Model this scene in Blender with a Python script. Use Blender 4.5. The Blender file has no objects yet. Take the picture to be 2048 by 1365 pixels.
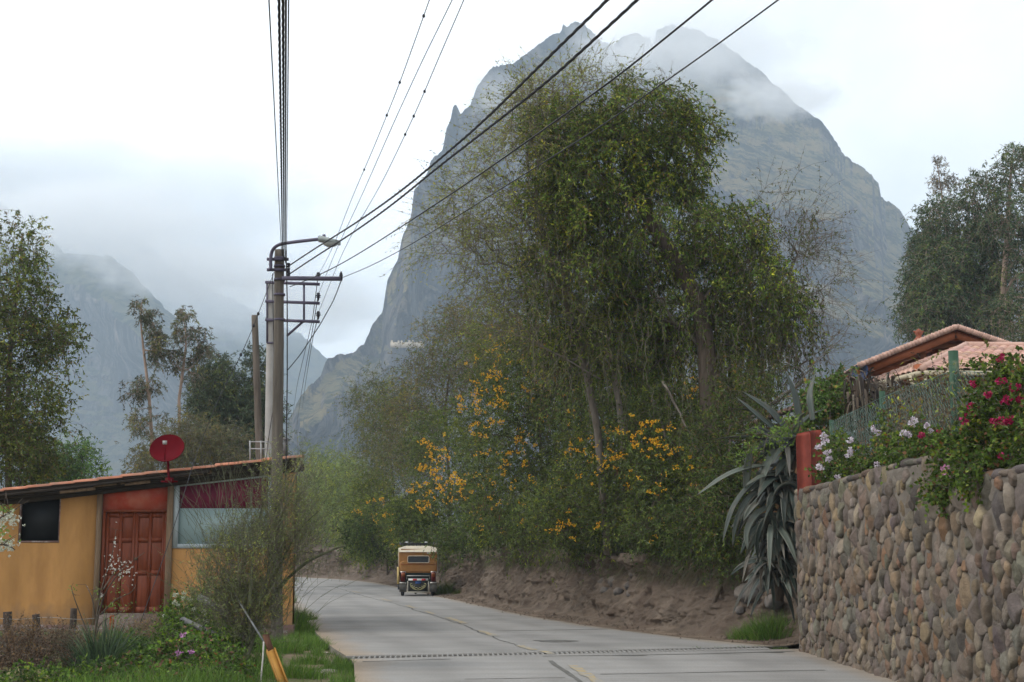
import bpy, math
import numpy as np
from mathutils import Vector

# ------------------------------------------------------------------ camera, sky, sun
SC = bpy.context.scene
COL = SC.collection
F = 2844.0
TH = math.atan(417.5 / F)
CAMZ = 1.6
cam_d = bpy.data.cameras.new("camera")
cam = bpy.data.objects.new("camera", cam_d); COL.objects.link(cam)
cam_d.sensor_width = 36.0; cam_d.lens = F * 36.0 / 2048.0
cam_d.clip_start = 0.1; cam_d.clip_end = 9000
cam.location = (0, 0, CAMZ); cam.rotation_euler = (math.pi/2 + TH, 0, 0)
SC.camera = cam
SUN_EL, SUN_AZ = math.radians(46), math.radians(-105)   # azimuth measured from +Y towards +X
W = bpy.data.worlds.new("World"); SC.world = W; W.use_nodes = True
def build_world():
    nt = W.node_tree; nt.nodes.clear(); N = nt.nodes.new; L = nt.links.new
    out = N("ShaderNodeOutputWorld"); bg = N("ShaderNodeBackground"); bg.inputs[1].default_value = 0.1
    sky = N("ShaderNodeTexSky"); sky.sky_type = 'NISHITA'; sky.sun_disc = False
    sky.sun_elevation = SUN_EL; sky.sun_rotation = SUN_AZ
    tc = N("ShaderNodeTexCoord")
    mp = N("ShaderNodeMapping"); mp.inputs['Scale'].default_value = (1, 1, 2.2)
    L(tc.outputs['Generated'], mp.inputs[0])
    n1 = N("ShaderNodeTexNoise"); n1.inputs['Scale'].default_value = 3.2; n1.inputs['Detail'].default_value = 9; n1.inputs['Roughness'].default_value = .55
    n1.inputs['Distortion'].default_value = .5
    L(mp.outputs[0], n1.inputs['Vector'])
    cr = N("ShaderNodeValToRGB"); e = cr.color_ramp.elements
    e[0].position = .36; e[0].color = (7.55, 7.8, 7.9, 1); e[1].position = .62; e[1].color = (9.7, 9.7, 9.65, 1)
    L(n1.outputs['Fac'], cr.inputs[0])
    # brighter overcast towards the veiled sun on the left, dimmer on the right
    sep = N("ShaderNodeSeparateXYZ"); L(tc.outputs['Generated'], sep.inputs[0])
    mr = N("ShaderNodeMapRange"); mr.inputs[1].default_value = -.25; mr.inputs[2].default_value = .32
    mr.inputs[3].default_value = 1.12; mr.inputs[4].default_value = .86
    L(sep.outputs['X'], mr.inputs[0])
    mry = N("ShaderNodeMapRange"); mry.interpolation_type = 'SMOOTHSTEP'; mry.inputs[1].default_value = -.4; mry.inputs[2].default_value = 1.0
    mry.inputs[3].default_value = 1.22; mry.inputs[4].default_value = 1.42; L(sep.outputs['Y'], mry.inputs[0])
    mmy = N("ShaderNodeMath"); mmy.operation = 'MULTIPLY'; L(mr.outputs[0], mmy.inputs[0]); L(mry.outputs[0], mmy.inputs[1])
    mul = N("ShaderNodeMix"); mul.data_type = 'RGBA'; mul.blend_type = 'MULTIPLY'; mul.inputs[0].default_value = 1
    L(cr.outputs[0], mul.inputs[6]); L(mmy.outputs[0], mul.inputs[7])
    mx = N("ShaderNodeMix"); mx.data_type = 'RGBA'; mx.inputs[0].default_value = .93
    L(sky.outputs[0], mx.inputs[6]); L(mul.outputs[2], mx.inputs[7])
    L(mx.outputs[2], bg.inputs[0]); L(bg.outputs[0], out.inputs[0])
build_world()
sd = bpy.data.lights.new("sun", 'SUN'); sd.energy = 1.5; sd.angle = math.radians(12); sd.color = (1, .95, .88)
sun = bpy.data.objects.new("sun", sd); COL.objects.link(sun)
_d = Vector((math.sin(SUN_AZ)*math.cos(SUN_EL), math.cos(SUN_AZ)*math.cos(SUN_EL), math.sin(SUN_EL)))
sun.rotation_euler = _d.to_track_quat('Z', 'Y').to_euler()
SC.view_settings.view_transform = 'Standard'; SC.view_settings.look = 'None'
SC.view_settings.exposure = 0.42; SC.view_settings.gamma = 1.0
SC.view_settings.use_curve_mapping = False
cy = SC.cycles
cy.use_denoising = True; cy.max_bounces = 9; cy.diffuse_bounces = 3; cy.glossy_bounces = 2
cy.transmission_bounces = 3; cy.transparent_max_bounces = 6; cy.volume_bounces = 8
cy.volume_step_rate = 1.0; cy.volume_max_steps = 96; cy.use_adaptive_sampling = True
cy.sample_clamp_indirect = 6

# ------------------------------------------------------------------ helpers
def P(px, py, Y):
    """world point on the sight line of a photo pixel at forward distance Y (used for surveying real positions)"""
    u = (px - 1024.0) / F; v = -(py - 682.5) / F
    y = math.cos(TH) - v*math.sin(TH); z = math.sin(TH) + v*math.cos(TH)
    return np.array([u/y*Y, Y, CAMZ + z/y*Y])
def Pv(px, py, Y):
    px, py, Y = np.broadcast_arrays(np.asarray(px, float), np.asarray(py, float), np.asarray(Y, float))
    u = (px - 1024.0) / F; v = -(py - 682.5) / F
    y = np.cos(TH) - v*np.sin(TH); z = np.sin(TH) + v*np.cos(TH)
    return np.stack([u/y*Y, Y, CAMZ + z/y*Y], -1)

def hash2(ix, iy, seed):
    h = (ix.astype(np.int64)*374761393 + iy.astype(np.int64)*668265263 + int(seed)*1442695041) & 0x7fffffff
    h = ((h ^ (h >> 13)) * 1274126177) & 0x7fffffff
    h = h ^ (h >> 16)
    return (h & 0xffff) / 65535.0
def vn(x, y, seed=0):
    x = np.asarray(x, float); y = np.asarray(y, float)
    ix = np.floor(x); iy = np.floor(y); fx = x-ix; fy = y-iy
    fx = fx*fx*fx*(fx*(fx*6-15)+10); fy = fy*fy*fy*(fy*(fy*6-15)+10)
    a = hash2(ix, iy, seed); b = hash2(ix+1, iy, seed); c = hash2(ix, iy+1, seed); d = hash2(ix+1, iy+1, seed)
    return (a*(1-fx)+b*fx)*(1-fy) + (c*(1-fx)+d*fx)*fy
def fbm(x, y, seed=0, octv=5, gain=.5):
    s = 0; a = 1; t = 0
    for k in range(octv):
        s = s + a*vn(x*2**k + 13.7*k, y*2**k - 7.3*k, seed+k); t += a; a *= gain
    return s/t
def ridged(x, y, seed=0, octv=5, gain=.5):
    s = 0; a = 1; t = 0
    for k in range(octv):
        s = s + a*(1-np.abs(2*vn(x*2**k + 5.1*k, y*2**k + 3.3*k, seed+k)-1)); t += a; a *= gain
    return s/t

def props(o, label=None, cat=None, group=None, kind=None):
    if label: o["label"] = label
    if cat: o["category"] = cat
    if group: o["group"] = group
    if kind: o["kind"] = kind
    return o
def empty(name, loc=(0, 0, 0), rz=0, **kw):
    o = bpy.data.objects.new(name, None); COL.objects.link(o); o.location = loc; o.rotation_euler = (0, 0, rz)
    o.empty_display_size = .2
    return props(o, **kw)
def mk(name, V, Fs, mat, parent=None, smooth=False, col=None, **kw):
    """one mesh object from numpy verts and one or more (n,k) face arrays; col = per-vertex rgb tint"""
    V = np.asarray(V, np.float32)
    if not isinstance(Fs, (list, tuple)): Fs = [Fs]
    Fs = [np.asarray(f, np.int32) for f in Fs if len(f)]
    me = bpy.data.meshes.new(name)
    me.vertices.add(len(V)); me.vertices.foreach_set("co", V.ravel())
    nl = sum(f.size for f in Fs); npoly = sum(len(f) for f in Fs)
    me.loops.add(nl); me.polygons.add(npoly)
    me.loops.foreach_set("vertex_index", np.concatenate([f.ravel() for f in Fs]))
    tot = np.concatenate([np.full(len(f), f.shape[1], np.int32) for f in Fs])
    st = np.concatenate([[0], np.cumsum(tot)[:-1]]).astype(np.int32)
    me.polygons.foreach_set("loop_start", st); me.polygons.foreach_set("loop_total", tot)
    if smooth: me.polygons.foreach_set("use_smooth", np.ones(npoly, bool))
    if col is not None:
        a = me.color_attributes.new("tint", 'FLOAT_COLOR', 'POINT')
        c = np.ones((len(V), 4), np.float32); c[:, :3] = col
        a.data.foreach_set("color", c.ravel())
    me.update(calc_edges=True)
    if mat is not None: me.materials.append(mat)
    o = bpy.data.objects.new(name, me); COL.objects.link(o)
    if parent is not None: o.parent = parent
    return props(o, **kw)

class MB:
    """collects shapes into one mesh"""
    def __init__(s): s.V = []; s.F = []; s.C = []; s.n = 0; s.hc = False
    def add(s, V, *Fs, c=None):
        V = np.asarray(V, float)
        for f in Fs:
            if len(f): s.F.append(np.asarray(f, np.int64) + s.n)
        s.V.append(V); s.n += len(V)
        if c is not None: s.hc = True
        s.C.append(np.broadcast_to(np.asarray(c if c is not None else (1, 1, 1), float), (len(V), 3)))
        return s
    def box(s, a, b, c=None, R=None, o=None):
        """box between corners a and b, optionally rotated by 3x3 R about o"""
        (x0, y0, z0), (x1, y1, z1) = a, b
        V = np.array([[x, y, z] for x in (x0, x1) for y in (y0, y1) for z in (z0, z1)], float)
        if R is not None:
            oo = np.asarray(o if o is not None else (0, 0, 0), float); V = (V-oo) @ np.asarray(R).T + oo
        return s.add(V, [[0, 1, 3, 2], [4, 6, 7, 5], [0, 4, 5, 1], [2, 3, 7, 6], [0, 2, 6, 4], [1, 5, 7, 3]], c=c)
    def bar(s, p0, p1, w, h, up=(0, 0, 1), c=None):
        """rectangular beam from p0 to p1, w wide, h high"""
        p0 = np.asarray(p0, float); p1 = np.asarray(p1, float); d = p1-p0; d /= np.linalg.norm(d)
        u = np.asarray(up, float); r = np.cross(d, u)
        if np.linalg.norm(r) < 1e-4: r = np.cross(d, (1, 0, 0))
        r /= np.linalg.norm(r); u = np.cross(r, d)
        V = [p + a*r*w/2 + b*u*h/2 for p in (p0, p1) for a, b in ((-1, -1), (1, -1), (1, 1), (-1, 1))]
        return s.add(V, [[0, 1, 2, 3], [7, 6, 5, 4], [0, 4, 5, 1], [1, 5, 6, 2], [2, 6, 7, 3], [3, 7, 4, 0]], c=c)
    def tube(s, pts, r, k=8, c=None, cap=True):
        """tube along points"""
        pts = np.asarray(pts, float); n = len(pts); r = np.broadcast_to(np.asarray(r, float), (n,))
        t = np.gradient(pts, axis=0); t /= np.linalg.norm(t, axis=1)[:, None] + 1e-12
        up = np.array([0, 0, 1.]) if abs(t[:, 2]).max() < .95 else (np.array([1., 0, 0]) if abs(t[:, 0]).max() < .9 else np.array([0, 1., 0]))
        a = np.cross(t, up); a /= np.linalg.norm(a, axis=1)[:, None] + 1e-9; b = np.cross(t, a)
        th = np.arange(k)*2*math.pi/k
        V = pts[:, None] + r[:, None, None]*(a[:, None]*np.cos(th)[None, :, None] + b[:, None]*np.sin(th)[None, :, None])
        i = np.arange(n-1)[:, None]*k; j = np.arange(k)[None]; jn = (j+1) % k
        Fq = np.stack([i+j, i+jn, i+k+jn, i+k+j], -1).reshape(-1, 4)
        V = V.reshape(-1, 3)
        if cap:
            V = np.vstack([V, pts[0], pts[-1]]); m = n*k
            T = [[(q+1) % k, q, m] for q in range(k)] + [[(n-1)*k+q, (n-1)*k+(q+1) % k, m+1] for q in range(k)]
            return s.add(V, Fq, T, c=c)
        return s.add(V, Fq, c=c)
    def lathe(s, prof, o=(0, 0, 0), k=24, R=None, c=None):
        prof = np.asarray(prof, float); n = len(prof); th = np.arange(k)*2*math.pi/k
        V = np.stack([prof[:, 0, None]*np.cos(th), prof[:, 0, None]*np.sin(th), np.repeat(prof[:, 1, None], k, 1)], -1).reshape(-1, 3)
        if R is not None: V = V @ np.asarray(R).T
        V = V + np.asarray(o, float)
        i = np.arange(n-1)[:, None]*k; j = np.arange(k)[None]; jn = (j+1) % k
        return s.add(V, np.stack([i+j, i+jn, i+k+jn, i+k+j], -1).reshape(-1, 4), c=c)
    def prism(s, poly, y0, y1, c=None, axis='y'):
        """poly of (x,z) extruded from y0 to y1"""
        n = len(poly); pl = np.asarray(poly, float)
        V = [[p[0], y, p[1]] for y in (y0, y1) for p in pl]
        V = np.asarray(V)
        if axis == 'x': V = V[:, [1, 0, 2]]
        if axis == 'z': V = V[:, [0, 2, 1]]
        sd_ = [[i, (i+1) % n, n+(i+1) % n, n+i] for i in range(n)]
        return s.add(V, [list(range(n))[::-1]], [list(range(n, 2*n))], sd_, c=c)
    def build(s, name, mat, parent=None, smooth=False, **kw):
        by = {}
        for f in s.F:
            f = np.asarray(f); by.setdefault(f.shape[1], []).append(f)
        return mk(name, np.vstack(s.V), [np.vstack(v) for v in by.values()], mat, parent, smooth,
                  np.vstack(s.C) if s.hc else None, **kw)

def segs(P0, P1, r0, r1, k=4):
    """many independent tapered twig segments at once -> V, F"""
    d = P1-P0; L = np.linalg.norm(d, axis=1)[:, None]+1e-9; d = d/L
    up = np.where(np.abs(d[:, 2:3]) < .9, np.array([[0, 0, 1.]]), np.array([[1., 0, 0]]))
    a = np.cross(d, up); a /= np.linalg.norm(a, axis=1)[:, None]+1e-9; b = np.cross(d, a)
    th = np.arange(k)*2*math.pi/k; n = len(P0)
    ring = a[:, None]*np.cos(th)[None, :, None] + b[:, None]*np.sin(th)[None, :, None]
    V = np.concatenate([P0[:, None]+ring*np.reshape(r0, (-1, 1, 1)), P1[:, None]+ring*np.reshape(r1, (-1, 1, 1))], 1)
    i = np.arange(n)[:, None]*2*k; j = np.arange(k)[None]; jn = (j+1) % k
    return V.reshape(-1, 3), np.stack([i+j, i+jn, i+k+jn, i+k+j], -1).reshape(-1, 4)

def grid_faces(n, m):
    i = np.arange(n-1)[:, None]*m; j = np.arange(m-1)[None]
    return np.stack([i+j, i+m+j, i+m+j+1, i+j+1], -1).reshape(-1, 4)
def rotz(a): c, s = math.cos(a), math.sin(a); return np.array([[c, -s, 0], [s, c, 0], [0, 0, 1]])
def rotx(a): c, s = math.cos(a), math.sin(a); return np.array([[1, 0, 0], [0, c, -s], [0, s, c]])
def roty(a): c, s = math.cos(a), math.sin(a); return np.array([[c, 0, s], [0, 1, 0], [-s, 0, c]])

# ------------------------------------------------------------------ materials
def mat(name, col, rough=.8, var=.25, scale=6.0, bump=0.0, bscale=None, metal=0.0, tint=False, stretch=(1, 1, 1),
        col2=None, c2scale=1.5, c2lo=.45, c2hi=.6, transl=0.0, detail=5, spec=.22, dirt=None, bdist=.02):
    m = bpy.data.materials.new(name); m.use_nodes = True
    nt = m.node_tree; N = nt.nodes.new; L = nt.links.new
    b = nt.nodes['Principled BSDF']; out = nt.nodes['Material Output']
    b.inputs['Roughness'].default_value = rough; b.inputs['Metallic'].default_value = metal
    b.inputs['Specular IOR Level'].default_value = spec
    tc = N("ShaderNodeTexCoord"); mp = N("ShaderNodeMapping"); mp.inputs['Scale'].default_value = stretch
    L(tc.outputs['Object'], mp.inputs[0])
    def noise(sc, det=detail, ro=.6):
        n = N("ShaderNodeTexNoise"); n.inputs['Scale'].default_value = sc; n.inputs['Detail'].default_value = det
        n.inputs['Roughness'].default_value = ro; L(mp.outputs[0], n.inputs['Vector']); return n.outputs['Fac']
    def ramp(f, lo, hi, c0, c1):
        r = N("ShaderNodeValToRGB"); e = r.color_ramp.elements; e[0].position = lo; e[1].position = hi
        e[0].color = (*c0, 1); e[1].color = (*c1, 1); L(f, r.inputs[0]); return r.outputs[0]
    def mix(f, a, c, mode='MIX'):
        x = N("ShaderNodeMix"); x.data_type = 'RGBA'; x.blend_type = mode
        for s_, v in ((0, f), (6, a), (7, c)):
            if isinstance(v, (int, float)): x.inputs[s_].default_value = v
            elif isinstance(v, tuple): x.inputs[s_].default_value = (*v, 1)
            else: L(v, x.inputs[s_])
        return x.outputs[2]
    c = tuple(col)
    base = ramp(noise(scale), .3, .7, tuple(x*(1-var) for x in c), tuple(min(1, x*(1+var)) for x in c))
    if col2 is not None:
        f = ramp(noise(c2scale, 6, .65), c2lo, c2hi, (0, 0, 0), (1, 1, 1))
        base = mix(f, base, tuple(col2))
    if tint:
        at = N("ShaderNodeAttribute"); at.attribute_name = "tint"
        base = mix(1.0, base, at.outputs['Color'], 'MULTIPLY')
    L(base, b.inputs['Base Color'])
    if bump:
        bn = N("ShaderNodeBump"); bn.inputs['Strength'].default_value = bump; bn.inputs['Distance'].default_value = bdist
        L(noise(bscale or scale*3, 6, .65), bn.inputs['Height']); L(bn.outputs[0], b.inputs['Normal'])
    if transl:
        t = N("ShaderNodeBsdfTranslucent"); L(base, t.inputs[0])
        ms = N("ShaderNodeMixShader"); ms.inputs[0].default_value = transl
        L(b.outputs[0], ms.inputs[1]); L(t.outputs[0], ms.inputs[2]); L(ms.outputs[0], out.inputs[0])
    return m

# ------------------------------------------------------------------ mountains
def mountain_mat(name, rock, rock2, grass, gthr=.55, sc=1.0):
    m = bpy.data.materials.new(name); m.use_nodes = True
    nt = m.node_tree; N = nt.nodes.new; L = nt.links.new; b = nt.nodes['Principled BSDF']
    b.inputs['Roughness'].default_value = 1; b.inputs['Specular IOR Level'].default_value = 0
    g = N("ShaderNodeNewGeometry"); tc = N("ShaderNodeTexCoord")
    def noise(scale, det=8, ro=.65, st=(1, 1, 1)):
        mp = N("ShaderNodeMapping"); mp.inputs['Scale'].default_value = st; L(tc.outputs['Object'], mp.inputs[0])
        n = N("ShaderNodeTexNoise"); n.inputs['Scale'].default_value = scale*sc; n.inputs['Detail'].default_value = det
        n.inputs['Roughness'].default_value = ro; L(mp.outputs[0], n.inputs['Vector']); return n.outputs['Fac']
    def ramp(f, lo, hi, c0=(0, 0, 0), c1=(1, 1, 1)):
        r = N("ShaderNodeValToRGB"); e = r.color_ramp.elements; e[0].position = lo; e[1].position = hi
        e[0].color = (*c0, 1); e[1].color = (*c1, 1); L(f, r.inputs[0]); return r.outputs[0]
    def mix(f, a, c, mode='MIX'):
        x = N("ShaderNodeMix"); x.data_type = 'RGBA'; x.blend_type = mode
        for s_, v in ((0, f), (6, a), (7, c)):
            if isinstance(v, (int, float)): x.inputs[s_].default_value = v
            elif isinstance(v, tuple): x.inputs[s_].default_value = (*v, 1)
            else: L(v, x.inputs[s_])
        return x.outputs[2]
    r = ramp(noise(.02, st=(1, 1, .35)), .35, .65, rock, rock2)
    r = mix(ramp(noise(.05, 9, .78, (1, 1, .4)), .44, .54), r, tuple(x*.36 for x in rock))
    r = mix(ramp(noise(.035, 5), .56, .7), r, (.27, .215, .165))
    sep = N("ShaderNodeSeparateXYZ"); L(g.outputs['Normal'], sep.inputs[0])
    ad = N("ShaderNodeMath"); ad.operation = 'ADD'; L(sep.outputs['Z'], ad.inputs[0])
    sb = N("ShaderNodeMath"); sb.operation = 'MULTIPLY_ADD'; sb.inputs[1].default_value = .55; sb.inputs[2].default_value = -.27
    L(noise(.03, 8, .7), sb.inputs[0]); L(sb.outputs[0], ad.inputs[1])
    gf = ramp(ad.outputs[0], gthr-.08, gthr+.08)
    gr = mix(ramp(noise(.05), .4, .6), grass, (grass[0]*1.55, grass[1]*1.3, grass[2]*1.2))
    gr = mix(ramp(noise(.045, 9, .8), .47, .56), gr, (grass[0]*.28, grass[1]*.36, grass[2]*.4))
    c = mix(gf, r, gr)
    L(c, b.inputs['Base Color'])
    bn = N("ShaderNodeBump"); bn.inputs['Strength'].default_value = 1.0; bn.inputs['Distance'].default_value = 16
    L(noise(.07, 9, .72, (1, 1, .55)), bn.inputs['Height']); L(bn.outputs[0], b.inputs['Normal'])
    return m

def mountain(name, sil, D, Wf, seed, m, nx=420, ne=200, amp=40, cliff=None, diag=0.0, jag=3.0, back=300, feats=()):
    """terrain whose crest line runs through surveyed points; relief is real displacement of the slope"""
    sil = np.array(sil, float)
    a = np.linspace(sil[0, 0], sil[-1, 0], nx)
    py = np.interp(a, sil[:, 0], sil[:, 1])
    py = py + jag*(fbm(a/22., a*0, seed+40, 4, .6)-.5)*4 + jag*(ridged(a/7., a*0, seed+44, 3, .6)-.6)*2.4
    Dv = np.interp(a, D[0], D[1]); Wv = np.interp(a, Wf[0], Wf[1])
    crest = Pv(a, py, Dv)                                     # (nx,3)
    e = np.linspace(0, 1, ne)[:, None]                          # 0 at the foot, 1 at the crest
    X = crest[None, :, 0]; Z = crest[None, :, 2]
    z = Z*e - 6*(1-e)
    cl = np.interp(a, cliff[0], cliff[1])[None] if cliff is not None else 0.3
    q = 1.0 + 1.2*cl
    back_off = Wv[None]*(1-e)**q
    sx = X/Dv[None]*1000; sz = z
    A = np.interp(a, [sil[0, 0], sil[-1, 0]], [1, 1])[None]
    w1 = fbm(sx/160., sz/160., seed+3, 3)*2-1; w2 = fbm(sx/160., sz/160., seed+7, 3)*2-1
    rd = ridged((sx+55*w1 + diag*sz)/130., (sz*.42+40*w2 - diag*.0*sx)/150., seed, 5, .52)      # gullies that run down the slope
    fl = ridged((sx+10*w2)/42., (sz + 14*w1)/150., seed+11, 5, .6)                              # vertical flutes in the cliffs
    st = fbm(sx/240. + w1*.2, sz/26. + w2*.7 + sx*.004, seed+21, 4, .6)                          # strata
    disp = amp*(1.6*(rd-.55)*(1-cl*.55) + .95*(fl-.5)*cl + .55*(st-.5)*(cl+.35))
    for (x0, y0, x1, y1, wd, hgt) in feats:                      # spurs: long ribs standing proud of the slope
        pz = np.array([P(x0, y0, 1000.)[[0, 2]], P(x1, y1, 1000.)[[0, 2]]])
        zz = z/Dv[None]*1000
        d = pz[1]-pz[0]; Ln = np.hypot(*d); d = d/Ln
        rx = sx-pz[0, 0]; rz_ = zz-pz[0, 1]
        al = (rx*d[0]+rz_*d[1])/Ln; pe = rx*d[1]-rz_*d[0] + 12*w1
        pe = np.where(pe > 0, pe*1.8, pe)
        disp = disp + 2.3*hgt*np.exp(-(pe/wd)**2)*np.clip(np.minimum(al+.15, 1.15-al)*4, 0, 1)
    zz_ = z/Dv[None]*1000; bandc = 330-.52*(sx-150)+22*w1
    disp = disp + np.where(sx > 90, 1, 0)*34*np.tanh((bandc-zz_)/9.)*np.exp(-((zz_-bandc)/60.)**2)*np.clip((sx-90)/60, 0, 1)*.9
    disp = disp + 10*(fbm(sx/14., zz_/20., seed+91, 4, .6)-.5)
    fade = np.clip((1-e)*5, 0, 1)*np.clip(e*6, .25, 1)
    Yf = Dv[None] - back_off - disp*fade
    k = Yf/Dv[None]
    Xf = X*k
    zf = (z-CAMZ)*(k*.35+.65) + CAMZ if False else z*np.ones_like(k)
    # keep the ascent monotone in the view by scaling height with the distance
    zf = CAMZ + (z-CAMZ)*k
    # crest must remain the skyline
    V1 = np.stack([Xf, Yf, zf], -1)
    bk = []
    for t in (.15, .4, 1.0):
        Yb = Dv + back*t; kk = Yb/Dv
        bk.append(np.stack([crest[:, 0], Yb, crest[:, 2]*(1-t)**.8 - 6*t], -1))
    V = np.concatenate([V1, np.array(bk)], 0)
    Fc = grid_faces(V.shape[0], nx)[:, ::-1]
    return mk(name, V.reshape(-1, 3), Fc, m, smooth=True, kind="structure")

mm1 = mountain_mat("crag_rock", (.085, .082, .085), (.225, .20, .18), (.17, .155, .08), .58)
mm2 = mountain_mat("far_rock", (.085, .085, .08), (.17, .155, .135), (.09, .10, .05), .5)

SIL = [(380, 1092), (440, 1060), (520, 960), (560, 900), (575, 845), (600, 795), (640, 755), (655, 718), (700, 708), (728, 690), (745, 650), (765, 625), (775, 560), (795, 520),
       (805, 470), (822, 430), (828, 380), (855, 350), (862, 325), (885, 300), (893, 255), (901, 238), (906, 214), (914, 209), (921, 226), (940, 210), (955, 170),
       (985, 135), (1030, 125), (1060, 100), (1090, 80), (1120, 62), (1127, 47), (1134, 54), (1150, 42), (1180, 60), (1205, 85), (1225, 90), (1245, 72),
       (1270, 65), (1298, 78), (1306, 92), (1314, 60), (1350, 50), (1400, 60), (1440, 85), (1480, 112), (1530, 150), (1600, 215), (1640, 240),
       (1690, 310), (1740, 350), (1757, 365), (1762, 395), (1790, 410), (1820, 455), (1840, 490), (1900, 560), (2000, 640), (2100, 700), (2300, 800)]
feats = [(1330, 330, 1720, 470, 26, 42), (1440, 430, 1840, 640, 24, 50), (1560, 420, 1700, 440, 30, 25), (1580, 620, 1840, 700, 20, 34), (1380, 480, 1760, 760, 28, 40),
         (960, 200, 900, 620, 26, 38), (1090, 120, 1010, 560, 40, 46), (830, 480, 770, 760, 18, 26), (700, 720, 610, 880, 20, 30), (1190, 100, 1260, 500, 30, 36)]
mountain("mountain", SIL, ([500, 700, 900, 1150, 1400, 1850, 2300], [780, 930, 1100, 1220, 1300, 1240, 1200]),
         ([500, 700, 850, 1000, 1400, 1850, 2300], [160, 190, 210, 260, 520, 560, 560]), 5, mm1, nx=1150, ne=420, amp=60,
         cliff=([500, 900, 1150, 1400, 1700], [1, 1, .8, .3, .15]), diag=-.55, jag=2.6, feats=feats)
mountain("far_mountain", [(-700, 250), (-300, 290), (0, 330), (60, 345), (150, 385), (250, 450), (330, 520), (430, 585), (520, 625), (600, 670), (650, 712), (760, 760), (900, 800), (1100, 850)],
         ([-700, 1100], [2500, 2300]), ([-700, 1100], [800, 600]), 31, mm2, nx=420, ne=180, amp=75, cliff=([0, 1100], [.5, .3]), diag=.3)
mountain("middle_mountain", [(-700, 260), (-200, 340), (0, 405), (80, 455), (130, 505), (190, 512), (225, 516), (262, 545), (330, 615), (420, 700), (500, 790), (600, 860), (700, 920), (800, 980)],
         ([-700, 800], [1750, 1500]), ([-700, 800], [520, 300]), 47, mm2, nx=420, ne=220, amp=55, cliff=([0, 500], [.8, .9]), diag=.2,
         feats=[(130, 520, 420, 760, 40, 60), (300, 640, 520, 900, 40, 50)])
mountain("right_mountain", [(1600, 420), (1780, 440), (1860, 468), (1950, 490), (2100, 470), (2500, 420), (3000, 380)],
         ([1600, 3000], [2500, 2500]), ([1600, 3000], [700, 700]), 63, mm2, nx=200, ne=100, amp=70, cliff=([0, 500], [.4, .4]))

# ------------------------------------------------------------------ ground sheet and road
m_dirt = mat("earth", (.20, .15, .115), .95, .25, .9, .6, 9, col2=(.12, .10, .06), c2scale=.35, bdist=.05)
gx = np.concatenate([-np.geomspace(3300, 30, 40), np.linspace(-28, 28, 29), np.geomspace(30, 3300, 40)])
gy = np.concatenate([[-300, -150, -80, -40, -20], np.linspace(-10, 100, 56), np.geomspace(105, 3600, 40)])
GX, GY = np.meshgrid(gx, gy, indexing='ij')
GZ = -0.14 + np.zeros_like(GX) - .25*(np.hypot(GX, GY) > 150)
mk("ground", np.stack([GX, GY, GZ], -1).reshape(-1, 3), grid_faces(len(gx), len(gy)), m_dirt, smooth=True, kind="structure")

RL = np.array([(.8, -14), (.1, 0), (-.9, 10), (-1.84, 17.2), (-2.24, 20.6), (-2.40, 21.5), (-2.52, 22.1), (-3.2, 25.1), (-4.24, 30.5), (-5.17, 35.8), (-6.6, 43), (-8.2, 52), (-10.2, 61), (-13.4, 72), (-17, 80), (-22, 85.5), (-32, 89), (-60, 90)], float)
RR = np.array([(7.5, -14), (6.6, 0), (5.6, 10), (5.0, 17.2), (4.85, 21.4), (4.72, 23.7), (4.6, 24.35), (3.3, 26.8), (1.95, 30.4), (.5, 35.6), (-1.0, 43), (-2.75, 52), (-4.5, 61), (-6.9, 72), (-10.5, 81.5), (-16, 89.5), (-30, 96), (-60, 97)], float)
def resample(A, B, i0, i1, step):
    L_, R_ = [], []
    for i in range(i0, i1):
        n = max(1, int(np.linalg.norm(A[i+1]-A[i])/step))
        for k in range(n):
            t = k/n; L_.append(A[i]*(1-t)+A[i+1]*t); R_.append(B[i]*(1-t)+B[i+1]*t)
    L_.append(A[i1]); R_.append(B[i1]); return np.array(L_), np.array(R_)
def smooth_curve(A):
    # Catmull-Rom refinement keeping the surveyed points
    out = []
    for i in range(len(A)-1):
        p0 = A[max(i-1, 0)]; p1 = A[i]; p2 = A[i+1]; p3 = A[min(i+2, len(A)-1)]
        for t in np.linspace(0, 1, 7)[:-1]:
            out.append(.5*((2*p1)+(-p0+p2)*t+(2*p0-5*p1+4*p2-p3)*t*t+(-p0+3*p1-3*p2+p3)*t**3))
    out.append(A[-1]); return np.array(out)
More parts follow.
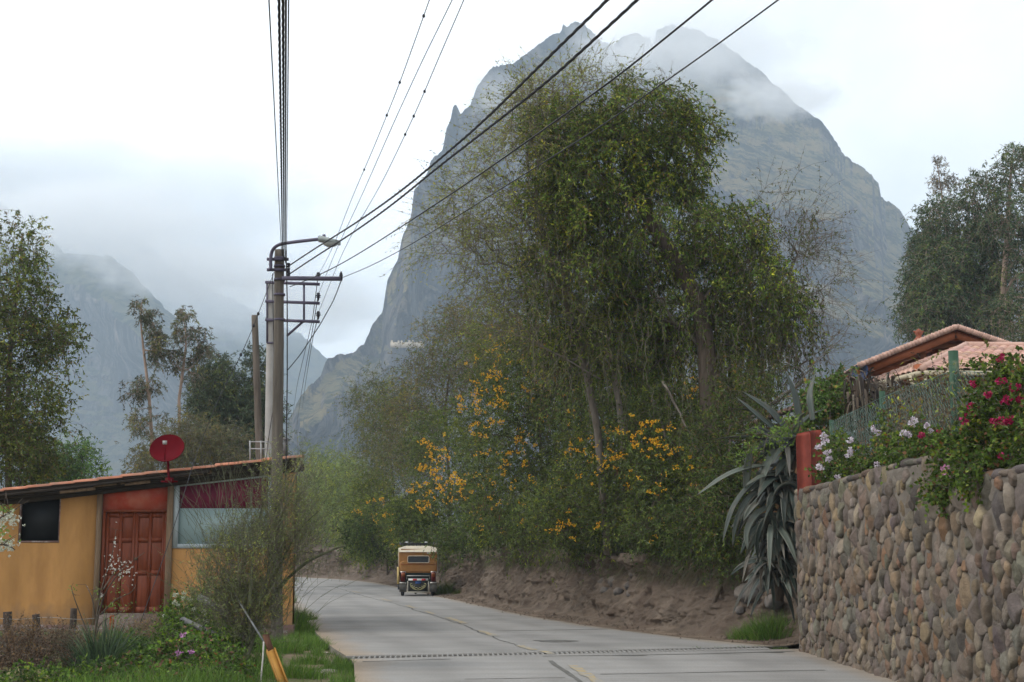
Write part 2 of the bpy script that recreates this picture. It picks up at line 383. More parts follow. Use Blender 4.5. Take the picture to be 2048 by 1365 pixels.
def concrete_mat():
    m = mat("road_concrete", (.27, .258, .243), .85, .06, .5, .25, 45, tint=True, col2=(.225, .213, .198), c2scale=.35, c2lo=.5, c2hi=.75, bdist=.01)
    nt = m.node_tree; b = nt.nodes['Principled BSDF']
    src = b.inputs['Base Color'].links[0].from_socket
    tc = [n for n in nt.nodes if n.type == 'TEX_COORD'][0]
    n = nt.nodes.new("ShaderNodeTexNoise"); n.inputs['Scale'].default_value = 38; n.inputs['Detail'].default_value = 4
    nt.links.new(tc.outputs['Object'], n.inputs['Vector'])
    mr = nt.nodes.new("ShaderNodeMapRange"); mr.inputs[1].default_value = .3; mr.inputs[2].default_value = .7; mr.inputs[3].default_value = .86; mr.inputs[4].default_value = 1.12
    nt.links.new(n.outputs['Fac'], mr.inputs[0])
    mx = nt.nodes.new("ShaderNodeMix"); mx.data_type = 'RGBA'; mx.blend_type = 'MULTIPLY'; mx.inputs[0].default_value = 1
    nt.links.new(src, mx.inputs[6]); nt.links.new(mr.outputs[0], mx.inputs[7]); nt.links.new(mx.outputs[2], b.inputs['Base Color'])
    # broomed / worn streaks across the slab
    mp = nt.nodes.new("ShaderNodeMapping"); mp.inputs['Scale'].default_value = (.25, 2.2, 1); nt.links.new(tc.outputs['Object'], mp.inputs[0])
    n2 = nt.nodes.new("ShaderNodeTexNoise"); n2.inputs['Scale'].default_value = 1.0; n2.inputs['Detail'].default_value = 6; nt.links.new(mp.outputs[0], n2.inputs['Vector'])
    mr2 = nt.nodes.new("ShaderNodeMapRange"); mr2.inputs[1].default_value = .35; mr2.inputs[2].default_value = .65; mr2.inputs[3].default_value = .9; mr2.inputs[4].default_value = 1.06
    nt.links.new(n2.outputs['Fac'], mr2.inputs[0])
    mx2 = nt.nodes.new("ShaderNodeMix"); mx2.data_type = 'RGBA'; mx2.blend_type = 'MULTIPLY'; mx2.inputs[0].default_value = 1
    nt.links.new(mx.outputs[2], mx2.inputs[6]); nt.links.new(mr2.outputs[0], mx2.inputs[7]); nt.links.new(mx2.outputs[2], b.inputs['Base Color'])
    return m
m_conc = concrete_mat()
sL, sR = smooth_curve(RL), smooth_curve(RR)
def slab(i0, i1, mb):
    L_, R_ = resample(sL, sR, i0, i1, .22)
    ns = 90; s = np.linspace(0, 1, ns)[None, :, None]
    top = L_[:, None]*(1-s) + R_[:, None]*s
    n = len(L_)
    nz = (fbm(top[..., 0]/2.5, top[..., 1]/2.5, 3, 4)-.5)*.03
    e = np.minimum(s[..., 0], 1-s[..., 0])*6.5
    d = np.clip(1-e/(.25+.55*fbm(top[..., 0]*.8, top[..., 1]*.8, 9, 4)), 0, 1)**1.0          # sandy dust blown along both edges
    c = np.ones((n, ns, 3))*(1-d[..., None]) + np.array([1.12, .90, .68])*d[..., None]
    wear = np.zeros(top.shape[:2]); sv = np.broadcast_to(s[..., 0], wear.shape)
    for c0_ in (.17, .36, .60, .80): wear += np.exp(-((sv-c0_-.03*(fbm(top[..., 1]/9, top[..., 1]*0+c0_*9, 6, 2)-.5))/.045)**2)
    c = c*(1-.13*wear*(.4+1.0*fbm(top[..., 0]/1.5, top[..., 1]/6, 12, 4)))[..., None]
    patch = np.clip((fbm(top[..., 0]/1.6, top[..., 1]/1.9, 33, 5, .6)-.56)*5, 0, 1); c = c*(1-.17*patch)[..., None]
    V = np.concatenate([top, nz[..., None]*0], -1)
    mb.add(V.reshape(-1, 3), grid_faces(n, ns)[:, ::-1], c=c.reshape(-1, 3))
    rim = np.concatenate([top[:, 0], top[-1, 1:], top[::-1, -1][1:], top[0, ::-1][1:]], 0)
    k = len(rim); Vr = np.concatenate([np.c_[rim, np.full(k, -.0)], np.c_[rim, np.full(k, -.2)]])
    i = np.arange(k-1); mb.add(Vr, np.stack([i, i+1, i+1+k, i+k], -1), c=(.8, .75, .68))
mb = MB(); slab(0, 5*6, mb); slab(6*6, len(sL)-1, mb)
mb.build("road", m_conc, kind="structure")

m_dark = mat("joint_dark", (.115, .11, .10), .95, .3, 5)
def crack(pts, w, name="road_joint", z=.004, m=None, seed=1, wob=.03):
    pts = np.asarray(pts, float); n = max(int(np.linalg.norm(np.diff(pts, axis=0), axis=1).sum()/.12), 2)
    s = np.r_[0, np.cumsum(np.linalg.norm(np.diff(pts, axis=0), axis=1))]; t = np.linspace(0, s[-1], n)
    q = np.stack([np.interp(t, s, pts[:, 0]), np.interp(t, s, pts[:, 1])], -1)
    tn = np.gradient(q, axis=0); tn /= np.linalg.norm(tn, axis=1)[:, None]; nn = np.stack([-tn[:, 1], tn[:, 0]], -1)
    q = q + nn*(fbm(t*.9, t*0, seed, 4)-.5)[:, None]*2*wob
    ww = w*(.45+1.1*fbm(t*2.1, t*0+3, seed+5, 3))[:, None]
    V = np.concatenate([np.c_[q+nn*ww/2, np.full(n, z)], np.c_[q-nn*ww/2, np.full(n, z)]])
    i = np.arange(n-1)
    return mk(name, V, np.stack([i, i+n, i+n+1, i+1], -1), m or m_dark, kind="structure")
def G(px, py, z=0.0):
    u = (px-1024.)/F; v = -(py-682.5)/F; y = math.cos(TH)-v*math.sin(TH); zz = math.sin(TH)+v*math.cos(TH)
    t = (z-CAMZ)/zz; return np.array([u*t, y*t])
cl = [G(*p) for p in [(1196.7, 1370), (1144.8, 1337), (1087, 1315.6)]]
cl2 = [G(*p) for p in [(1050, 1298), (988, 1276), (915.7, 1247), (854, 1227.5), (800.7, 1211), (747, 1198), (707, 1187), (667, 1174)]]
crack([G(1180, 1378)]+[G(1150, 1357), G(1125, 1340), G(1100, 1322)], .06, seed=4)
crack(cl2, .04, seed=7, wob=.08)
crack([G(560, 1177), G(667, 1173.5)], .22, seed=9)
crack([G(720, 1349), G(820, 1346), G(1010, 1345)], .05, seed=11) if False else None
crack([G(725, 1324), G(800, 1322), G(900, 1319)], .07, seed=12)
crack([G(990, 1262.5), G(1100, 1261), G(1215, 1259)], .09, seed=13)
crack([G(1085, 1313), G(1250, 1311), G(1400, 1308.5), G(1590, 1303)], .08, seed=14)
crack([G(930, 1359), G(1130, 1356)], .04, seed=15)
crack([G(1200, 1349), G(1330, 1347), G(1650, 1341)], .05, seed=16)
crack([G(1000, 1226), G(1120, 1226)], .05, seed=17)
def blotch(px, py, rx, ry, seed):
    c = G(px, py); n = 40; a = np.linspace(0, 2*math.pi, n, endpoint=False)
    r = .7+.6*vn(np.cos(a)*2+5, np.sin(a)*2+5, seed)
    V = np.c_[c[0]+rx*r*np.cos(a), c[1]+ry*r*np.sin(a), np.full(n, .006)]
    mk("road_stain", V, np.arange(n)[None], m_dark, kind="structure")
blotch(1112, 1283, .36, .30, 3); blotch(1260, 1311.5, .24, .10, 4); blotch(1545, 1305.5, .22, .10, 8)
m_yel = mat("worn_yellow_paint", (.36, .27, .13), .85, .1, 3, col2=(.26, .245, .22), c2scale=5, c2lo=.40, c2hi=.54)
for i, (a, b) in enumerate([((1212, 1378), (1140, 1332)), ((1098, 1309), (1080, 1303)), ((1062, 1301), (1030, 1291)), ((985, 1273), (955, 1262)), ((925, 1248), (890, 1236)), ((862, 1229), (845, 1223)), ((825, 1217), (808, 1212)), ((776, 1203), (757, 1198)), ((715, 1187), (700, 1183))]):
    crack([G(a[0]+6, a[1]), G(b[0]+5, b[1])], .14, "road_marking", .008, m_yel, i, .01)

# drain channel across the road
def drain():
    m_g = mat("drain_concrete", (.24, .23, .215), .85, .15, 3)
    m_ch = mat("drain_channel", (.02, .018, .016), .95, .3, 4)
    a0, b0 = RL[5], RR[5]; a1, b1 = RL[6], RR[6]
    a0 = np.r_[a0, 0]; b0 = np.r_[b0, 0]; a1 = np.r_[a1, 0]; b1 = np.r_[b1, 0]
    root = empty("drain_grate", tuple(((a0+b0)/2)), label="long barred drain channel set across the concrete road", cat="drain")
    o = -(a0+b0)/2
    mb = MB(); dz = np.array([0, 0, -.19])
    mb.add(np.array([a0+dz, b0+dz, b1+dz, a1+dz])+o, [[0, 1, 2, 3]]); mb.build("channel", m_ch, root)
    mb = MB(); n = 92; L_ = np.linalg.norm(b0-a0)
    for i in range(n):
        t = (i+.5)/n
        if t > .93: break
        sk = .012
        p = a0*(1-t)+b0*t + (0, 0, -.025); q = a1*(1-t-sk)+b1*(t+sk) + (0, 0, -.025)
        mb.bar(p+o, q+o, .026, .05)
    mb.build("grate_bars", m_g, root)
    mb = MB()
    mb.bar((a0*.999+a1*.001)+o+(0, .03, -.022), b0+o+(0, .03, -.022), .05, .05); mb.bar(a1+o+(0, -.03, -.022), b1+o+(0, -.03, -.022), .05, .05)
    mb.build("frame", m_g, root)
drain()

# ------------------------------------------------------------------ haze and mist
def haze():
    m = bpy.data.materials.new("haze"); m.use_nodes = True; nt = m.node_tree; nt.nodes.clear()
    o = nt.nodes.new("ShaderNodeOutputMaterial"); v = nt.nodes.new("ShaderNodeVolumePrincipled")
    v.inputs['Density'].default_value = .00038; v.inputs['Color'].default_value = (.70, .85, 1.0, 1); v.inputs['Anisotropy'].default_value = .2
    nt.links.new(v.outputs[0], o.inputs['Volume'])
    MB().box((-3400, -310, -7.5), (3400, 3700, 700)).build("haze", m, kind="stuff")
haze()
def mist(cx, cy, cz, rx, ry, rz, dens, seed, thr=.48, sc=3.2, label=None):
    m = bpy.data.materials.new("mist"); m.use_nodes = True; nt = m.node_tree; nt.nodes.clear(); N = nt.nodes.new; L = nt.links.new
    o = N("ShaderNodeOutputMaterial"); v = N("ShaderNodeVolumePrincipled"); v.inputs['Anisotropy'].default_value = .15
    v.inputs['Color'].default_value = (.995, .998, 1, 1)
    tc = N("ShaderNodeTexCoord"); ln = N("ShaderNodeVectorMath"); ln.operation = 'LENGTH'; L(tc.outputs['Object'], ln.inputs[0])
    fal = N("ShaderNodeMapRange"); fal.inputs[1].default_value = .35; fal.inputs[2].default_value = 1.0; fal.inputs[3].default_value = 1; fal.inputs[4].default_value = 0
    L(ln.outputs['Value'], fal.inputs[0])
    n = N("ShaderNodeTexNoise"); n.noise_dimensions = '4D'; n.inputs['W'].default_value = seed*3.1
    n.inputs['Scale'].default_value = sc; n.inputs['Detail'].default_value = 4; n.inputs['Roughness'].default_value = .58
    mp = N("ShaderNodeMapping"); mxr = max(rx, ry, rz); mp.inputs['Scale'].default_value = (rx/rz*.5, ry/rz*.5, 1)
    L(tc.outputs['Object'], mp.inputs[0]); L(mp.outputs[0], n.inputs['Vector'])
    ad = N("ShaderNodeMath"); ad.operation = 'MULTIPLY_ADD'; L(fal.outputs[0], ad.inputs[0]); ad.inputs[1].default_value = .42; L(n.outputs['Fac'], ad.inputs[2])
    mr = N("ShaderNodeMapRange"); mr.inputs[1].default_value = thr+.22; mr.inputs[2].default_value = thr+.5; mr.inputs[4].default_value = dens
    L(ad.outputs[0], mr.inputs[0])
    mu = N("ShaderNodeMath"); mu.operation = 'MULTIPLY'; L(mr.outputs[0], mu.inputs[0])
    f2 = N("ShaderNodeMapRange"); f2.inputs[1].default_value = .8; f2.inputs[2].default_value = 1; f2.inputs[3].default_value = 1; f2.inputs[4].default_value = 0; L(ln.outputs['Value'], f2.inputs[0])
    L(f2.outputs[0], mu.inputs[1]); L(mu.outputs[0], v.inputs['Density'])
    L(v.outputs[0], o.inputs['Volume'])
    th = np.linspace(0, math.pi, 17)
    ob = MB().lathe(np.c_[np.sin(th)+1e-4, -np.cos(th)], k=32).build("mist", m, kind="stuff", label=label, cat="mist")
    ob.location = (cx, cy, cz); ob.scale = (rx, ry, rz)
    return ob
def mist_px(px, py, Y, rpx, rpy, ry, *a, **k):
    c = P(px, py, Y); s = Y/F
    return mist(c[0], c[1], c[2], rpx*s, ry, rpy*s, *a, **k)
mist_px(120, 430, 2080, 760, 190, 150, .012, 1, .36, label="white mist filling the valley behind the nearer left ridge")
mist_px(520, 600, 2000, 420, 120, 150, .010, 6, .40, label="mist between the left ridge and the farthest slope")
mist_px(170, 440, 1330, 380, 105, 130, .020, 4, .40, label="drifting bank of mist across the left ridge")
mist_px(390, 540, 1330, 290, 80, 110, .018, 8, .41, label="smaller bank of mist over the sloping left ridge")
mist_px(620, 610, 1300, 190, 80, 110, .008, 7, .42, label="low mist in the gap left of the crag")
mist_px(40, 330, 1900, 420, 70, 110, .012, 11, .42, label="thin mist above the upper left peak")
mist_px(1390, 95, 1120, 330, 105, 110, .016, 2, .40, label="white mist wrapped around the summit of the crag")
mist_px(1560, 195, 1060, 190, 52, 60, .032, 3, .42, label="small wisp of mist crossing the right shoulder of the crag")
mist_px(1010, 190, 1080, 130, 60, 50, .012, 9, .44, label="faint veil on the left shoulder of the crag")
mist_px(1240, 110, 1120, 170, 60, 50, .016, 10, .44, label="faint veil between the two summits of the crag")

# ------------------------------------------------------------------ roadside bank
m_bank = mat("bank_earth", (.14, .108, .083), .97, .38, 2.6, 1.0, 12, col2=(.10, .072, .055), c2scale=.9, c2lo=.45, c2hi=.7, bdist=.06, tint=True)
BC = smooth_curve(RR[6:])                      # follows the right road edge from the stone wall to the bend
_t = np.gradient(BC, axis=0); _t /= np.linalg.norm(_t, axis=1)[:, None]
BN = np.stack([_t[:, 1], -_t[:, 0]], -1)       # outward (to the right of the road)
_s = np.r_[0, np.cumsum(np.linalg.norm(np.diff(BC, axis=0), axis=1))]
BPY = BC[:, 1]
def bank_h(y): return np.interp(y, [23, 25, 27, 30, 34, 42, 50, 60, 72, 85, 100], [1.55, 1.45, 1.35, 1.35, 1.5, 1.6, 1.5, 1.35, 1.2, 1.7, 2.0])
def bank_foot(s): return .33 + .50*fbm(s/3., s*0, 77, 3)
def bank():
    n = 1500; s = np.r_[np.linspace(0, 45, 1200), np.linspace(45.1, _s[-1], n-1200)]
    bx = np.interp(s, _s, BC[:, 0]); by = np.interp(s, _s, BC[:, 1]); nx_ = np.interp(s, _s, BN[:, 0]); ny_ = np.interp(s, _s, BN[:, 1])
    H = bank_h(by)
    foot = bank_foot(s)
    # profile (offset, height fraction)
    off = [-.12, .12]; hh = [.004, .02]
    rows = []
    U = np.concatenate([np.linspace(0, .18, 6), np.linspace(.2, 1, 70)[:], [1.02, 1.05, 1.1, 1.2, 1.4, 1.8, 2.6]])
    V = []
    for u in U:
        if u <= .18: o = -.15 + (foot+.15)*(u/.18); z = .006 + .09*(u/.18)**2
        elif u <= 1:
            w = (u-.18)/.82
            talus = np.clip(1-w/.35, 0, 1); o = foot + .35*(1-(1-np.minimum(w/.4, 1))**1) * .9 + .25*w; z = .1 + (H-.1)*w**.95
        else:
            o = foot + .62 + (u-1)*14; z = H + (u-1)*.9 + .0*o
        nz = 0
        if u > .08:
            a = np.clip((u-.08)*6, 0, 1)
            rill = ridged(s/.55 + .3*fbm(s*2, s*0+u*3, 5), s*0+u*1.3, 12, 4, .6)-.6
            big = fbm(s/2.3, s*0+u*2.2, 15, 5, .55)-.5
            fin = fbm(s/.16, s*0+u*11, 25, 4, .6)-.5
            und = -.45*np.exp(-((u-.93)/.1)**2)*0.3
            o = o + a*(-.34*rill + .75*big + .20*fin + .10*(fbm(s/.3, s*0+u*7, 45, 3)-.5)) + und
            z = z + a*(.22*(fbm(s/1.1, s*0+u*3, 35, 3)-.5))*(1 if u < 1 else 1.6)
        V.append(np.stack([bx+nx_*o, by+ny_*o, np.broadcast_to(z, s.shape)], -1))
    V = np.array(V)
    wgt = np.clip(1-U/.2, 0, 1)[:, None, None]
    c = np.ones(V.shape)*(1-wgt) + np.array([1.5, 1.45, 1.35])*wgt
    mk("roadside_bank", V.reshape(-1, 3), grid_faces(V.shape[0], n)[:, ::-1], m_bank, smooth=True, col=c.reshape(-1, 3), kind="structure")
bank()
# raised garden terrace behind the stone wall and above the bank
def terrace():
    n = 40; ys = np.linspace(-2, 27, n)
    xe = np.interp(ys, [-2, 9, 13, 17.2, 23.3, 25, 27], [5.9, 5.55, 5.15, 5.0, 4.9, 5.0, 4.4])
    V = []
    for k, u in enumerate(np.linspace(0, 1, 20)):
        x = xe + 60*u**2
        z = 2.22 + .0*x + .1*(fbm(x, ys, 4, 3)-.5) - np.clip((ys-23.6)/2, 0, 1)*.8
        V.append(np.stack([x, ys, z], -1))
    mk("garden_terrace", np.array(V).reshape(-1, 3), grid_faces(20, n)[:, ::-1], m_dirt, smooth=True, kind="structure")
    xs = np.geomspace(1, 80, 30); ys = np.linspace(24, 120, 60); B = []
    bx = np.interp(ys, BPY, BC[:, 0]); by = ys
    for x in xs:
        B.append(np.stack([bx+2.6+x-1, by, bank_h(ys)-.25+.3*np.minimum(x/5, 1.5)+.3*(fbm((bx+x)/2, ys/2, 8, 3)-.5)], -1))
    mk("hedge_ground", np.array(B).reshape(-1, 3), grid_faces(30, 60)[:, ::-1], m_dirt, smooth=True, kind="structure")
terrace()

# ------------------------------------------------------------------ stone wall
WP = np.array([(4.62, 23.45), (4.68, 20.3), (4.76, 17.2), (4.92, 13.2), (5.3, 9.2), (5.9, 5.5)])
def wall_len():
    d = np.r_[0, np.cumsum(np.linalg.norm(np.diff(WP, axis=0), axis=1))]; return d
WS = wall_len()
def wall_pt(s):
    return np.stack([np.interp(s, WS, WP[:, 0]), np.interp(s, WS, WP[:, 1])], -1)
def wall_top(s):
    y = np.interp(s, WS, WP[:, 1]); x = np.interp(s, WS, WP[:, 0]); px = 1024+x/y*F*1.0
    py = np.interp(px, [1560, 1590, 1640, 1700, 1750, 1800, 1845, 1872, 1900, 1922, 1950, 1985, 2048, 2500], [990, 986, 974, 958, 943, 929, 922, 920, 924, 950, 958, 951, 938, 850])
    v = -(py-682.5)/F; return CAMZ + (math.sin(TH)+v*math.cos(TH))/(math.cos(TH)-v*math.sin(TH))*y
def stone_wall():
    rng = np.random.default_rng(5)
    Lw = WS[-1]
    pal_k = .86
    # anisotropic dart throwing, smaller cobbles in the lower courses
    pts = []; rad = []
    cell = {}
    def key(p): return (int(p[0]/.3), int(p[1]/.3))
    for it in range(34000):
        s = rng.uniform(-.05, Lw); z = rng.uniform(-.12, 2.75)
        t = min(1, it/9000)
        zs = np.clip(z/2.4, 0, 1)
        big = .115 + .065*zs
        r = (big if it < 1000 and rng.random() < .45 else (.080+.036*zs)*(1.3-.72*t))*rng.uniform(.78, 1.22)
        asp = 1.2
        p = (s, z/asp)
        k = key(p); ok = True
        for dx in (-1, 0, 1):
            for dy in (-1, 0, 1):
                for (q, rq) in cell.get((k[0]+dx, k[1]+dy), ()):
                    if (q[0]-p[0])**2+(q[1]-p[1])**2 < ((r+rq)*.86)**2: ok = False; break
                if not ok: break
            if not ok: break
        if ok: cell.setdefault(k, []).append((p, r)); pts.append(p); rad.append(r)
    pts = np.array(pts); rad = np.array(rad); N = len(pts); asp = 1.2
    nA = 22; th = np.arange(nA)*2*math.pi/nA; cs = np.stack([np.cos(th), np.sin(th)], -1)
    pal = np.array([(.185, .145, .115), (.155, .122, .105), (.125, .102, .098), (.235, .175, .115), (.145, .14, .11), (.20, .115, .07), (.085, .076, .07), (.20, .17, .14), (.27, .22, .155), (.17, .115, .09)])
    pal = pal*pal_k + np.array([.165, .14, .118])*(1-pal_k)
    pw = np.array([.2, .16, .12, .1, .11, .05, .07, .12, .03, .08]); pw /= pw.sum()
    rings = np.array([1.0, .97, .9, .8, .66, .5, .32, .15]); mb = MB()
    for i in range(N):
        d = pts-pts[i]; dist = np.hypot(d[:, 0], d[:, 1]); nb = np.argsort(dist)[1:16]
        w = rad[i]/(rad[i]+rad[nb])
        n_ = d[nb]/dist[nb, None]; h = dist[nb]*w
        c = cs @ n_.T
        r = np.where(c > .02, h[None]/np.maximum(c, .02), 9).min(1)
        r = np.minimum(r, rad[i]*2.1)
        # keep below the wall top and above the footing
        for _ in range(int(rng.integers(0, 2))): r = .25*np.roll(r, 1)+.5*r+.25*np.roll(r, -1)
        r = r*(.985+.05*np.sin(th*2+rng.uniform(0, 6))+.05*np.sin(th*3+rng.uniform(0, 6))) - .003
        r = r*(1+.09*(rng.random(nA)-.5))
        s0, z0 = pts[i][0], pts[i][1]*asp
        ztop = float(wall_top(s0))
        if z0 > ztop-.03 or s0 > Lw-.05: continue
        prot = rng.uniform(.025, .105)*min(1, rad[i]/.08)
        ang = rng.uniform(0, 2*math.pi, 2); pw_ = rng.uniform(2.6, 9)
        uu = (cs[:, 0]*r)[None]*rings[:, None]; vv = (cs[:, 1]*r*asp)[None]*rings[:, None]
        vv = np.minimum(vv, ztop+.03+.03*rng.random()-z0)
        hgt = prot*(1-rings**pw_)**.55*1.0
        H = np.repeat(hgt[:, None], nA, 1)
        H = H + (uu*math.cos(ang[0])+vv*math.sin(ang[0]))*rng.uniform(-.22, .22)*(1-rings[:, None]**3)
        H = H + .040*(fbm((s0+uu)/.06, (z0+vv)/.06, i % 97, 4, .6)-.5)*(1-rings[:, None]**4) - .03
        for _ in range(5):                                     # split facets
            fa = rng.uniform(0, 6.28); pl_ = prot*rng.uniform(.55, 1.0)-(uu*math.cos(fa)+vv*math.sin(fa))*rng.uniform(.15, .7); H = np.minimum(H, np.maximum(pl_, -.02))
        uu = np.append(uu.ravel(), 0); vv = np.append(vv.ravel(), 0); H = np.append(H.ravel(), H[-1].mean())
        S = s0+uu; Zv = z0+vv
        pt = wall_pt(np.clip(S, 0, Lw)); e = 1e-2
        tg = wall_pt(np.clip(S+e, 0, Lw))-wall_pt(np.clip(S-e, 0, Lw)); tg /= np.linalg.norm(tg, axis=1)[:, None]+1e-9
        nr = np.stack([tg[:, 1], -tg[:, 0]], -1)
        nr = np.where(nr[:, :1] > 0, -nr, nr)
        # stones at the free end wrap slightly around the corner
        cor = np.clip((.22-S)/.22, 0, 1)**2
        V = np.c_[pt + nr*(H-.0)[:, None] + np.c_[cor*.10, -cor*0 + np.minimum(S, 0)*-.0], Zv]
        V[:, 1] += np.where(S < 0, -S, 0)*.8
        Fq = grid_faces(len(rings), nA)
        ii = np.arange(len(rings)-1)*nA
        wrap = np.stack([ii+nA-1, ii+2*nA-1, ii+nA, ii], -1)
        lst = (len(rings)-1)*nA; tri = [[lst+(j+1) % nA, lst+j, len(V)-1] for j in range(nA)]
        c = pal[rng.choice(len(pal), p=pw)]*rng.uniform(.8, 1.3)*np.array([1.16, 1.13*rng.uniform(.97, 1.03), 1.06*rng.uniform(.92, 1.08)])
        c = np.repeat(c[None], len(V), 0)*(.82+.4*fbm(S/.09, Zv/.05, i % 53, 3))[:, None]
        dusty = np.clip(1-(Zv-.02)/.5, 0, 1)[:, None]*.45
        rim = np.repeat(rings, nA); rim = np.append(rim, 0)
        mort = (np.clip((rim-.78)/.22, 0, 1)*.75)[:, None]
        c = c*(1-dusty)+np.array([.20, .152, .118])*dusty; c = c*(1-mort)+np.array([.16, .138, .113])*mort
        mb.add(V, Fq[:, ::-1], wrap[:, ::-1], np.array(tri)[:, ::-1], c=c)
    m_st = mat("wall_stone", (1, 1, 1), .95, .34, 16, 1.0, 38, tint=True, bdist=.02, col2=(.62, .60, .56), c2scale=1.6, c2lo=.5, c2hi=.64)
    m_mo = mat("mortar", (.165, .14, .115), .95, .2, 5, .9, 40, bdist=.02)
    root = empty("stone_wall", (4.62, 23.45, 0), label="rough retaining wall of rounded brown and grey cobbles beside the road", cat="wall")
    o = np.array([4.62, 23.45, 0])
    for a in range(len(mb.V)): mb.V[a] = mb.V[a]-o
    mb.build("cobbles", m_st, root, smooth=True)
    # mortar body with thickness
    s = np.linspace(0, Lw, 400); pt = wall_pt(s); e = 1e-2
    tg = wall_pt(np.clip(s+e, 0, Lw))-wall_pt(np.clip(s-e, 0, Lw)); tg /= np.linalg.norm(tg, axis=1)[:, None]; nr = np.stack([-np.abs(tg[:, 1]), np.abs(tg[:, 0])*0], -1)
    zt = wall_top(s)-.035; rows = []
    for u in np.linspace(0, 1, 60):
        z = -.2+(zt+.2)*u; jit = .03*(fbm(s/.12, z/.12, 4, 3)-.5)
        rows.append(np.c_[pt + nr*(jit-.018)[:, None], z])
    for dx, dz in ((.08, .02), (.2, .03), (.38, .02), (.42, -.1), (.42, -2.4)):
        rows.append(np.c_[pt + np.array([dx, 0]), np.maximum(zt+dz+.03*(fbm(s/.2, s*0+dx*9, 6)-.5), -.2)])
    V = np.array(rows)
    mb2 = MB(); mb2.add(V.reshape(-1, 3)-o, grid_faces(V.shape[0], 400))
    end = V[:, 0]-o; mb2.add(end, [list(range(len(end)))])
    mb2.build("mortar_body", m_mo, root, smooth=False)
    # loose flat coping stones
    mb3 = MB(); rng = np.random.default_rng(9)
    for s0 in np.arange(.1, 13.5, .27):
        s0 = s0+rng.uniform(-.07, .07); p = wall_pt(s0); z = float(wall_top(s0))
        a, b, h = rng.uniform(.10, .19), rng.uniform(.12, .2), rng.uniform(.04, .075)
        th_ = np.linspace(0, math.pi, 9); ring = 14
        V = np.stack([np.outer(np.sin(th_), np.cos(np.arange(ring)*2*math.pi/ring)), np.outer(np.sin(th_), np.sin(np.arange(ring)*2*math.pi/ring)), np.repeat(-np.cos(th_)[:, None], ring, 1)], -1).reshape(-1, 3)
        V = np.sign(V)*np.abs(V)**.8
        V = V*(1+.3*(fbm(V[:, 0]*2+s0*9, V[:, 1]*2+V[:, 2]*3, 8, 3)-.5))[:, None]
        V = V*(b, a, h) @ rotz(rng.uniform(-.3, .3)).T + (p[0]+.15, p[1], z+.005)
        i = np.arange(8)[:, None]*ring; j = np.arange(ring)[None]; jn = (j+1) % ring
        c = pal[rng.choice(len(pal), p=pw)]*rng.uniform(.8, 1.15)
        mb3.add(V-o, np.stack([i+j, i+jn, i+ring+jn, i+ring+j], -1).reshape(-1, 4), c=c)
    mb3.build("coping_stones", m_st, root, smooth=True)
stone_wall()

# ------------------------------------------------------------------ red pillar and wire fence
def pillar():
    m = mat("red_plaster", (.21, .045, .03), .9, .22, 4, .3, 20, col2=(.17, .045, .032), c2scale=3, c2lo=.55, c2hi=.75)
    root = empty("red_pillar", (4.83, 23.1, 2.0), rz=math.radians(38), label="square red painted pillar at the far end of the stone wall", cat="pillar")
    w = .155; mb = MB()
    xs = [(-w, -w), (w, -w), (w, w), (-w, w)]
    b = .012; rows = []
    for z, k in ((0, 1), (.5, 1), (1.0, 1), (1.44, 1), (1.5, .93)):
        ring = []
        for (x, y) in xs:
            for (ox, oy) in ((b, 0), (0, b)) if x*y > 0 else ((0, b), (b, 0)):
                ring.append((k*(x-math.copysign(ox, x)), k*(y-math.copysign(oy, y)), z + .05*(x-y)/w*.3*(z > 1.2)))
        rows.append(ring)
    V = np.array(rows); n = 8; i = np.arange(4)[:, None]*n; j = np.arange(n)[None]; jn = (j+1) % n
    mb.add(V.reshape(-1, 3), np.stack([i+j, i+jn, i+n+jn, i+n+j], -1).reshape(-1, 4), [[32+q for q in range(8)]])
    mb.build("shaft", m, root)
    return root
pillar()
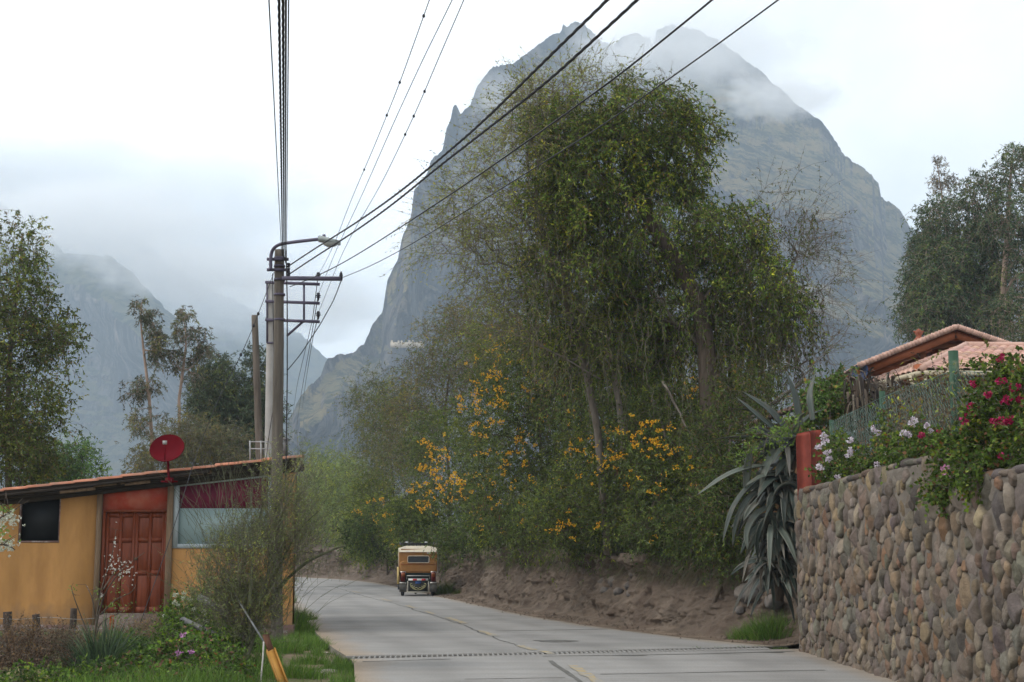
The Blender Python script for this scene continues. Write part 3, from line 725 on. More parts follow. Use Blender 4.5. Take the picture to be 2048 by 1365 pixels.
def wire_fence():
    m_p = mat("green_post_paint", (.032, .075, .045), .6, .25, 6, .2, 30, col2=(.14, .15, .09), c2scale=6, c2lo=.55, c2hi=.7)
    m_w = mat("green_wire", (.10, .15, .125), .5, .2, 3)
    root = empty("wire_fence", (5.4, 20.8, 2.2), label="green diamond wire fence on round posts above the stone wall", cat="fence")
    o = np.array([5.4, 20.8, 2.2])
    path = np.array([(5.4, 24.1), (5.4, 20.75), (5.42, 17.4), (5.75, 14.4), (6.1, 11)])
    zt = [3.72, 3.80, 3.78, 3.35, 3.35]
    for (x, y), z, r in zip(path, (3.78, 3.9, 4.03, 3.5, 3.5), (.04, .045, .062, .045, .045)):
        MB().tube([(x-o[0]+.03, y-o[1], -.3), (x-o[0]+.03, y-o[1], z-o[2])], r, 12).build("post", m_p, root, smooth=False)
    s = np.r_[0, np.cumsum(np.linalg.norm(np.diff(path, axis=0), axis=1))]
    a = .062; n = int(s[-1]/a); P0, P1 = [], []
    xx = lambda q: np.array([np.interp(q, s, path[:, 0]), np.interp(q, s, path[:, 1])])
    rows = 26
    for i in range(n):
        for j in range(rows):
            q0, q1 = i*a, (i+1)*a
            zt0 = np.interp(q0, s, zt); zb = 2.32; dz = (zt0-zb)/rows
            sag = .03*math.sin(q0*1.7)
            d = 1 if (i+j) % 2 else 0
            z0, z1 = zb+(j+(1-d))*dz+sag, zb+(j+d)*dz+sag
            wob = .012*math.sin(q0*9+j*2.1)
            p, q = xx(q0), xx(q1)
            P0.append((p[0]+wob+.012*d, p[1], z0)); P1.append((q[0]+wob, q[1], z1))
    P0 = np.array(P0)-o; P1 = np.array(P1)-o
    V, Fq = segs(P0, P1, np.full(len(P0), .0042), np.full(len(P0), .0042), 3)
    mb = MB().add(V, Fq)
    for zz in (0,):
        pts = [(*xx(q), np.interp(q, s, zt)) for q in np.linspace(0, s[-1], 30)]
        mb.tube(np.array(pts)-o, .005, 4)
    mb.build("wire_mesh", m_w, root)
wire_fence()

# ------------------------------------------------------------------ orange house on the left
YH = 28.4
def pz(px, py, Y=YH): return P(px, 1090, Y)[0], P(px, py, Y)[2]
def left_house():
    m_wall = mat("ochre_plaster", (.43, .225, .078), .9, .14, 1.6, .25, 25, col2=(.32, .16, .055), c2scale=1.3, c2lo=.48, c2hi=.75, bdist=.006, stretch=(1.6, 1, .5))
    nt = m_wall.node_tree; b_ = nt.nodes['Principled BSDF']; src = b_.inputs['Base Color'].links[0].from_socket      # mud splashed up the foot of the wall
    tc = [n for n in nt.nodes if n.type == 'TEX_COORD'][0]; sp = nt.nodes.new("ShaderNodeSeparateXYZ"); nt.links.new(tc.outputs['Object'], sp.inputs[0])
    nn = nt.nodes.new("ShaderNodeTexNoise"); nn.inputs['Scale'].default_value = 5; nn.inputs['Detail'].default_value = 8; nt.links.new(tc.outputs['Object'], nn.inputs['Vector'])
    ma = nt.nodes.new("ShaderNodeMath"); ma.operation = 'MULTIPLY_ADD'; ma.inputs[1].default_value = -.9; nt.links.new(nn.outputs['Fac'], ma.inputs[0]); nt.links.new(sp.outputs['Z'], ma.inputs[2])
    mr = nt.nodes.new("ShaderNodeMapRange"); mr.inputs[1].default_value = -.42; mr.inputs[2].default_value = .12; mr.inputs[3].default_value = .75; mr.inputs[4].default_value = 0; nt.links.new(ma.outputs[0], mr.inputs[0])
    mx = nt.nodes.new("ShaderNodeMix"); mx.data_type = 'RGBA'; nt.links.new(mr.outputs[0], mx.inputs[0]); nt.links.new(src, mx.inputs[6]); mx.inputs[7].default_value = (.17, .12, .085, 1); nt.links.new(mx.outputs[2], b_.inputs['Base Color'])
    m_red = mat("coral_panel", (.40, .062, .035), .6, .12, 4, col2=(.42, .12, .075), c2scale=2.2)
    m_door = mat("door_wood", (.17, .040, .016), .45, .25, 3, .2, 20, stretch=(6, 6, .6))
    m_post = mat("grey_timber", (.20, .135, .085), .85, .25, 4, .4, 20, stretch=(4, 4, .5))
    m_beam = mat("dark_timber", (.045, .035, .028), .9, .3, 3)
    m_til = mat("roof_tile_clay", (.42, .16, .09), .85, .3, 4, .3, 20, col2=(.22, .12, .085), c2scale=2)
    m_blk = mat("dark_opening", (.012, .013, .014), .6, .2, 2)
    m_frm = mat("window_frame_white", (.36, .41, .43), .5, .08, 3)
    m_mar = mat("maroon_cloth", (.13, .012, .035), .7, .25, 2.5, stretch=(3, 1, .6))
    m_teal = mat("frosted_pane", (.27, .36, .36), .25, .06, .8)
    m_pl = mat("plinth", (.33, .29, .27), .95, .25, 3, .5, 18, col2=(.19, .115, .10), c2scale=3.5, c2lo=.42, c2hi=.5)
    root = empty("ochre_house", (-8, YH, 0), label="low ochre house with red double door and sloping tiled roof", cat="house")
    o = np.array([-8, YH, 0.])
    def B(mb): 
        for a in range(len(mb.V)): mb.V[a] = mb.V[a]-o
        return mb
    xl = pz(-230, 1100)[0]; xr = pz(588, 1100)[0]
    def ztop(px): return pz(px, 1003 - px*.118)[1]+.06
    # wall pieces (front), with openings for window, door and glazed bay
    def piece(mb, px0, px1, zb0, zb1, pt0=None, pt1=None, y=0.0, th=.22):
        x0, x1 = pz(px0, 1000)[0], pz(px1, 1000)[0]
        t0 = ztop(px0) if pt0 is None else pt0; t1 = ztop(px1) if pt1 is None else pt1
        mb.prism([(x0, zb0), (x1, zb1), (x1, t1), (x0, t0)], YH+y, YH+y+th)
    zp = pz(0, 1250)[1]
    mb = MB(); zwb = pz(0, 1082)[1]; zgb = pz(0, 1097)[1]; T = .22
    XS = [pz(p, 0)[0] for p in (-230, 35, 118, 197)]; TP = [ztop(-230), ztop(35), ztop(118), ztop(197)]
    V = [(XS[0], YH, zp), (XS[1], YH, zp), (XS[2], YH, zp), (XS[3], YH, zp), (XS[0], YH, zwb), (XS[1], YH, zwb), (XS[2], YH, zwb), (XS[3], YH, zwb), (XS[0], YH, TP[0]), (XS[1], YH, TP[1]), (XS[2], YH, TP[2]), (XS[3], YH, TP[3])]
    V += [(x, y+T, z) for x, y, z in V]
    mb.add(V, [[0, 1, 5, 4], [1, 2, 6, 5], [2, 3, 7, 6], [4, 5, 9, 8], [6, 7, 11, 10], [5, 6, 18, 17], [5, 17, 21, 9], [18, 6, 10, 22], [3, 15, 19, 7], [7, 19, 23, 11], [15, 14, 18, 19], [14, 13, 17, 18], [13, 12, 16, 17], [17, 16, 20, 21], [19, 18, 22, 23]])
    xa_, xm_, xb2 = pz(339, 0)[0], pz(545, 0)[0], xr
    V = [(xa_, YH, zp), (xm_, YH, zp), (xb2, YH, zp), (xa_, YH, zgb), (xm_, YH, zgb), (xb2, YH, zgb), (xm_, YH, ztop(545)), (xb2, YH, ztop(588))]; V += [(x, y+T, z) for x, y, z in V]
    mb.add(V, [[0, 1, 4, 3], [1, 2, 5, 4], [4, 5, 7, 6], [3, 4, 12, 11], [4, 6, 14, 12], [0, 3, 11, 8]])
    zr = ztop(588); zl = ztop(-230)
    # side and back walls
    xb_ = xr-1.0                                 # the end wall follows the bend of the road
    mb.add([(xr, YH+.22, zp), (xb_, YH+5.2, zp), (xb_, YH+5.2, zr), (xr, YH+.22, zr), (xr-.2, YH+.22, zp), (xb_-.2, YH+5.2, zp), (xb_-.2, YH+5.2, zr), (xr-.2, YH+.22, zr)],
           [[0, 1, 2, 3], [7, 6, 5, 4], [0, 4, 5, 1], [3, 2, 6, 7]])
    mb.prism([(xl, zp), (xb_, zp), (xb_, zr), (xl, zl)], YH+5.2, YH+5.4)
    B(mb).build("walls", m_wall, root)
    mb = MB().box((xl, YH-.03, -.25), (pz(200, 1100)[0], YH+.2, zp)); mb.box((pz(333, 0)[0], YH-.03, -.25), (xr+.02, YH+.2, zp))
    B(mb).build("plinth", m_pl, root)
    # dark window
    x0, x1 = pz(35, 0)[0], pz(118, 0)[0]
    w = B(MB().box((x0, YH+.12, zwb), (x1, YH+.2, ztop(35)-.02))).build("window", m_blk, root)
    mb = MB(); mb.box((x0, YH-.012, zwb-.035), (x1, YH+.12, zwb)); mb.box((x1-.03, YH+.02, zwb), (x1, YH+.1, ztop(110)-.05)); mb.box((x0, YH+.02, zwb), (x0+.03, YH+.1, ztop(35)-.05))
    B(mb).build("frame", m_pl, w)
    # coral panel over the door
    mb = MB(); xa, xb = pz(201, 0)[0], pz(333, 0)[0]; zd = pz(0, 1020)[1]
    mb.prism([(xa, zd), (xb, zd), (xb, pz(333, 958)[1]), (xa, pz(201, 972)[1])], YH+.03, YH+.12)
    B(mb).build("door_head_panel", m_red, root)
    # door
    zs = pz(0, 1229)[1]; mb = MB()
    fx0, fx1 = pz(203, 0)[0], pz(333, 0)[0]
    mb.box((fx0, YH-.0, zs), (pz(208.5, 0)[0], YH+.14, zd)); mb.box((pz(328, 0)[0], YH, zs), (fx1, YH+.14, zd))
    mb.box((fx0, YH-.003, zd-.05), (fx1, YH+.14, zd+.003))
    door = B(mb).build("door", m_door, root)
    for lx0, lx1 in ((209, 268), (268.6, 327.5)):
        mb = MB(); X0, X1 = pz(lx0, 0)[0], pz(lx1, 0)[0]; z0, z1 = zs+.02, zd-.055
        y = YH+.06
        mb.box((X0, y+.03, z0), (X1, y+.05, z1))
        st = .055; Wd = X1-X0; cols = [X0, X0+Wd/2, X1]
        for cxx in (X0, X0+Wd/2-st/2, X1-st): mb.box((cxx, y, z0), (cxx+st, y+.03, z1))
        hs = [z0, z0+.12, z0+.12+.62, z0+.12+.62+.09, z0+.12+.62+.09+.55, z0+.12+.62+.09+.55+.09, z1-.09, z1]
        for a, b in ((hs[0], hs[1]), (hs[2], hs[3]), (hs[4], hs[5]), (hs[6], hs[7])):
            for c0, c1 in ((X0+st, X0+Wd/2-st/2), (X0+Wd/2+st/2, X1-st)): mb.box((c0, y+.002, a), (c1, y+.03, b))
        for a, b in ((hs[1], hs[2]), (hs[3], hs[4]), (hs[5], hs[6])):
            for c0, c1 in ((X0+st, X0+Wd/2-st/2), (X0+Wd/2+st/2, X1-st)):
                g = .03
                V = [(c0, y+.03, a), (c1, y+.03, a), (c1, y+.03, b), (c0, y+.03, b), (c0+g, y+.008, a+g), (c1-g, y+.008, a+g), (c1-g, y+.008, b-g), (c0+g, y+.008, b-g)]
                mb.add(V, [[0, 1, 5, 4], [1, 2, 6, 5], [2, 3, 7, 6], [3, 0, 4, 7], [4, 5, 6, 7]])
        leaf = B(mb).build("door_leaf", m_door, door)
    MB().tube(np.array([(pz(272, 1118)[0], YH+.02, pz(272, 1118)[1]), (pz(272, 1118)[0], YH+.06, pz(272, 1118)[1])])-o, .03, 12).build("handle", mat("old_brass", (.12, .09, .05), .4, metal=.8), door)
    # timber posts either side of the door, standing proud
    for px0, px1, pt in ((192, 201.5, 984), (333, 344.5, 962)):
        mb = MB().box((pz(px0, 0)[0], YH-.06, -.1), (pz(px1, 0)[0], YH+.12, pz(px0, pt)[1])); B(mb).build("timber_post", m_post, root)
    # glazed bay
    mb = MB(); gx0, gx1 = pz(345, 0)[0], pz(543.5, 0)[0]
    def ztg(px): return pz(px, 964.5-(px-345)*.108)[1]
    fw = .10; y0, y1 = YH-.02, YH+.1
    mb.prism([(gx0, zgb), (gx0+fw, zgb), (gx0+fw, ztg(355)), (gx0, ztg(345))], y0, y1)
    mb.prism([(gx1-fw, zgb), (gx1, zgb), (gx1, ztg(543)), (gx1-fw, ztg(533))], y0, y1)
    mb.prism([(gx0+fw, zgb), (gx1-fw, zgb), (gx1-fw, zgb+.085), (gx0+fw, zgb+.085)], y0+.002, y1)
    mb.prism([(gx0+fw, ztg(355)-.10), (gx1-fw, ztg(533)-.10), (gx1-fw, ztg(533)), (gx0+fw, ztg(355))], y0+.002, y1)
    win = B(mb).build("window", m_frm, root, label="large glazed bay with maroon upper half and frosted lower half")
    zm = pz(0, 1017)[1]
    B(MB().prism([(gx0+fw, zm), (gx1-fw, zm), (gx1-fw, ztg(533)-.10), (gx0+fw, ztg(355)-.10)], YH+.04, YH+.06)).build("curtain", m_mar, win)
    B(MB().box((gx0+fw, YH+.035, zgb+.085), (gx1-fw, YH+.055, zm))).build("pane", m_teal, win)
    # roof: planks, beams and overlapping clay tiles, eave standing forward of the wall
    def zroof(px): return pz(px, 977.6-px*.1135, YH-.55)[1]
    ex0, ex1 = pz(-240, 0, YH-.55)[0], pz(597, 0, YH-.55)[0]
    sl = (zroof(597)-zroof(-240))/(ex1-ex0)
    def zx(x): return zroof(-240)+(x-ex0)*sl
    mb = MB(); V = np.array([(ex0, YH-.5), (ex1, YH-.5), (ex1-1.1, YH+5.8), (ex0, YH+5.8)]); mb.add([(x, y, zx(x)-.09) for x, y in V]+[(x, y, zx(x)-.05) for x, y in V], [[3, 2, 1, 0], [4, 5, 6, 7], [0, 1, 5, 4], [1, 2, 6, 5], [2, 3, 7, 6], [3, 0, 4, 7]])
    B(mb).build("roof_deck", m_beam, root)
    rng = np.random.default_rng(2)
    x = ex0; mb = MB(); k = 0
    while x < ex1:
        w = .46; x1 = min(x+w+.05, ex1+.04)
        for row, yy in enumerate(np.arange(YH-.55, YH+5.6, .2)):
            if x1 > ex1+.05-(yy-YH+.55)*.175: continue
            rr = rng.uniform(-.006, .006); n = 7; th = np.linspace(0, math.pi, n)
            cc = np.array([1, 1, 1])*rng.uniform(.75, 1.2)
            for xx_, zz_ in ((x, .012), (x1, -.006)): pass
            V = [(x, yy+.1-.1*math.cos(t), zx(x)-.045+.012+rr+.055*math.sin(t)) for t in th]+[(x1, yy+.1-.1*math.cos(t), zx(x1)-.05+.0+rr+.055*math.sin(t)) for t in th]
            mb.add(V, [[i, i+1, n+i+1, n+i] for i in range(n-1)], c=cc)
        x += w; k += 1
    m_til2 = mat("roof_tiles", (.40, .16, .095), .85, .3, 4, .3, 20, col2=(.24, .13, .09), c2scale=2, tint=True)
    rf = B(mb).build("roof", m_til2, root)
    # under-eave timbers
    mb = MB()
    for k_, (dy, dz, hh, ww, a, b, c) in enumerate([(-.30, -.15, .10, .08, 0, 1, 0), (-.02, -.22, .14, .12, 0, 1, 0), (-.48, -.12, .05, .05, 0.0, .78, 1)]):
        mb.bar((ex0+(ex1-ex0)*a, YH+dy, zx(ex0+(ex1-ex0)*a)+dz), (ex0+(ex1-ex0)*b, YH+dy, zx(ex0+(ex1-ex0)*b)+dz), ww, hh)
    for x in np.arange(ex0+.3, ex1, .85):
        mb.bar((x, YH-.47, zx(x)-.13), (x, YH+.5, zx(x)-.13), .07, .09)
    B(mb).build("eave_timber", m_beam, root)
    # pale laths that catch the light under the eave
    for (a, b, q) in ((188, 262, 972), (350, 423, 952), (120, 190, 985), (250, 300, 969)):
        p0 = P(a, q, YH-.4)-o; p1 = P(b, q-(b-a)*.105, YH-.4)-o
        MB().bar(p0, p1, .05, .06).build("lath", m_post, root)
    # stone step
    mb = MB()
    for (px0, px1, py0, py1, y) in ((196, 336, 1230, 1252, -.35), (188, 345, 1252, 1275, -.6)):
        a = pz(px0, py1, YH+y); b = pz(px1, py0, YH+y); mb.box((a[0], YH+y, -.2), (b[0], YH+.02, b[1]))
    V = mb
    B(mb).build("step", mat("step_stone", (.15, .115, .10), .95, .35, 3, 1.0, 9, bdist=.05), root)
left_house()

def dish(name, px, py, Y, R_, m, facing, label, standz, lnb=True):
    c = P(px, py, Y); root = empty(name, tuple(c), label=label, cat="satellite dish")
    f = np.asarray(facing, float); f /= np.linalg.norm(f); x = np.cross((0, 0, 1), f); x /= np.linalg.norm(x); y = np.cross(f, x)
    R3 = np.stack([x, y, f], 1)
    rr = np.linspace(0, R_, 9); prof = [(r+1e-4, .28*r*r/R_-.28*R_*.3) for r in rr]
    mb = MB().lathe(prof, k=36, R=R3); mb.lathe([(r+1e-4, z-.012) for r, z in prof][::-1], k=36, R=R3)
    mb.lathe([(R_, prof[-1][1]-.012), (R_+.006, prof[-1][1]-.006), (R_, prof[-1][1])], k=36, R=R3)
    mb.build("bowl", m, root, smooth=True)
    if lnb:
        mg = mat("lnb_grey", (.35, .34, .33), .5)
        p0 = R3 @ np.array([0, -R_*.95, .02]); p1 = R3 @ np.array([0, -R_*.12, R_*.85]); 
        MB().tube([p0, (p0+p1)/2+f*.0, p1], .012, 8).build("feed_arm", m, root)
        MB().box(p1-.035, p1+.035).build("receiver", mg, root)
    MB().tube([(0, .06, -.02)-f*.08*0, (0, .07, -R_*.6), (.015, .07, -R_-.1), (.04, .07, standz)], .024, 10).build("mast", m, root)
    MB().box((-.03, .03, standz-.02), (.11, .14, standz+.08)).box((-.12, .05, standz-.01), (.2, .1, standz+.02)).build("bracket", m, root)
m_dred = mat("dish_red", (.10, .002, .006), .85, .12, 3, spec=.08)
dish("satellite_dish", 335, 900, 27.75, .33, m_dred, (.02, -1, .66), "red round satellite dish on a bent mast above the door", -.62)
m_dblue = mat("dish_blue", (.03, .05, .12), .5, .12, 3)
dish("satellite_dish", 1721, 747, 36.5, .26, m_dblue, (-.75, -.65, .3), "dark blue satellite dish under the corner of the pavilion roof", -.5, lnb=False)

# ------------------------------------------------------------------ poles
m_wood = mat("weathered_pole", (.125, .108, .09), .95, .35, 3, .8, 14, stretch=(5, 5, .35), bdist=.02)
m_cpole = mat("concrete_pole", (.38, .37, .35), .85, .12, 3, .3, 12)
m_steel = mat("painted_steel", (.085, .075, .11), .5, .2, 5)
m_cable = mat("black_cable", (.03, .03, .034), .6, .2, 4)
m_ins = mat("insulator_glaze", (.025, .022, .03), .25, .1, 4)
def crooked(p0, p1, r0, r1, n, seed, k=14, amp=.03):
    t = np.linspace(0, 1, n); p = np.outer(1-t, p0)+np.outer(t, p1)
    p[:, 0] += amp*(fbm(t*4, t*0, seed, 3)-.5)*2*np.sin(t*math.pi*.9+.2); p[:, 1] += amp*(fbm(t*4, t*0+4, seed, 3)-.5)*2
    r = (r0*(1-t)+r1*t)*(1+.10*(fbm(t*22, t*0, seed+3, 3)-.5))
    return p, r
PB = P(556, 1215, 26.0); PT = P(559, 500, 26.0)
p_, r_ = crooked((PB[0], 26, -.3), PT, .112, .088, 60, 3)
root = empty("utility_pole", (PB[0], 26, 0), label="tall weathered timber utility pole carrying the street lamp", cat="utility pole")
o_ = np.array([PB[0], 26, 0.])
MB().tube(p_-o_, r_, 14).build("shaft", m_wood, root, smooth=True)
mb = MB()
for py in (517, 533, 560, 590, 640): 
    c = P(559, py, 26)-o_; mb.lathe([(.09, -.02), (.106, -.02), (.106, .02), (.09, .02)], c, 16)
mb.build("straps", m_steel, root)
mb = MB()
for py in (519, 540):   # clamps for the lamp bracket
    c = P(548, py, 25.9); mb.bar(P(534, py, 25.9)-o_, P(577, py, 25.9)-o_, .05, .05)
mb.build("clamp_bar", m_steel, root)
mb = MB()
for py in (531, 541, 548, 556):
    mb.lathe([(.001, -.04), (.03, -.04), (.03, -.01), (.018, 0), (.03, .01), (.03, .04), (.001, .04)], P(577, py, 25.9)-o_, 12)
mb.build("insulator", m_ins, root)
# service cables running down the shaft
mb = MB()
for k, (dx, r) in enumerate(((.13, .012), (.105, .008))):
    pts = [P(569+dx*12, 500, 25.85), P(573, 600, 25.85), P(573, 760, 25.84), P(571, 900, 25.83), P(568, 1100, 25.82)]
    mb.tube(np.array(pts)-o_+(dx*.1, 0, 0), r, 6)
mb.build("down_cable", m_cable, root)
# big dead-end arm
arm = MB().bar(P(566, 557, 25.8)-o_, P(683, 558, 25.2)-o_, .07, .07)
arm.build("cross_arm", m_steel, root)
MB().lathe([(.001, -.07), (.02, -.06), (.035, 0), (.02, .06), (.001, .09)], P(682, 552, 25.2)-o_, 10).build("insulator", m_ins, root)
# street lamp
def lamp():
    root = empty("street_lamp", tuple(P(545, 530, 25.85)), label="grey street lamp on a curved arm at the top of the timber pole", cat="street lamp")
    o = P(545, 530, 25.85)
    pts = [P(541.5, 540, 25.85), P(541.5, 520, 25.85), P(543, 507, 25.85), P(548, 497, 25.8), P(556, 491, 25.75), P(568, 487.5, 25.7), P(600, 483, 25.5), P(641, 478.5, 25.2)]
    # round the bend
    q = smooth_curve(np.array(pts)); MB().tube(q-o, .032, 10).build("arm", m_steel, root, smooth=True)
    a = P(637, 479, 25.2); b = P(681, 486, 24.9); L_ = np.linalg.norm(b-a); d = (b-a)/L_
    n = 14; th = np.linspace(0, 2*math.pi, 16, endpoint=False); V = []
    for t in np.linspace(0, 1, n):
        w = .10*(math.sin(math.pi*min(1, t*1.1+.18))**.5) if t < .97 else .03; h = .065*(1-.6*t)*(1 if t > .04 else .8)+.012
        for th_ in th:
            up = math.sin(th_); V.append(a+d*L_*t + np.array([0, w*1.15*math.cos(th_), (h if up > 0 else .05)*up]))
    i = np.arange(n-1)[:, None]*16; j = np.arange(16)[None]; jn = (j+1) % 16
    MB().add(np.array(V)-o, np.stack([i+j, i+jn, i+16+jn, i+16+j], -1).reshape(-1, 4), [list(range(16))[::-1]], [[(n-1)*16+k for k in range(16)]]).build("lamp_head", mat("lamp_housing", (.24, .27, .26), .5, .1, 5), root, smooth=True)
    c = (a*.45+b*.55)-(0, 0, .05)
    prof = [(1e-3, -.055), (.06, -.05), (.10, -.02), (.115, .012)]
    mb = MB().lathe(prof, (0, 0, 0), 16); mb.V[0] = mb.V[0]*(1.25, .9, 1)+c-o
    mb.build("lens", mat("lamp_lens", (.38, .40, .39), .3, .05, 5), root, smooth=True)
    mb = MB(); pc = P(648, 474, 25.15)-o; mb.lathe([(1e-3, .045), (.028, .04), (.03, 0), (.03, -.02)], pc, 12).build("photocell", m_steel, root)
lamp()

# concrete pole with three brackets
CB = P(536, 1150, 36.0); o2 = np.array([CB[0], 36, 0.])
root = empty("utility_pole", tuple(o2), label="pale concrete utility pole with stepped steel brackets behind the timber pole", cat="utility pole")
t = np.linspace(0, 1, 12); c0 = np.array([CB[0], 36, 0.]); c1 = P(541.5, 566, 36)
MB().tube(np.outer(1-t, c0)+np.outer(t, c1)-o2, .125-.035*t, 16).build("shaft", m_cpole, root, smooth=True)
for py, x1 in ((566, 639), (604, 639), (641, 639)):
    MB().bar(P(531, py-1, 35.85)-o2, P(x1, py+3, 35.6)-o2, .06, .07).build("bracket_arm", m_steel, root)
MB().bar(P(608, 568, 35.7)-o2, P(608, 642, 35.7)-o2, .04, .05).build("upright", m_steel, root)
MB().bar(P(607, 643, 35.7)-o2, P(574, 672, 35.85)-o2, .04, .05).build("brace", m_steel, root)
MB().bar(P(534, 566, 35.9)-o2, P(534, 686, 35.9)-o2, .03, .04).bar(P(534, 686, 35.9)-o2, P(560, 686, 35.9)-o2, .03, .05).build("cable_guard", m_steel, root)
for py in (553, 594, 631):
    prof = [(1e-3, .11), (.03, .10), (.05, .075), (.03, .055), (.075, .03), (.03, .01), (.065, -.01), (.03, -.03), (.02, -.1), (1e-3, -.12)]
    MB().lathe(prof, P(636.5, py, 35.6)-o2, 14).build("insulator", m_ins, root)
# leaning short timber pole
LB = P(531, 1130, 33); o3 = np.array([LB[0], 33, 0.])
root = empty("timber_post", tuple(o3), label="short leaning timber post behind the roof, left of the poles", cat="post")
p_, r_ = crooked((LB[0]+.02, 33, 0), P(509, 631, 33), .105, .075, 40, 13, amp=.04)
MB().tube(p_-o3, r_, 12).build("shaft", m_wood, root, smooth=True)
# metal tank frame seen over the roof
root = empty("metal_railing", tuple(P(510, 905, 31)), label="low pale metal railing standing behind the house roof", cat="railing")
o4 = P(510, 905, 31); mb = MB()
for x in (500, 522, 548): mb.bar(P(x, 925, 31)-o4, P(x, 882, 31)-o4, .03, .03)
for y in (884, 898): mb.bar(P(498, y, 31)-o4, P(550, y, 31)-o4, .025, .025)
mb.build("bars", mat("galvanised", (.32, .33, .33), .5), root)
root = empty("chimney_box", tuple(P(571, 905, 31)), label="small grey metal box beyond the right roof corner", cat="vent")
MB().box(P(566, 912, 31)-P(571, 905, 31), P(577, 880, 31.2)-P(571, 905, 31)).build("housing", mat("box_grey", (.13, .13, .13), .6), root)
MB().box(P(565, 880, 30.98)-P(571, 905, 31), P(578, 877.5, 31.25)-P(571, 905, 31)).build("cap", mat("cap_grey", (.18, .18, .18), .6), root)

# ------------------------------------------------------------------ cables
def cable(pix, d0, d1, r, label, twist=False, group=None, k=5, knots=(), name="power_cable", m=None, cat="cable"):
    pix = np.array(pix, float); s = np.r_[0, np.cumsum(np.hypot(*np.diff(pix, axis=0).T))]; s /= s[-1]
    q = np.linspace(0, 1, 60); 
    # smooth spline through surveyed points
    px = np.interp(q, s, pix[:, 0]); py = np.interp(q, s, pix[:, 1])
    for _ in range(12):
        px[1:-1] = .25*px[:-2]+.5*px[1:-1]+.25*px[2:]; py[1:-1] = .25*py[:-2]+.5*py[1:-1]+.25*py[2:]
    Y = 1/((1-q)/d0+q/d1); pts = Pv(px, py, Y)
    if d1 < 20:                                # the span carries on over the road behind the viewpoint
        dd = (pts[-1]-pts[-6]); dd /= np.linalg.norm(dd); e = np.linspace(1.5, 34, 24)[:, None]
        pts = np.vstack([pts, pts[-1]+dd*e+np.array([0, 0, .0045])*e*e])
    o = pts[0].copy()
    mb = MB()
    if twist:
        L_ = np.r_[0, np.cumsum(np.linalg.norm(np.diff(pts, axis=0), axis=1))]; n = int(L_[-1]/.06)
        t = np.linspace(0, L_[-1], n); c = np.stack([np.interp(t, L_, pts[:, i]) for i in range(3)], -1)
        tg = np.gradient(c, axis=0); tg /= np.linalg.norm(tg, axis=1)[:, None]; a = np.cross(tg, (0, 0, 1.)); a /= np.linalg.norm(a, axis=1)[:, None]; b = np.cross(tg, a)
        for j in range(3):
            ph = t*2*math.pi/.62 + j*2*math.pi/3
            cc = c + r*1.05*(a*np.cos(ph)[:, None]+b*np.sin(ph)[:, None]); mb.tube(cc-o, r, k)
    else: mb.tube(pts-o, r, k)
    for kp in knots:
        i = int(kp*59); mb.lathe([(1e-3, -4*r), (2.6*r, -3*r), (3.4*r, 0), (2.2*r, 3.5*r), (1e-3, 4.5*r)], pts[i]-o, 8)
    ob = mb.build(name, m or m_cable, smooth=True, label=label, cat=cat, group=group); ob.location = tuple(o); return ob
cable([(578, 532), (640, 490), (700, 455), (800, 385), (860, 335), (960, 250), (1100, 112), (1215, 0), (1300, -85)], 26, 9, .0068, "upper twisted black cable rising from the pole to the top edge", True, "overhead cables")
cable([(578, 549), (640, 507), (700, 471), (800, 399), (862, 345), (960, 270), (1100, 160), (1275, 0), (1370, -92)], 26, 9, .0068, "lower twisted black cable running close below its twin", True, "overhead cables")
cable([(580, 574), (612, 566), (700, 520), (840, 430), (960, 350), (1080, 265), (1240, 150), (1425, 0), (1530, -90)], 26, 9, .0085, "plain cable crossing the tree top below the twisted pair", False, "overhead cables")
cable([(684, 556), (720, 546), (840, 480), (980, 392), (1200, 255), (1400, 115), (1557, 0), (1670, -85)], 25.2, 9, .0065, "lowest thin cable leaving the end of the long cross arm", False, "overhead cables")
for k, (x0, xt, r, tw, lab) in enumerate([(563, 538, .007, False, "leftmost of the near vertical cables above the timber pole"), (565, 558, .0075, True, "thick twisted cable rising straight above the timber pole"),
                                          (568, 566, .0075, True, "second thick cable right of the twisted one above the pole"), (571, 572, .011, False, "dark cable second from the right above the timber pole"), (573, 577.5, .007, False, "rightmost of the near vertical cables above the timber pole")]):
    cable([(x0, 505+k*7), (x0+(xt-x0)*.5, 250), (xt, 0), (xt+(xt-x0)*.2, -90)], 25.9, 8.5, r*.8, lab, tw, "cables above the pole")
cable([(634, 555), (665, 500), (700, 405), (750, 290), (800, 165), (859, 0), (890, -90)], 35.6, 14, .0055, "left thin beaded wire dropping to the concrete pole", group="thin wires", knots=(.35, .52, .62, .82), k=4)
cable([(634, 596), (672, 500), (720, 400), (790, 240), (850, 110), (905, 0), (945, -90)], 35.6, 14, .0055, "middle thin wire dropping to the concrete pole", group="thin wires", k=4)
cable([(634, 633), (690, 492), (765, 365), (803, 285), (833, 222), (880, 110), (928, 0), (965, -90)], 35.6, 14, .0055, "right thin wire with small clumps of moss on it", group="thin wires", knots=(.28, .52, .56, .64), k=4)
for k, (x1, y1) in enumerate([(594, 770), (602, 790), (612, 760)]):
    cable([(636, 555+k*39), (625, 640+k*20), (x1, y1), (x1-8, y1+60)], 35.6, 120, .011, ["left", "middle", "right"][k]+" thin wire running on behind the concrete pole to the valley", group="thin wires", k=4)
cable([(683, 560), (668, 600), (640, 650), (600, 711), (574, 742)], 25.2, 25.8, .009, "slack cable looping from the cross arm back to the pole", k=5)
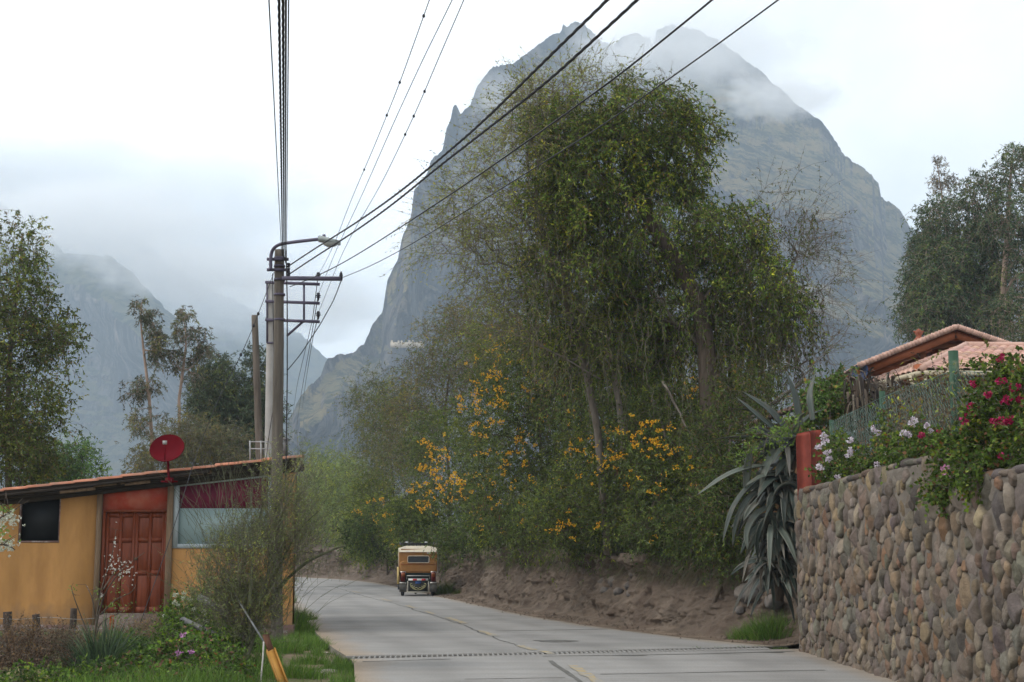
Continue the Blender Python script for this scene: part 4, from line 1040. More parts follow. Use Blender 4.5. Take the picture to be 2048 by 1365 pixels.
cable([(548, 545), (520, 620), (488, 700), (440, 790), (395, 900), (340, 1080), (281, 1245)], 26, 22.8, .008, "slanting guy wire with black insulators anchored before the door", knots=(.12, .16, .24), k=4, name="guy_wire")
cable([(545, 548), (549, 800), (535, 890), (533, 915)], 26, 31, .007, "loose drop wire hanging behind the timber pole", k=4)

# ------------------------------------------------------------------ houses on the right
def tiled(P00, P10, P01, P11, nu, nv, m, name, parent, o, clip=None, seed=0, hh=.055, grad=True):
    """barrel tiles over a roof face: u along the eave, v up the slope"""
    P00, P10, P01, P11 = [np.asarray(p, float) for p in (P00, P10, P01, P11)]
    nrm = np.cross(P10-P00, P01-P00); nrm /= np.linalg.norm(nrm); 
    if nrm[2] < 0: nrm = -nrm
    rng = np.random.default_rng(seed); K = 6; mb = MB()
    th = np.linspace(0, math.pi, K)
    for i in range(nu):
        for j in range(nv):
            v0, v1 = j/nv, (j+1.12)/nv
            V = []
            vm = (j+.5)/nv; 
            for v, up in ((v0, .02), (min(v1, 1), .0)):
                a = P00*(1-v)+P01*v; b = P10*(1-v)+P11*v; wu = (b-a)/nu
                for t in th:
                    u = i+.5-.5*math.cos(t)
                    V.append(a+wu*u + nrm*(hh*math.sin(t)+up))
            c = np.array([1, 1, 1])*rng.uniform(.78, 1.18)*np.array([1, rng.uniform(.93, 1.06), rng.uniform(.9, 1.08)])
            V = np.array(V); back = V[:K]-nrm*.02
            mb.add(np.vstack([V, back])-o, [[q, q+1, K+q+1, K+q] for q in range(K-1)], [[2*K+q, 2*K+q+1, q+1, q] for q in range(K-1)], c=c)
    # underlay so no gaps show
    mb.add(np.array([P00, P10, P11, P01])-nrm*.02-o, [[0, 1, 2, 3]], c=(.45, .4, .38))
    return mb.build(name, m, parent)
m_rt = mat("pale_clay_tiles", (.56, .36, .29), .9, .15, 5, .3, 20, tint=True)
m_rafter = mat("red_brown_timber", (.33, .105, .045), .7, .25, 3, stretch=(1, 1, 1))
m_tan = mat("tan_plaster", (.36, .20, .10), .9, .1, 2, .2, 20)
m_cream = mat("cream_gutter", (.52, .45, .32), .5, .08, 3)
def hip_house():
    A = P(1846, 741, 28.0)                     # near eave corner
    ez = A[2]; B_ = np.array([A[0]+14, 28.6, ez]); C_ = np.array([7.5, 31.6, ez])
    R0 = P(1932, 694, 32.2); R1 = np.array([R0[0]+11, 32.8, R0[2]])
    RB = np.array([R0[0]-.12, 32.4, R0[2]])
    o = np.array([A[0], 28, 2.0]); root = empty("tiled_house", tuple(o), label="tan house with pale hipped clay tile roof and cream gutter", cat="house")
    tiled(A, B_, R0, R1, 56, 13, m_rt, "roof", root, o, seed=3)
    tiled(C_, A, RB, R0, 15, 13, m_rt, "roof", root, o, seed=4)
    mb = MB(); mb.tube(np.linspace(A, R0, 12)-o+(0, 0, .05), .075, 8, c=(.9, .9, .9)); mb.tube(np.linspace(R0, R1, 12)-o+(0, 0, .04), .08, 8, c=(.95, .95, .95))
    mb.build("ridge_tiles", m_rt, root, smooth=True)
    mb = MB()
    mb.box((A[0]+.5, 28.55, 0), (B_[0]-.4, 28.8, ez-.03)); 
    V = [(A[0]+.5, 28.8), (A[0]+.75, 28.8), (C_[0]+.75, 31.5), (C_[0]+.5, 31.5)]
    mb.add([(x, y, z) for z in (0., ez-.03) for x, y in V], [[0, 1, 5, 4], [1, 2, 6, 5], [2, 3, 7, 6], [3, 0, 4, 7], [4, 5, 6, 7]])
    for a in range(len(mb.V)): mb.V[a] = mb.V[a]-(0*o) - np.array([o[0], o[1], 0.]) - (0, 0, 2.0)
    mb.build("wall", m_tan, root)
    mb = MB(); g = (0, -.06, -.06)
    mb.bar(A-o+g, B_-o+g, .10, .085); mb.bar(A-o+(-.08, 0, -.06), C_-o+(-.08, 0, -.06), .1, .085)
    mb.build("gutter", m_cream, root)
    mb = MB(); q = P(1851, 748, 28)-o
    mb.tube([q, q+(0, 0, -.16), q+(-.06, 0, -.22), q+(-.2, .05, -.22), q+(-.26, .1, -.16), q+(-.28, .1, -.02)], .035, 8); mb.build("downpipe", m_cream, root)
    MB().box(P(1833, 752, 28.3)-o, P(1849, 731, 28.5)-o).build("beam_end", m_rafter, root)
hip_house()
def pavilion():
    # open gable facing the road
    Yg = 37.0; Pk = P(1900, 661, Yg); Lf = P(1706, 738, Yg); Rt = P(2030, 705, Yg)
    s = (Pk[2]-Lf[2])/(Pk[0]-Lf[0]); s2 = (Pk[2]-Rt[2])/(Rt[0]-Pk[0])
    o = np.array([Pk[0], Yg, 2.0]); root = empty("timber_pavilion", tuple(o), label="open timber gable pavilion with clay tiles behind the hipped roof", cat="pavilion")
    back = np.array([.3, 9.0, 0])
    fx = -.55
    tiled(Lf+(0, fx, 0)+(0, 0, .0), Lf+back, Pk+(0, fx, 0), Pk+back, 36, 9, m_rt, "roof", root, o, seed=7, hh=.05)
    tiled(Rt+back, Rt+(0, fx, 0), Pk+back, Pk+(0, fx, 0), 36, 9, m_rt, "roof", root, o, seed=8, hh=.05)
    # rake tiles along both gable edges
    mb = MB()
    for a, b in ((Lf, Pk), (Pk, Rt)):
        n = 28
        for i in range(n):
            p = a*(1-i/n)+b*(i/n)+(0, fx-.02, .015); q = a*(1-(i+1.1)/n)+b*((i+1.1)/n)+(0, fx-.02, .0)
            mb.tube(np.array([p, q])-o, [.085, .07], 7, c=np.array([1, 1, 1])*(.8+.35*((i*37) % 10)/10))
    mb.build("rake_tiles", m_rt, root)
    mb = MB()
    for a, b in ((Lf, Pk), (Pk, Rt)): mb.bar(a+(0, fx+.12, -.17)-o, b+(0, fx+.12, -.17)-o, .06, .22); mb.bar(a+(0, 1.0, -.2)-o, b+(0, 1.0, -.2)-o, .1, .2)
    mb.build("barge_boards", m_rafter, root)
    mb = MB(); mb.add(np.array([Lf+(0, fx, -.10), Lf+back+(0, 0, -.10), Pk+back+(0, 0, -.10), Pk+(0, fx, -.10), Rt+back+(0, 0, -.1), Rt+(0, fx, -.1)])-o, [[0, 1, 2, 3], [3, 2, 4, 5]])
    mb.build("ceiling_boards", m_rafter, root)
    mb = MB()
    for k in range(1, 9):
        y = k*1.0; mb.bar(Lf+(0, y, -.17)-o, Pk+(0, y, -.17)-o, .08, .12); mb.bar(Pk+(0, y, -.17)-o, Rt+(0, y, -.17)-o, .08, .12)
    mb.build("rafters", m_rafter, root)
    zt = P(1860, 690, Yg+.3)[2]
    mb = MB(); mb.bar(P(1848, 692, Yg+.1)-o, P(1945, 688, Yg+.1)-o, .12, .15); mb.build("tie_beam", mat("light_timber", (.30, .13, .065), .7), root)
    zb = 2.0-o[2]
    for px, pt in ((1842.5, 686), (1718, 735), (1985, 692)):
        q = P(px, pt, Yg+.1)-o; mb = MB().box((q[0]-.09, q[1]-.09, zb-.2), (q[0]+.09, q[1]+.09, q[2])); mb.build("post", mat("post_timber", (.30, .12, .06), .7) if px == 1842.5 else m_rafter, root)
    mb = MB(); mb.bar(P(1718, 742, Yg+.1)-o, P(1842, 728, Yg+.1)-o+(0, 0, -.15), .12, .2); mb.bar(P(1775, 735, Yg+.1)-o, P(1862, 699, Yg+.1)-o, .1, .12)
    mb.build("strut", m_rafter, root)
    # back wall of the loft, dark boards
    mb = MB().prism([(P(1770, 700, Yg+3)[0]-o[0], P(0, 748, Yg+3)[2]-o[2]), (P(2000, 700, Yg+3)[0]-o[0], P(0, 748, Yg+3)[2]-o[2]), (P(2000, 700, Yg+3)[0]-o[0], P(0, 706, Yg+3)[2]-o[2]), (Pk[0]-o[0], Pk[2]-o[2]-.2), (P(1770, 700, Yg+3)[0]-o[0], P(0, 722, Yg+3)[2]-o[2])], 3, 3.1)
    mb.build("board_wall", m_rafter, root)
    # clay finial
    q = P(1838, 684, Yg)-o
    mb = MB().lathe([(1e-3, 0), (.13, .0), (.14, .05), (.09, .10), (.06, .16), (.11, .22), (.10, .28), (.03, .33), (1e-3, .36)], q, 12)
    mb.bar(q+(-.14, 0, .27), q+(.14, 0, .27), .04, .04); mb.build("ridge_ornament", mat("clay_ornament", (.26, .09, .055), .8), root)
pavilion()
def outbuilding():
    A = P(1475, 862, 33); B_ = P(1588, 822, 29.5); o = np.array([A[0], 33, 1.2]); up = np.array([1.1, 1.3, .5])
    root = empty("small_outbuilding", tuple(o), label="small tile roofed outbuilding half hidden behind the agave", cat="outbuilding")
    tiled(A, B_, A+up, B_+up, 16, 3, m_rt, "roof", root, o, seed=12)
    V = [A+(.25, .3, -.05), B_+(.25, .3, -.05), np.array([B_[0]+.25, B_[1]+.3, 2.2]), np.array([A[0]+.25, A[1]+.3, 1.6])]
    V2 = [v+np.array([.15, .12, 0]) for v in V]
    MB().add(np.array(V+V2)-o, [[0, 1, 2, 3], [4, 7, 6, 5], [0, 3, 7, 4], [1, 5, 6, 2], [0, 4, 5, 1]]).build("wall", m_tan, root)
outbuilding()

# ruin on the mountain ledge
def ruin():
    rt = empty("terrace_ruin", tuple(P(810, 690, 880)), label="pale stone ruin on a ledge halfway up the crag", cat="ruin"); o = P(810, 690, 880)
    m = mat("ruin_stone", (.50, .42, .32), .9, .2, .25)
    pts = [P(781, 690, 800), P(800, 691, 800), P(822, 690, 806), P(845, 692, 812)]
    mb = MB()
    for a, b in zip(pts[:-1], pts[1:]):
        mb.bar(a-o, b-o, 2.5, 2.9)
        for t in (.15, .5, .85): mb.bar(a*(1-t)+b*t-o+(0, -.5, -.3), a*(1-t)+b*t-o+(0, -.5, 2.0+.5*math.sin(t*9)), 1.0, 1.2, up=(0, 1, 0))
    mb.build("masonry", m, rt)
ruin()

# ------------------------------------------------------------------ three wheeled taxi
def taxi():
    Y = 49.0; c = G(836, 1192.5); cx, Y = c[0], c[1]
    root = empty("three_wheeled_taxi", (cx, Y, 0), rz=math.radians(6), label="three wheeled taxi with tan canvas hood driving away up the road", cat="taxi")
    s = 1.0
    m_can = mat("tan_canvas", (.30, .145, .048), .8, .12, 3, .6, 5, bdist=.04)
    m_top = mat("cream_canvas", (.66, .58, .44), .8, .12, 4, col2=(.52, .46, .38), c2scale=4)
    m_blk = mat("black_metal", (.02, .02, .022), .5, .2, 4); m_gl = mat("rear_window", (.03, .035, .04), .2, .1, 3)
    m_pipe = mat("cream_piping", (.50, .42, .32), .6); m_red = mat("reflector_red", (.42, .02, .03), .35); m_wh = mat("reflector_white", (.62, .62, .60), .4)
    m_amb = mat("lamp_amber", (.22, .055, .012), .3); m_lred = mat("lamp_red", (.10, .012, .012), .3); m_tyre = mat("tyre_rubber", (.018, .018, .018), .9)
    m_chr = mat("worn_chrome", (.42, .40, .37), .35, metal=.6); m_flap = mat("flap_rubber", (.10, .095, .085), .85, .25, 6); m_mark = mat("flap_marking", (.46, .43, .22), .6)
    m_blue = mat("number_plate_blue", (.04, .09, .25), .5); m_grn = mat("dark_green_body", (.018, .03, .026), .4)
    # hood: lofted box, sides, sloping top
    hw = .655
    def loft(rows, name, m, parent=root, caps=True):
        n = len(rows[0]); V = np.array(rows, float).reshape(-1, 3); i = np.arange(len(rows)-1)[:, None]*n; j = np.arange(n)[None]; jn = (j+1) % n
        mb = MB().add(V, np.stack([i+j, i+jn, i+n+jn, i+n+j], -1).reshape(-1, 4))
        if caps: mb.add(V[:n], [list(range(n))[::-1]]); mb.add(V[-n:], [list(range(n))])
        return mb.build(name, m, parent, smooth=False)
    def rrect(y, x0, x1, z0, z1, r, n=4):
        out = []
        for (cx_, cz_, a0) in ((x1-r, z1-r, 0), (x0+r, z1-r, 90), (x0+r, z0+r, 180), (x1-r, z0+r, 270)):
            for k in range(n+1): a = math.radians(a0+90*k/n); out.append((cx_+r*math.cos(a), y, cz_+r*math.sin(a)))
        return out
    hood = loft([rrect(y, -hw, hw, .80+dz, 1.63, .07) for y, dz in ((0, .06), (.05, 0), (.6, -.02), (1.25, -.3))], "hood", m_can)
    # rear lower bulge
    loft([rrect(-.035, -hw+.04, hw-.04, .86, 1.2, .12), rrect(.02, -hw, hw, .80, 1.22, .1)], "hood_skirt", m_can)
    top = [[(-hw-.02, -.05, 1.52), (hw+.02, -.05, 1.52), (hw-.03, .02, 1.67), (.40, .10, 1.73), (-.40, .10, 1.73), (-hw+.03, .02, 1.67)], [(-hw-.02, 1.6, 1.55), (hw+.02, 1.6, 1.55), (hw, 1.6, 1.66), (.4, 1.6, 1.74), (-.4, 1.6, 1.74), (-hw, 1.6, 1.66)]]
    loft(top, "roof_cover", m_top)
    mb = MB(); 
    pts = np.array(rrect(-.052, -.375, .375, 1.15, 1.385, .05)); pts = np.vstack([pts, pts[:1]])
    win = MB().add(np.array(rrect(-.05, -.37, .37, 1.155, 1.38, .05)), [list(range(20))]).add(np.array(rrect(-.036, -.37, .37, 1.155, 1.38, .05)), [list(range(20))[::-1]]).build("rear_window", m_gl, root)
    MB().tube(pts, .012, 6).build("piping", m_pipe, win)
    # seam under the window and small lamp
    MB().tube([(-.62, -.045, 1.09), (-.2, -.05, 1.105), (.2, -.05, 1.10), (.62, -.045, 1.095)], .008, 6).build("seam", mat("seam_red", (.22, .05, .02), .8), root)
    MB().box((.30, -.06, 1.465), (.36, -.02, 1.50)).box((.38, -.06, 1.455), (.43, -.02, 1.50)).build("clasp", m_chr, root)
    # roof rack
    mb = MB()
    for z, r in ((1.79, .016), (1.83, .014)):
        for a, b in (((-.60, .2), (.50, .2)), ((-.60, 1.4), (.50, 1.4)), ((-.60, .2), (-.60, 1.4)), ((.5, .2), (.5, 1.4))): mb.tube([(a[0], a[1], z), (b[0], b[1], z)], r, 6)
    for x in np.linspace(-.6, .5, 9):
        mb.tube([(x, .2, 1.72), (x, .2, 1.83)], .012, 6)
    mb.build("roof_rack", m_blk, root)
    rng = np.random.default_rng(3); mb = MB()
    for x in np.linspace(-.62, .52, 14): mb.tube([(x, .3+rng.uniform(-.05, .3), 1.76), (x+rng.uniform(-.05, .05), .35, 1.80+rng.uniform(0, .08))], .022, 6)
    mb.build("rack_fringe", mat("fringe", (.10, .10, .10), .8, .6, 20), root)
    for x in (-.40, .28): MB().box((x-.045, .2, 1.83), (x+.045, .28, 1.885)).build("marker_lamp", m_wh, root)
    # cab body, floor, mudguards
    loft([rrect(.06, -.62, .62, .42, .84, .06), rrect(1.15, -.6, .6, .38, .84, .06)], "tub", m_grn)
    MB().tube([(-.40, -.03, .58), (-.40, -.04, .70), (.40, -.04, .70), (.40, -.03, .58)], .013, 6).build("grab_rail", m_chr, root)
    bmp = MB().box((-.345, -.06, .53), (.345, -.02, .60)).build("reflector_board", m_wh, root)
    for x0 in (-.19, .12): MB().box((x0, -.066, .535), (x0+.145, -.062, .595)).build("reflector", m_red, bmp)
    for sx in (-1, 1):
        x0 = sx*.53
        fl = MB().box((x0-.125, -.03, .14), (x0+.125, -.015, .46)).build("mud_flap", m_flap, root)
        for dx in np.linspace(-.1, .1, 6): MB().box((x0+dx-.006, -.034, .15), (x0+dx+.006, -.03, .44)).build("rib", m_flap, fl)
        MB().box((x0-.12, -.045, .44), (x0+.12, -.02, .475)).build("flap_trim", m_chr, root)
        h = MB().box((x0-.075, -.05, .50), (x0+.075, .06, .83)).build("tail_lamp", m_lred, root)
        MB().box((x0-.062, -.058, .66), (x0+.062, -.05, .80)).build("indicator", m_amb, h)
        MB().box((x0-.095, -.04, .80), (x0+.095, .02, .85)).build("lamp_hood", m_chr, root)
        w = MB().lathe([(.07, -.06), (.22, -.06), (.255, -.035), (.26, 0), (.255, .035), (.22, .06), (.07, .06)], (x0, .28, .26), 22, R=roty(math.pi/2)).build("wheel", m_tyre, root, smooth=True)
        MB().lathe([(1e-3, -.03), (.09, -.04), (.14, -.05), (.15, .05), (1e-3, .03)], (x0, .28, .26), 18, R=roty(math.pi/2)).build("rim", m_chr, w)
        MB().tube([(x0-.02*sx, .05, .5), (x0-.02*sx, -.01, .45)], .02, 6).build("flap_stay", m_blk, root)
    # centre apron with painted scrollwork
    ap = MB().box((-.36, -.035, .13), (.36, -.02, .52)).build("centre_apron", mat("apron_black", (.035, .035, .033), .6, .3, 6), root)
    mb = MB().box((-.38, -.05, .12), (-.345, -.02, .52)).box((.345, -.05, .12), (.38, -.02, .52)).box((-.40, -.055, .115), (.40, -.02, .155)); mb.build("apron_frame", mat("apron_pale", (.36, .34, .28), .6, .2, 8), root)
    mb = MB()
    for sx in (-1, 1):
        mb.tube([(sx*x, -.04, z) for x, z in ((.0, .21), (.09, .225), (.18, .26), (.235, .32), (.22, .385), (.19, .36), (.20, .30), (.13, .27), (.05, .295), (.0, .245))], .011, 5)
        mb.tube([(sx*x, -.04, z) for x, z in ((.24, .30), (.27, .36), (.275, .41), (.25, .44), (.21, .43))], .010, 5)
        mb.tube([(sx*x, -.04, z) for x, z in ((.15, .29), (.17, .33), (.14, .345), (.12, .31))], .008, 5)
    mb.build("scroll_marking", m_mark, root)
    MB().box((-.10, -.05, .425), (.10, -.04, .51)).build("number_plate", m_blue, root)
    # left side door edge and running board visible past the hood
    MB().box((-.72, .02, .42), (-.665, .9, 1.00)).build("side_panel", mat("mustard_panel", (.46, .34, .13), .6), root)
    MB().tube([(-.69, .05, 1.0), (-.70, .06, 1.45), (-.655, .08, 1.62)], .014, 6).build("side_pillar", m_top, root)
    MB().tube([(.68, .05, .8), (.69, .06, 1.3), (.655, .08, 1.6)], .010, 6).build("side_pillar", m_chr, root)
    MB().box((-.70, .1, .22), (-.58, .5, .40)).build("side_step", m_blk, root)
    # front wheel, handlebar shield
    MB().lathe([(.07, -.045), (.22, -.045), (.25, 0), (.22, .045), (.07, .045)], (0, 2.15, .25), 20, R=roty(math.pi/2)).build("front_wheel", m_tyre, root)
    loft([rrect(1.15, -.5, .5, .35, .8, .1), rrect(2.0, -.18, .18, .5, .9, .08), rrect(2.3, -.12, .12, .6, .8, .05)], "front_body", m_grn)
    loft([rrect(1.5, -.55, .55, .95, 1.6, .1), rrect(1.53, -.54, .54, .95, 1.58, .1)], "windscreen", m_gl)
    # the front frame that carries the windscreen and roof
    mb = MB()
    for sx in (-1, 1): mb.tube([(sx*.5, 1.4, .7), (sx*.56, 1.5, 1.0), (sx*.56, 1.5, 1.58)], .02, 6)
    mb.build("front_frame", m_chr, root)
taxi()

# ------------------------------------------------------------------ vegetation
def unit(v): return v/(np.linalg.norm(v, axis=-1, keepdims=True)+1e-9)
def rdir(rng, n): v = rng.normal(size=(n, 3)); return unit(v)
def leaves(mb, C, D, Ls, Ws, cols, rng, fold=.0, lo=.35):
    """pointed leaf blades: C base points, D direction, Ls/Ws length and width"""
    n = len(C); D = unit(D); r = rdir(rng, n); S = unit(np.cross(D, r)); N_ = np.cross(D, S)
    Ls = np.reshape(np.broadcast_to(Ls, (n,)), (n, 1)); Ws = np.reshape(np.broadcast_to(Ws, (n,)), (n, 1))
    bend = N_*Ls*rng.uniform(-.2, .2, (n, 1))
    a = C; m1 = C+D*Ls*lo+S*Ws*.5+bend*.5; m2 = C+D*Ls*lo-S*Ws*.5+bend*.5; t = C+D*Ls+bend*.2
    V = np.stack([a, m1, t, m2], 1).reshape(-1, 3); i = np.arange(n)[:, None]*4
    mb.add(V, i+np.array([[0, 1, 2, 3]]), c=np.repeat(cols, 4, 0))
def pick(rng, pal, w, n, var=.18):
    pal = np.array(pal, float); w = np.array(w, float); w /= w.sum()
    c = pal[rng.choice(len(pal), n, p=w)]
    return c*rng.uniform(1-var, 1+var, (n, 1))
def lobe(px, py, Y, rx, ry, rd, n):
    """ellipsoidal part of a crown: centre surveyed at (px,py), half sizes given in photo pixels, depth in metres"""
    s = Y/F; return (P(px, py, Y), np.array([rx*s, rd, ry*s]), n)
def anchors(lobes, rng, shell=.55):
    A, Cn = [], []
    for c, r, n in lobes:
        d = rdir(rng, n); rad = rng.random(n)**(1/3.)
        rad = np.where(rng.random(n) < shell, .72+.28*rng.random(n), rad)
        # uneven, lumpy outline
        lump = .58+.85*fbm(d[:, 0]*2.2+c[0]*3, d[:, 2]*2.2+d[:, 1]*1.7, int(abs(c[0]*7+c[2]*13)) % 91, 3)
        A.append(c+d*(rad*lump)[:, None]*r); Cn.append(np.repeat(c[None], n, 0))
    return np.concatenate(A), np.concatenate(Cn)
def skeleton(A, trunk, rng, bias=.45):
    """joins every anchor to the growing branch system; returns nodes, parent index"""
    nodes = list(np.asarray(trunk, float)); par = [-1]+list(range(len(trunk)-1))
    pl = [0.0]
    for i in range(1, len(nodes)): pl.append(pl[-1]+np.linalg.norm(nodes[i]-nodes[i-1]))
    nodes_a = np.zeros((len(A)*3+len(nodes), 3)); nodes_a[:len(nodes)] = nodes; pla = np.zeros(len(nodes_a)); pla[:len(nodes)] = pl
    n = len(nodes); T = nodes_a[n-1]; order = np.argsort(np.linalg.norm(A-nodes_a[n//2], axis=1)); leaf = np.zeros(len(A), int)
    for k in order:
        a = A[k]; d = np.linalg.norm(nodes_a[:n]-a, axis=1)
        up = np.clip(nodes_a[:n, 2]-a[2], 0, 9)*.5
        j = int(np.argmin(d*1.0+bias*pla[:n]*.35+up))
        p = nodes_a[j]; m = (p+a)/2+rng.normal(size=3)*d[j]*.09; m[2] += d[j]*.05
        nodes_a[n] = m; pla[n] = pla[j]+d[j]/2; par.append(j)
        nodes_a[n+1] = a; pla[n+1] = pla[j]+d[j]; par.append(n); leaf[k] = n+1; n += 2
    return nodes_a[:n], np.array(par), leaf
def branch_mesh(nodes, par, r_tip, r_max, k=5, power=2.2):
    n = len(nodes); w = np.zeros(n); 
    child = np.zeros(n, bool); child[par[par >= 0]] = True
    w[~child] = 1.0
    for i in range(n-1, 0, -1):
        if w[i] == 0: w[i] = 1.0
        w[par[i]] += w[i]
    r = r_tip*w**(1/power); r = np.minimum(r, r_max)
    i = np.arange(1, n)
    return r, segs(nodes[par[i]], nodes[i], np.minimum(r[par[i]], r[i]*1.35), r[i], k)
def tree(name, label, cat, lobes, trunk, seed, leafpal, leafw, twig=(7, .55, .22), leaf=(9, .085, .026), r_tip=.006, r_max=.2, trunk_r=None,
         bark=(.12, .095, .075), shell=.55, group=None, droop=.35, outward=.6, mat_l=None, mat_b=None, extra=None, bare=0.0, flowers=None, foliage_name="foliage", tr=.25, twigcol=None, updir=.0):
    """a woody plant: trunk and limbs, plus a crown of real leaf blades on twigs. twig=(per anchor,length,jitter) leaf=(per twig,length,width)"""
    rng = np.random.default_rng(seed); A, Cn = anchors(lobes, rng, shell)
    trunk = np.asarray(trunk, float); base = trunk[0].copy()
    nodes, par, leaf_i = skeleton(A, trunk, rng)
    root = empty(name, tuple(base), label=label, cat=cat, group=group)
    r, (V, Fq) = branch_mesh(nodes, par, r_tip, r_max)
    mbb = MB(); mbb.add(V-base, Fq)
    # smooth tapering bole
    nt_ = len(trunk); rt = np.maximum(r[:nt_], .001)
    if trunk_r is not None: rt = np.linspace(trunk_r[0], trunk_r[1], nt_)
    mbb.tube(trunk-base, rt*1.08, 10)
    m, L_, jit = twig; nt = len(A)*m
    P0 = np.repeat(A, m, 0)+rng.normal(size=(nt, 3))*jit; out = unit(np.repeat(A-Cn, m, 0))
    D = unit(out*outward+rdir(rng, nt)*.8+np.array([0, 0, updir])); Ln = L_*rng.uniform(.45, 1.35, (nt, 1))
    dr = np.array([0, 0, -1.])*droop*Ln
    def at(t): return P0+D*Ln*t+dr*t*t
    S = [at(0.), at(.5), at(1.)]
    for a, b, r0, r1 in ((0, 1, 1, .75), (1, 2, .75, .4)):
        V, Fq = segs(S[a], S[b], np.full(nt, r_tip*r0*.8), np.full(nt, r_tip*r1*.8), 3); mbb.add(V-base, Fq)
    mb_ = mat_b or mat("bark", bark, .95, .3, 4, .6, 14, stretch=(3, 3, .6))
    mbb.build("trunk", mb_, root)
    k, ll, lw = leaf
    keep = rng.random(nt) >= bare; idx = np.repeat(np.where(keep)[0], k); nl = len(idx)
    t = rng.uniform(.1, 1.05, (nl, 1)); C = P0[idx]+D[idx]*Ln[idx]*t+dr[idx]*t*t
    tg = D[idx]+2*t*dr[idx]/Ln[idx]; LD = unit(tg*.5+rdir(rng, nl)*.9+np.array([0, 0, -.25]))
    an = np.repeat(np.arange(len(A)), m)[idx]
    cv = (rng.uniform(.55, 1.45, (len(A), 1))*np.where(rng.random((len(A), 1)) < .16, np.array([[1.45, 1.3, .7]]), np.array([[1., 1., 1.]])))[an]            # whole sprays differ in tone
    cols = np.clip(pick(rng, leafpal, leafw, nl)*cv*LEAFK, 0, .8)
    mb = MB(); leaves(mb, C-base, LD, ll*rng.uniform(.6, 1.25, nl), lw*rng.uniform(.7, 1.2, nl), cols, rng)
    mb.build(foliage_name, mat_l or leaf_mat(tr), root)
    if extra: extra(root, base, A, P0, rng)
    return root, A, base, rng
LEAFK = np.array([1.52, 1.5, 1.38])
_lm = {}
def leaf_mat(tr=.25):
    if tr not in _lm: _lm[tr] = mat("leaf_blades", (1, 1, 1), .6, .12, 3, tint=True, transl=tr, spec=.08)
    return _lm[tr]
m_bark = mat("dark_bark", (.10, .078, .06), .95, .35, 4, .7, 14, stretch=(3, 3, .6))
m_bark2 = mat("grey_bark", (.17, .145, .12), .95, .3, 4, .6, 14, stretch=(3, 3, .6))
m_bark3 = mat("pale_bark", (.30, .22, .17), .9, .3, 4, .5, 10, stretch=(3, 3, .6))
m_flo = mat("petals_orange", (1, 1, 1), .6, .1, 5, tint=True, transl=.2)
m_pod = mat("seed_pods", (.16, .065, .04), .8, .3, 5)

def bloom(root, base, C, r, n, pal, rng, petal=.05, name="flower_cluster", m=None):
    """one cluster of trumpet flowers, four petal blades each"""
    mb = MB(); c0 = C-base; p = c0+rdir(rng, n)*r*rng.random((n, 1))**.5*np.array([1, 1, .75])
    q = np.repeat(p, 5, 0); nn = len(q)
    leaves(mb, q, rdir(rng, nn)+(p.repeat(5, 0)-c0)/max(r, .01)*.5, petal*rng.uniform(.8, 1.3, nn), petal*.7, pick(rng, pal, np.ones(len(pal)), nn, .15), rng, lo=.6)
    return mb.build(name, m or m_flo, root)
ORANGE = [(.80, .45, .02), (.84, .54, .035), (.72, .32, .015)]
def flowering(pixels, Yf, maxn=90, size=(.055, .14), near=True):
    """clusters at surveyed spots on the outside of the shrub, nearest twig decides the depth"""
    def f(root, base, A, P0, rng):
        for (px, py) in pixels:
            u = P(px, py, 1.0)-np.array([0, 0, CAMZ]); S = P0-np.array([0, 0, CAMZ]); 
            sc = S[:, 1]; pr = np.hypot(S[:, 0]-u[0]*sc, S[:, 2]-u[2]*sc)
            cand = np.where(pr < .30)[0]
            if len(cand) == 0: cand = np.argsort(pr)[:3]
            j = cand[np.argmin(sc[cand])]
            C = P(px, py, P0[j, 1]-.12)
            kk = C[1]/34.; bloom(root, base, C, rng.uniform(*size)*kk, int(rng.integers(3, 8)), ORANGE, rng, .036*kk)
    return f
def pix_cloud(rng, regions):
    out = []
    for (cx, cy, rx, ry, n) in regions:
        while n > 0:
            a, b = rng.uniform(-1, 1, 2)
            if a*a+b*b <= 1:
                c = (cx+a*rx, cy+b*ry); m = int(min(n, rng.integers(1, 3)))
                for _ in range(m): out.append((c[0]+rng.normal()*9, c[1]+rng.normal()*7))
                n -= m
    return out

G1 = (.085, .115, .028); G2 = (.055, .082, .022); G3 = (.13, .15, .035); G4 = (.17, .165, .05); GD = (.03, .05, .016); BR = (.12, .085, .045); RB_ = (.11, .05, .03); GG = (.10, .12, .075)

# --- the big tree covered in creepers
Yt = 30.0
T0 = P(1432, 1125, Yt)
trunk_big = [T0, P(1428, 1040, Yt), P(1425, 930, Yt), P(1418, 800, Yt+.1), P(1412, 690, Yt+.2), P(1395, 600, Yt+.4), P(1350, 520, Yt+.6), P(1300, 440, Yt+.8), P(1270, 380, Yt+.8)]
dense = [lobe(1200, 330, 30.6, 130, 100, 1.8, 210), lobe(1285, 235, 30.6, 115, 55, 1.5, 120), lobe(1365, 300, 30.2, 62, 100, 1.1, 90), lobe(1130, 400, 30.6, 90, 85, 1.5, 90), lobe(1110, 260, 30.6, 60, 60, 1.2, 40),
         lobe(1280, 440, 30.8, 170, 100, 2.2, 190), lobe(1440, 480, 30.4, 90, 70, 1.5, 80), lobe(1520, 560, 30.2, 68, 80, 1.3, 52), lobe(1170, 540, 31.2, 130, 95, 2.0, 120),
         lobe(1350, 600, 31.2, 140, 85, 1.8, 110), lobe(1470, 640, 30.6, 110, 80, 1.5, 60), lobe(1230, 680, 32.0, 150, 90, 1.6, 100), lobe(1560, 650, 30.2, 60, 70, 1.1, 26)]
m_vine = leaf_mat(.25)
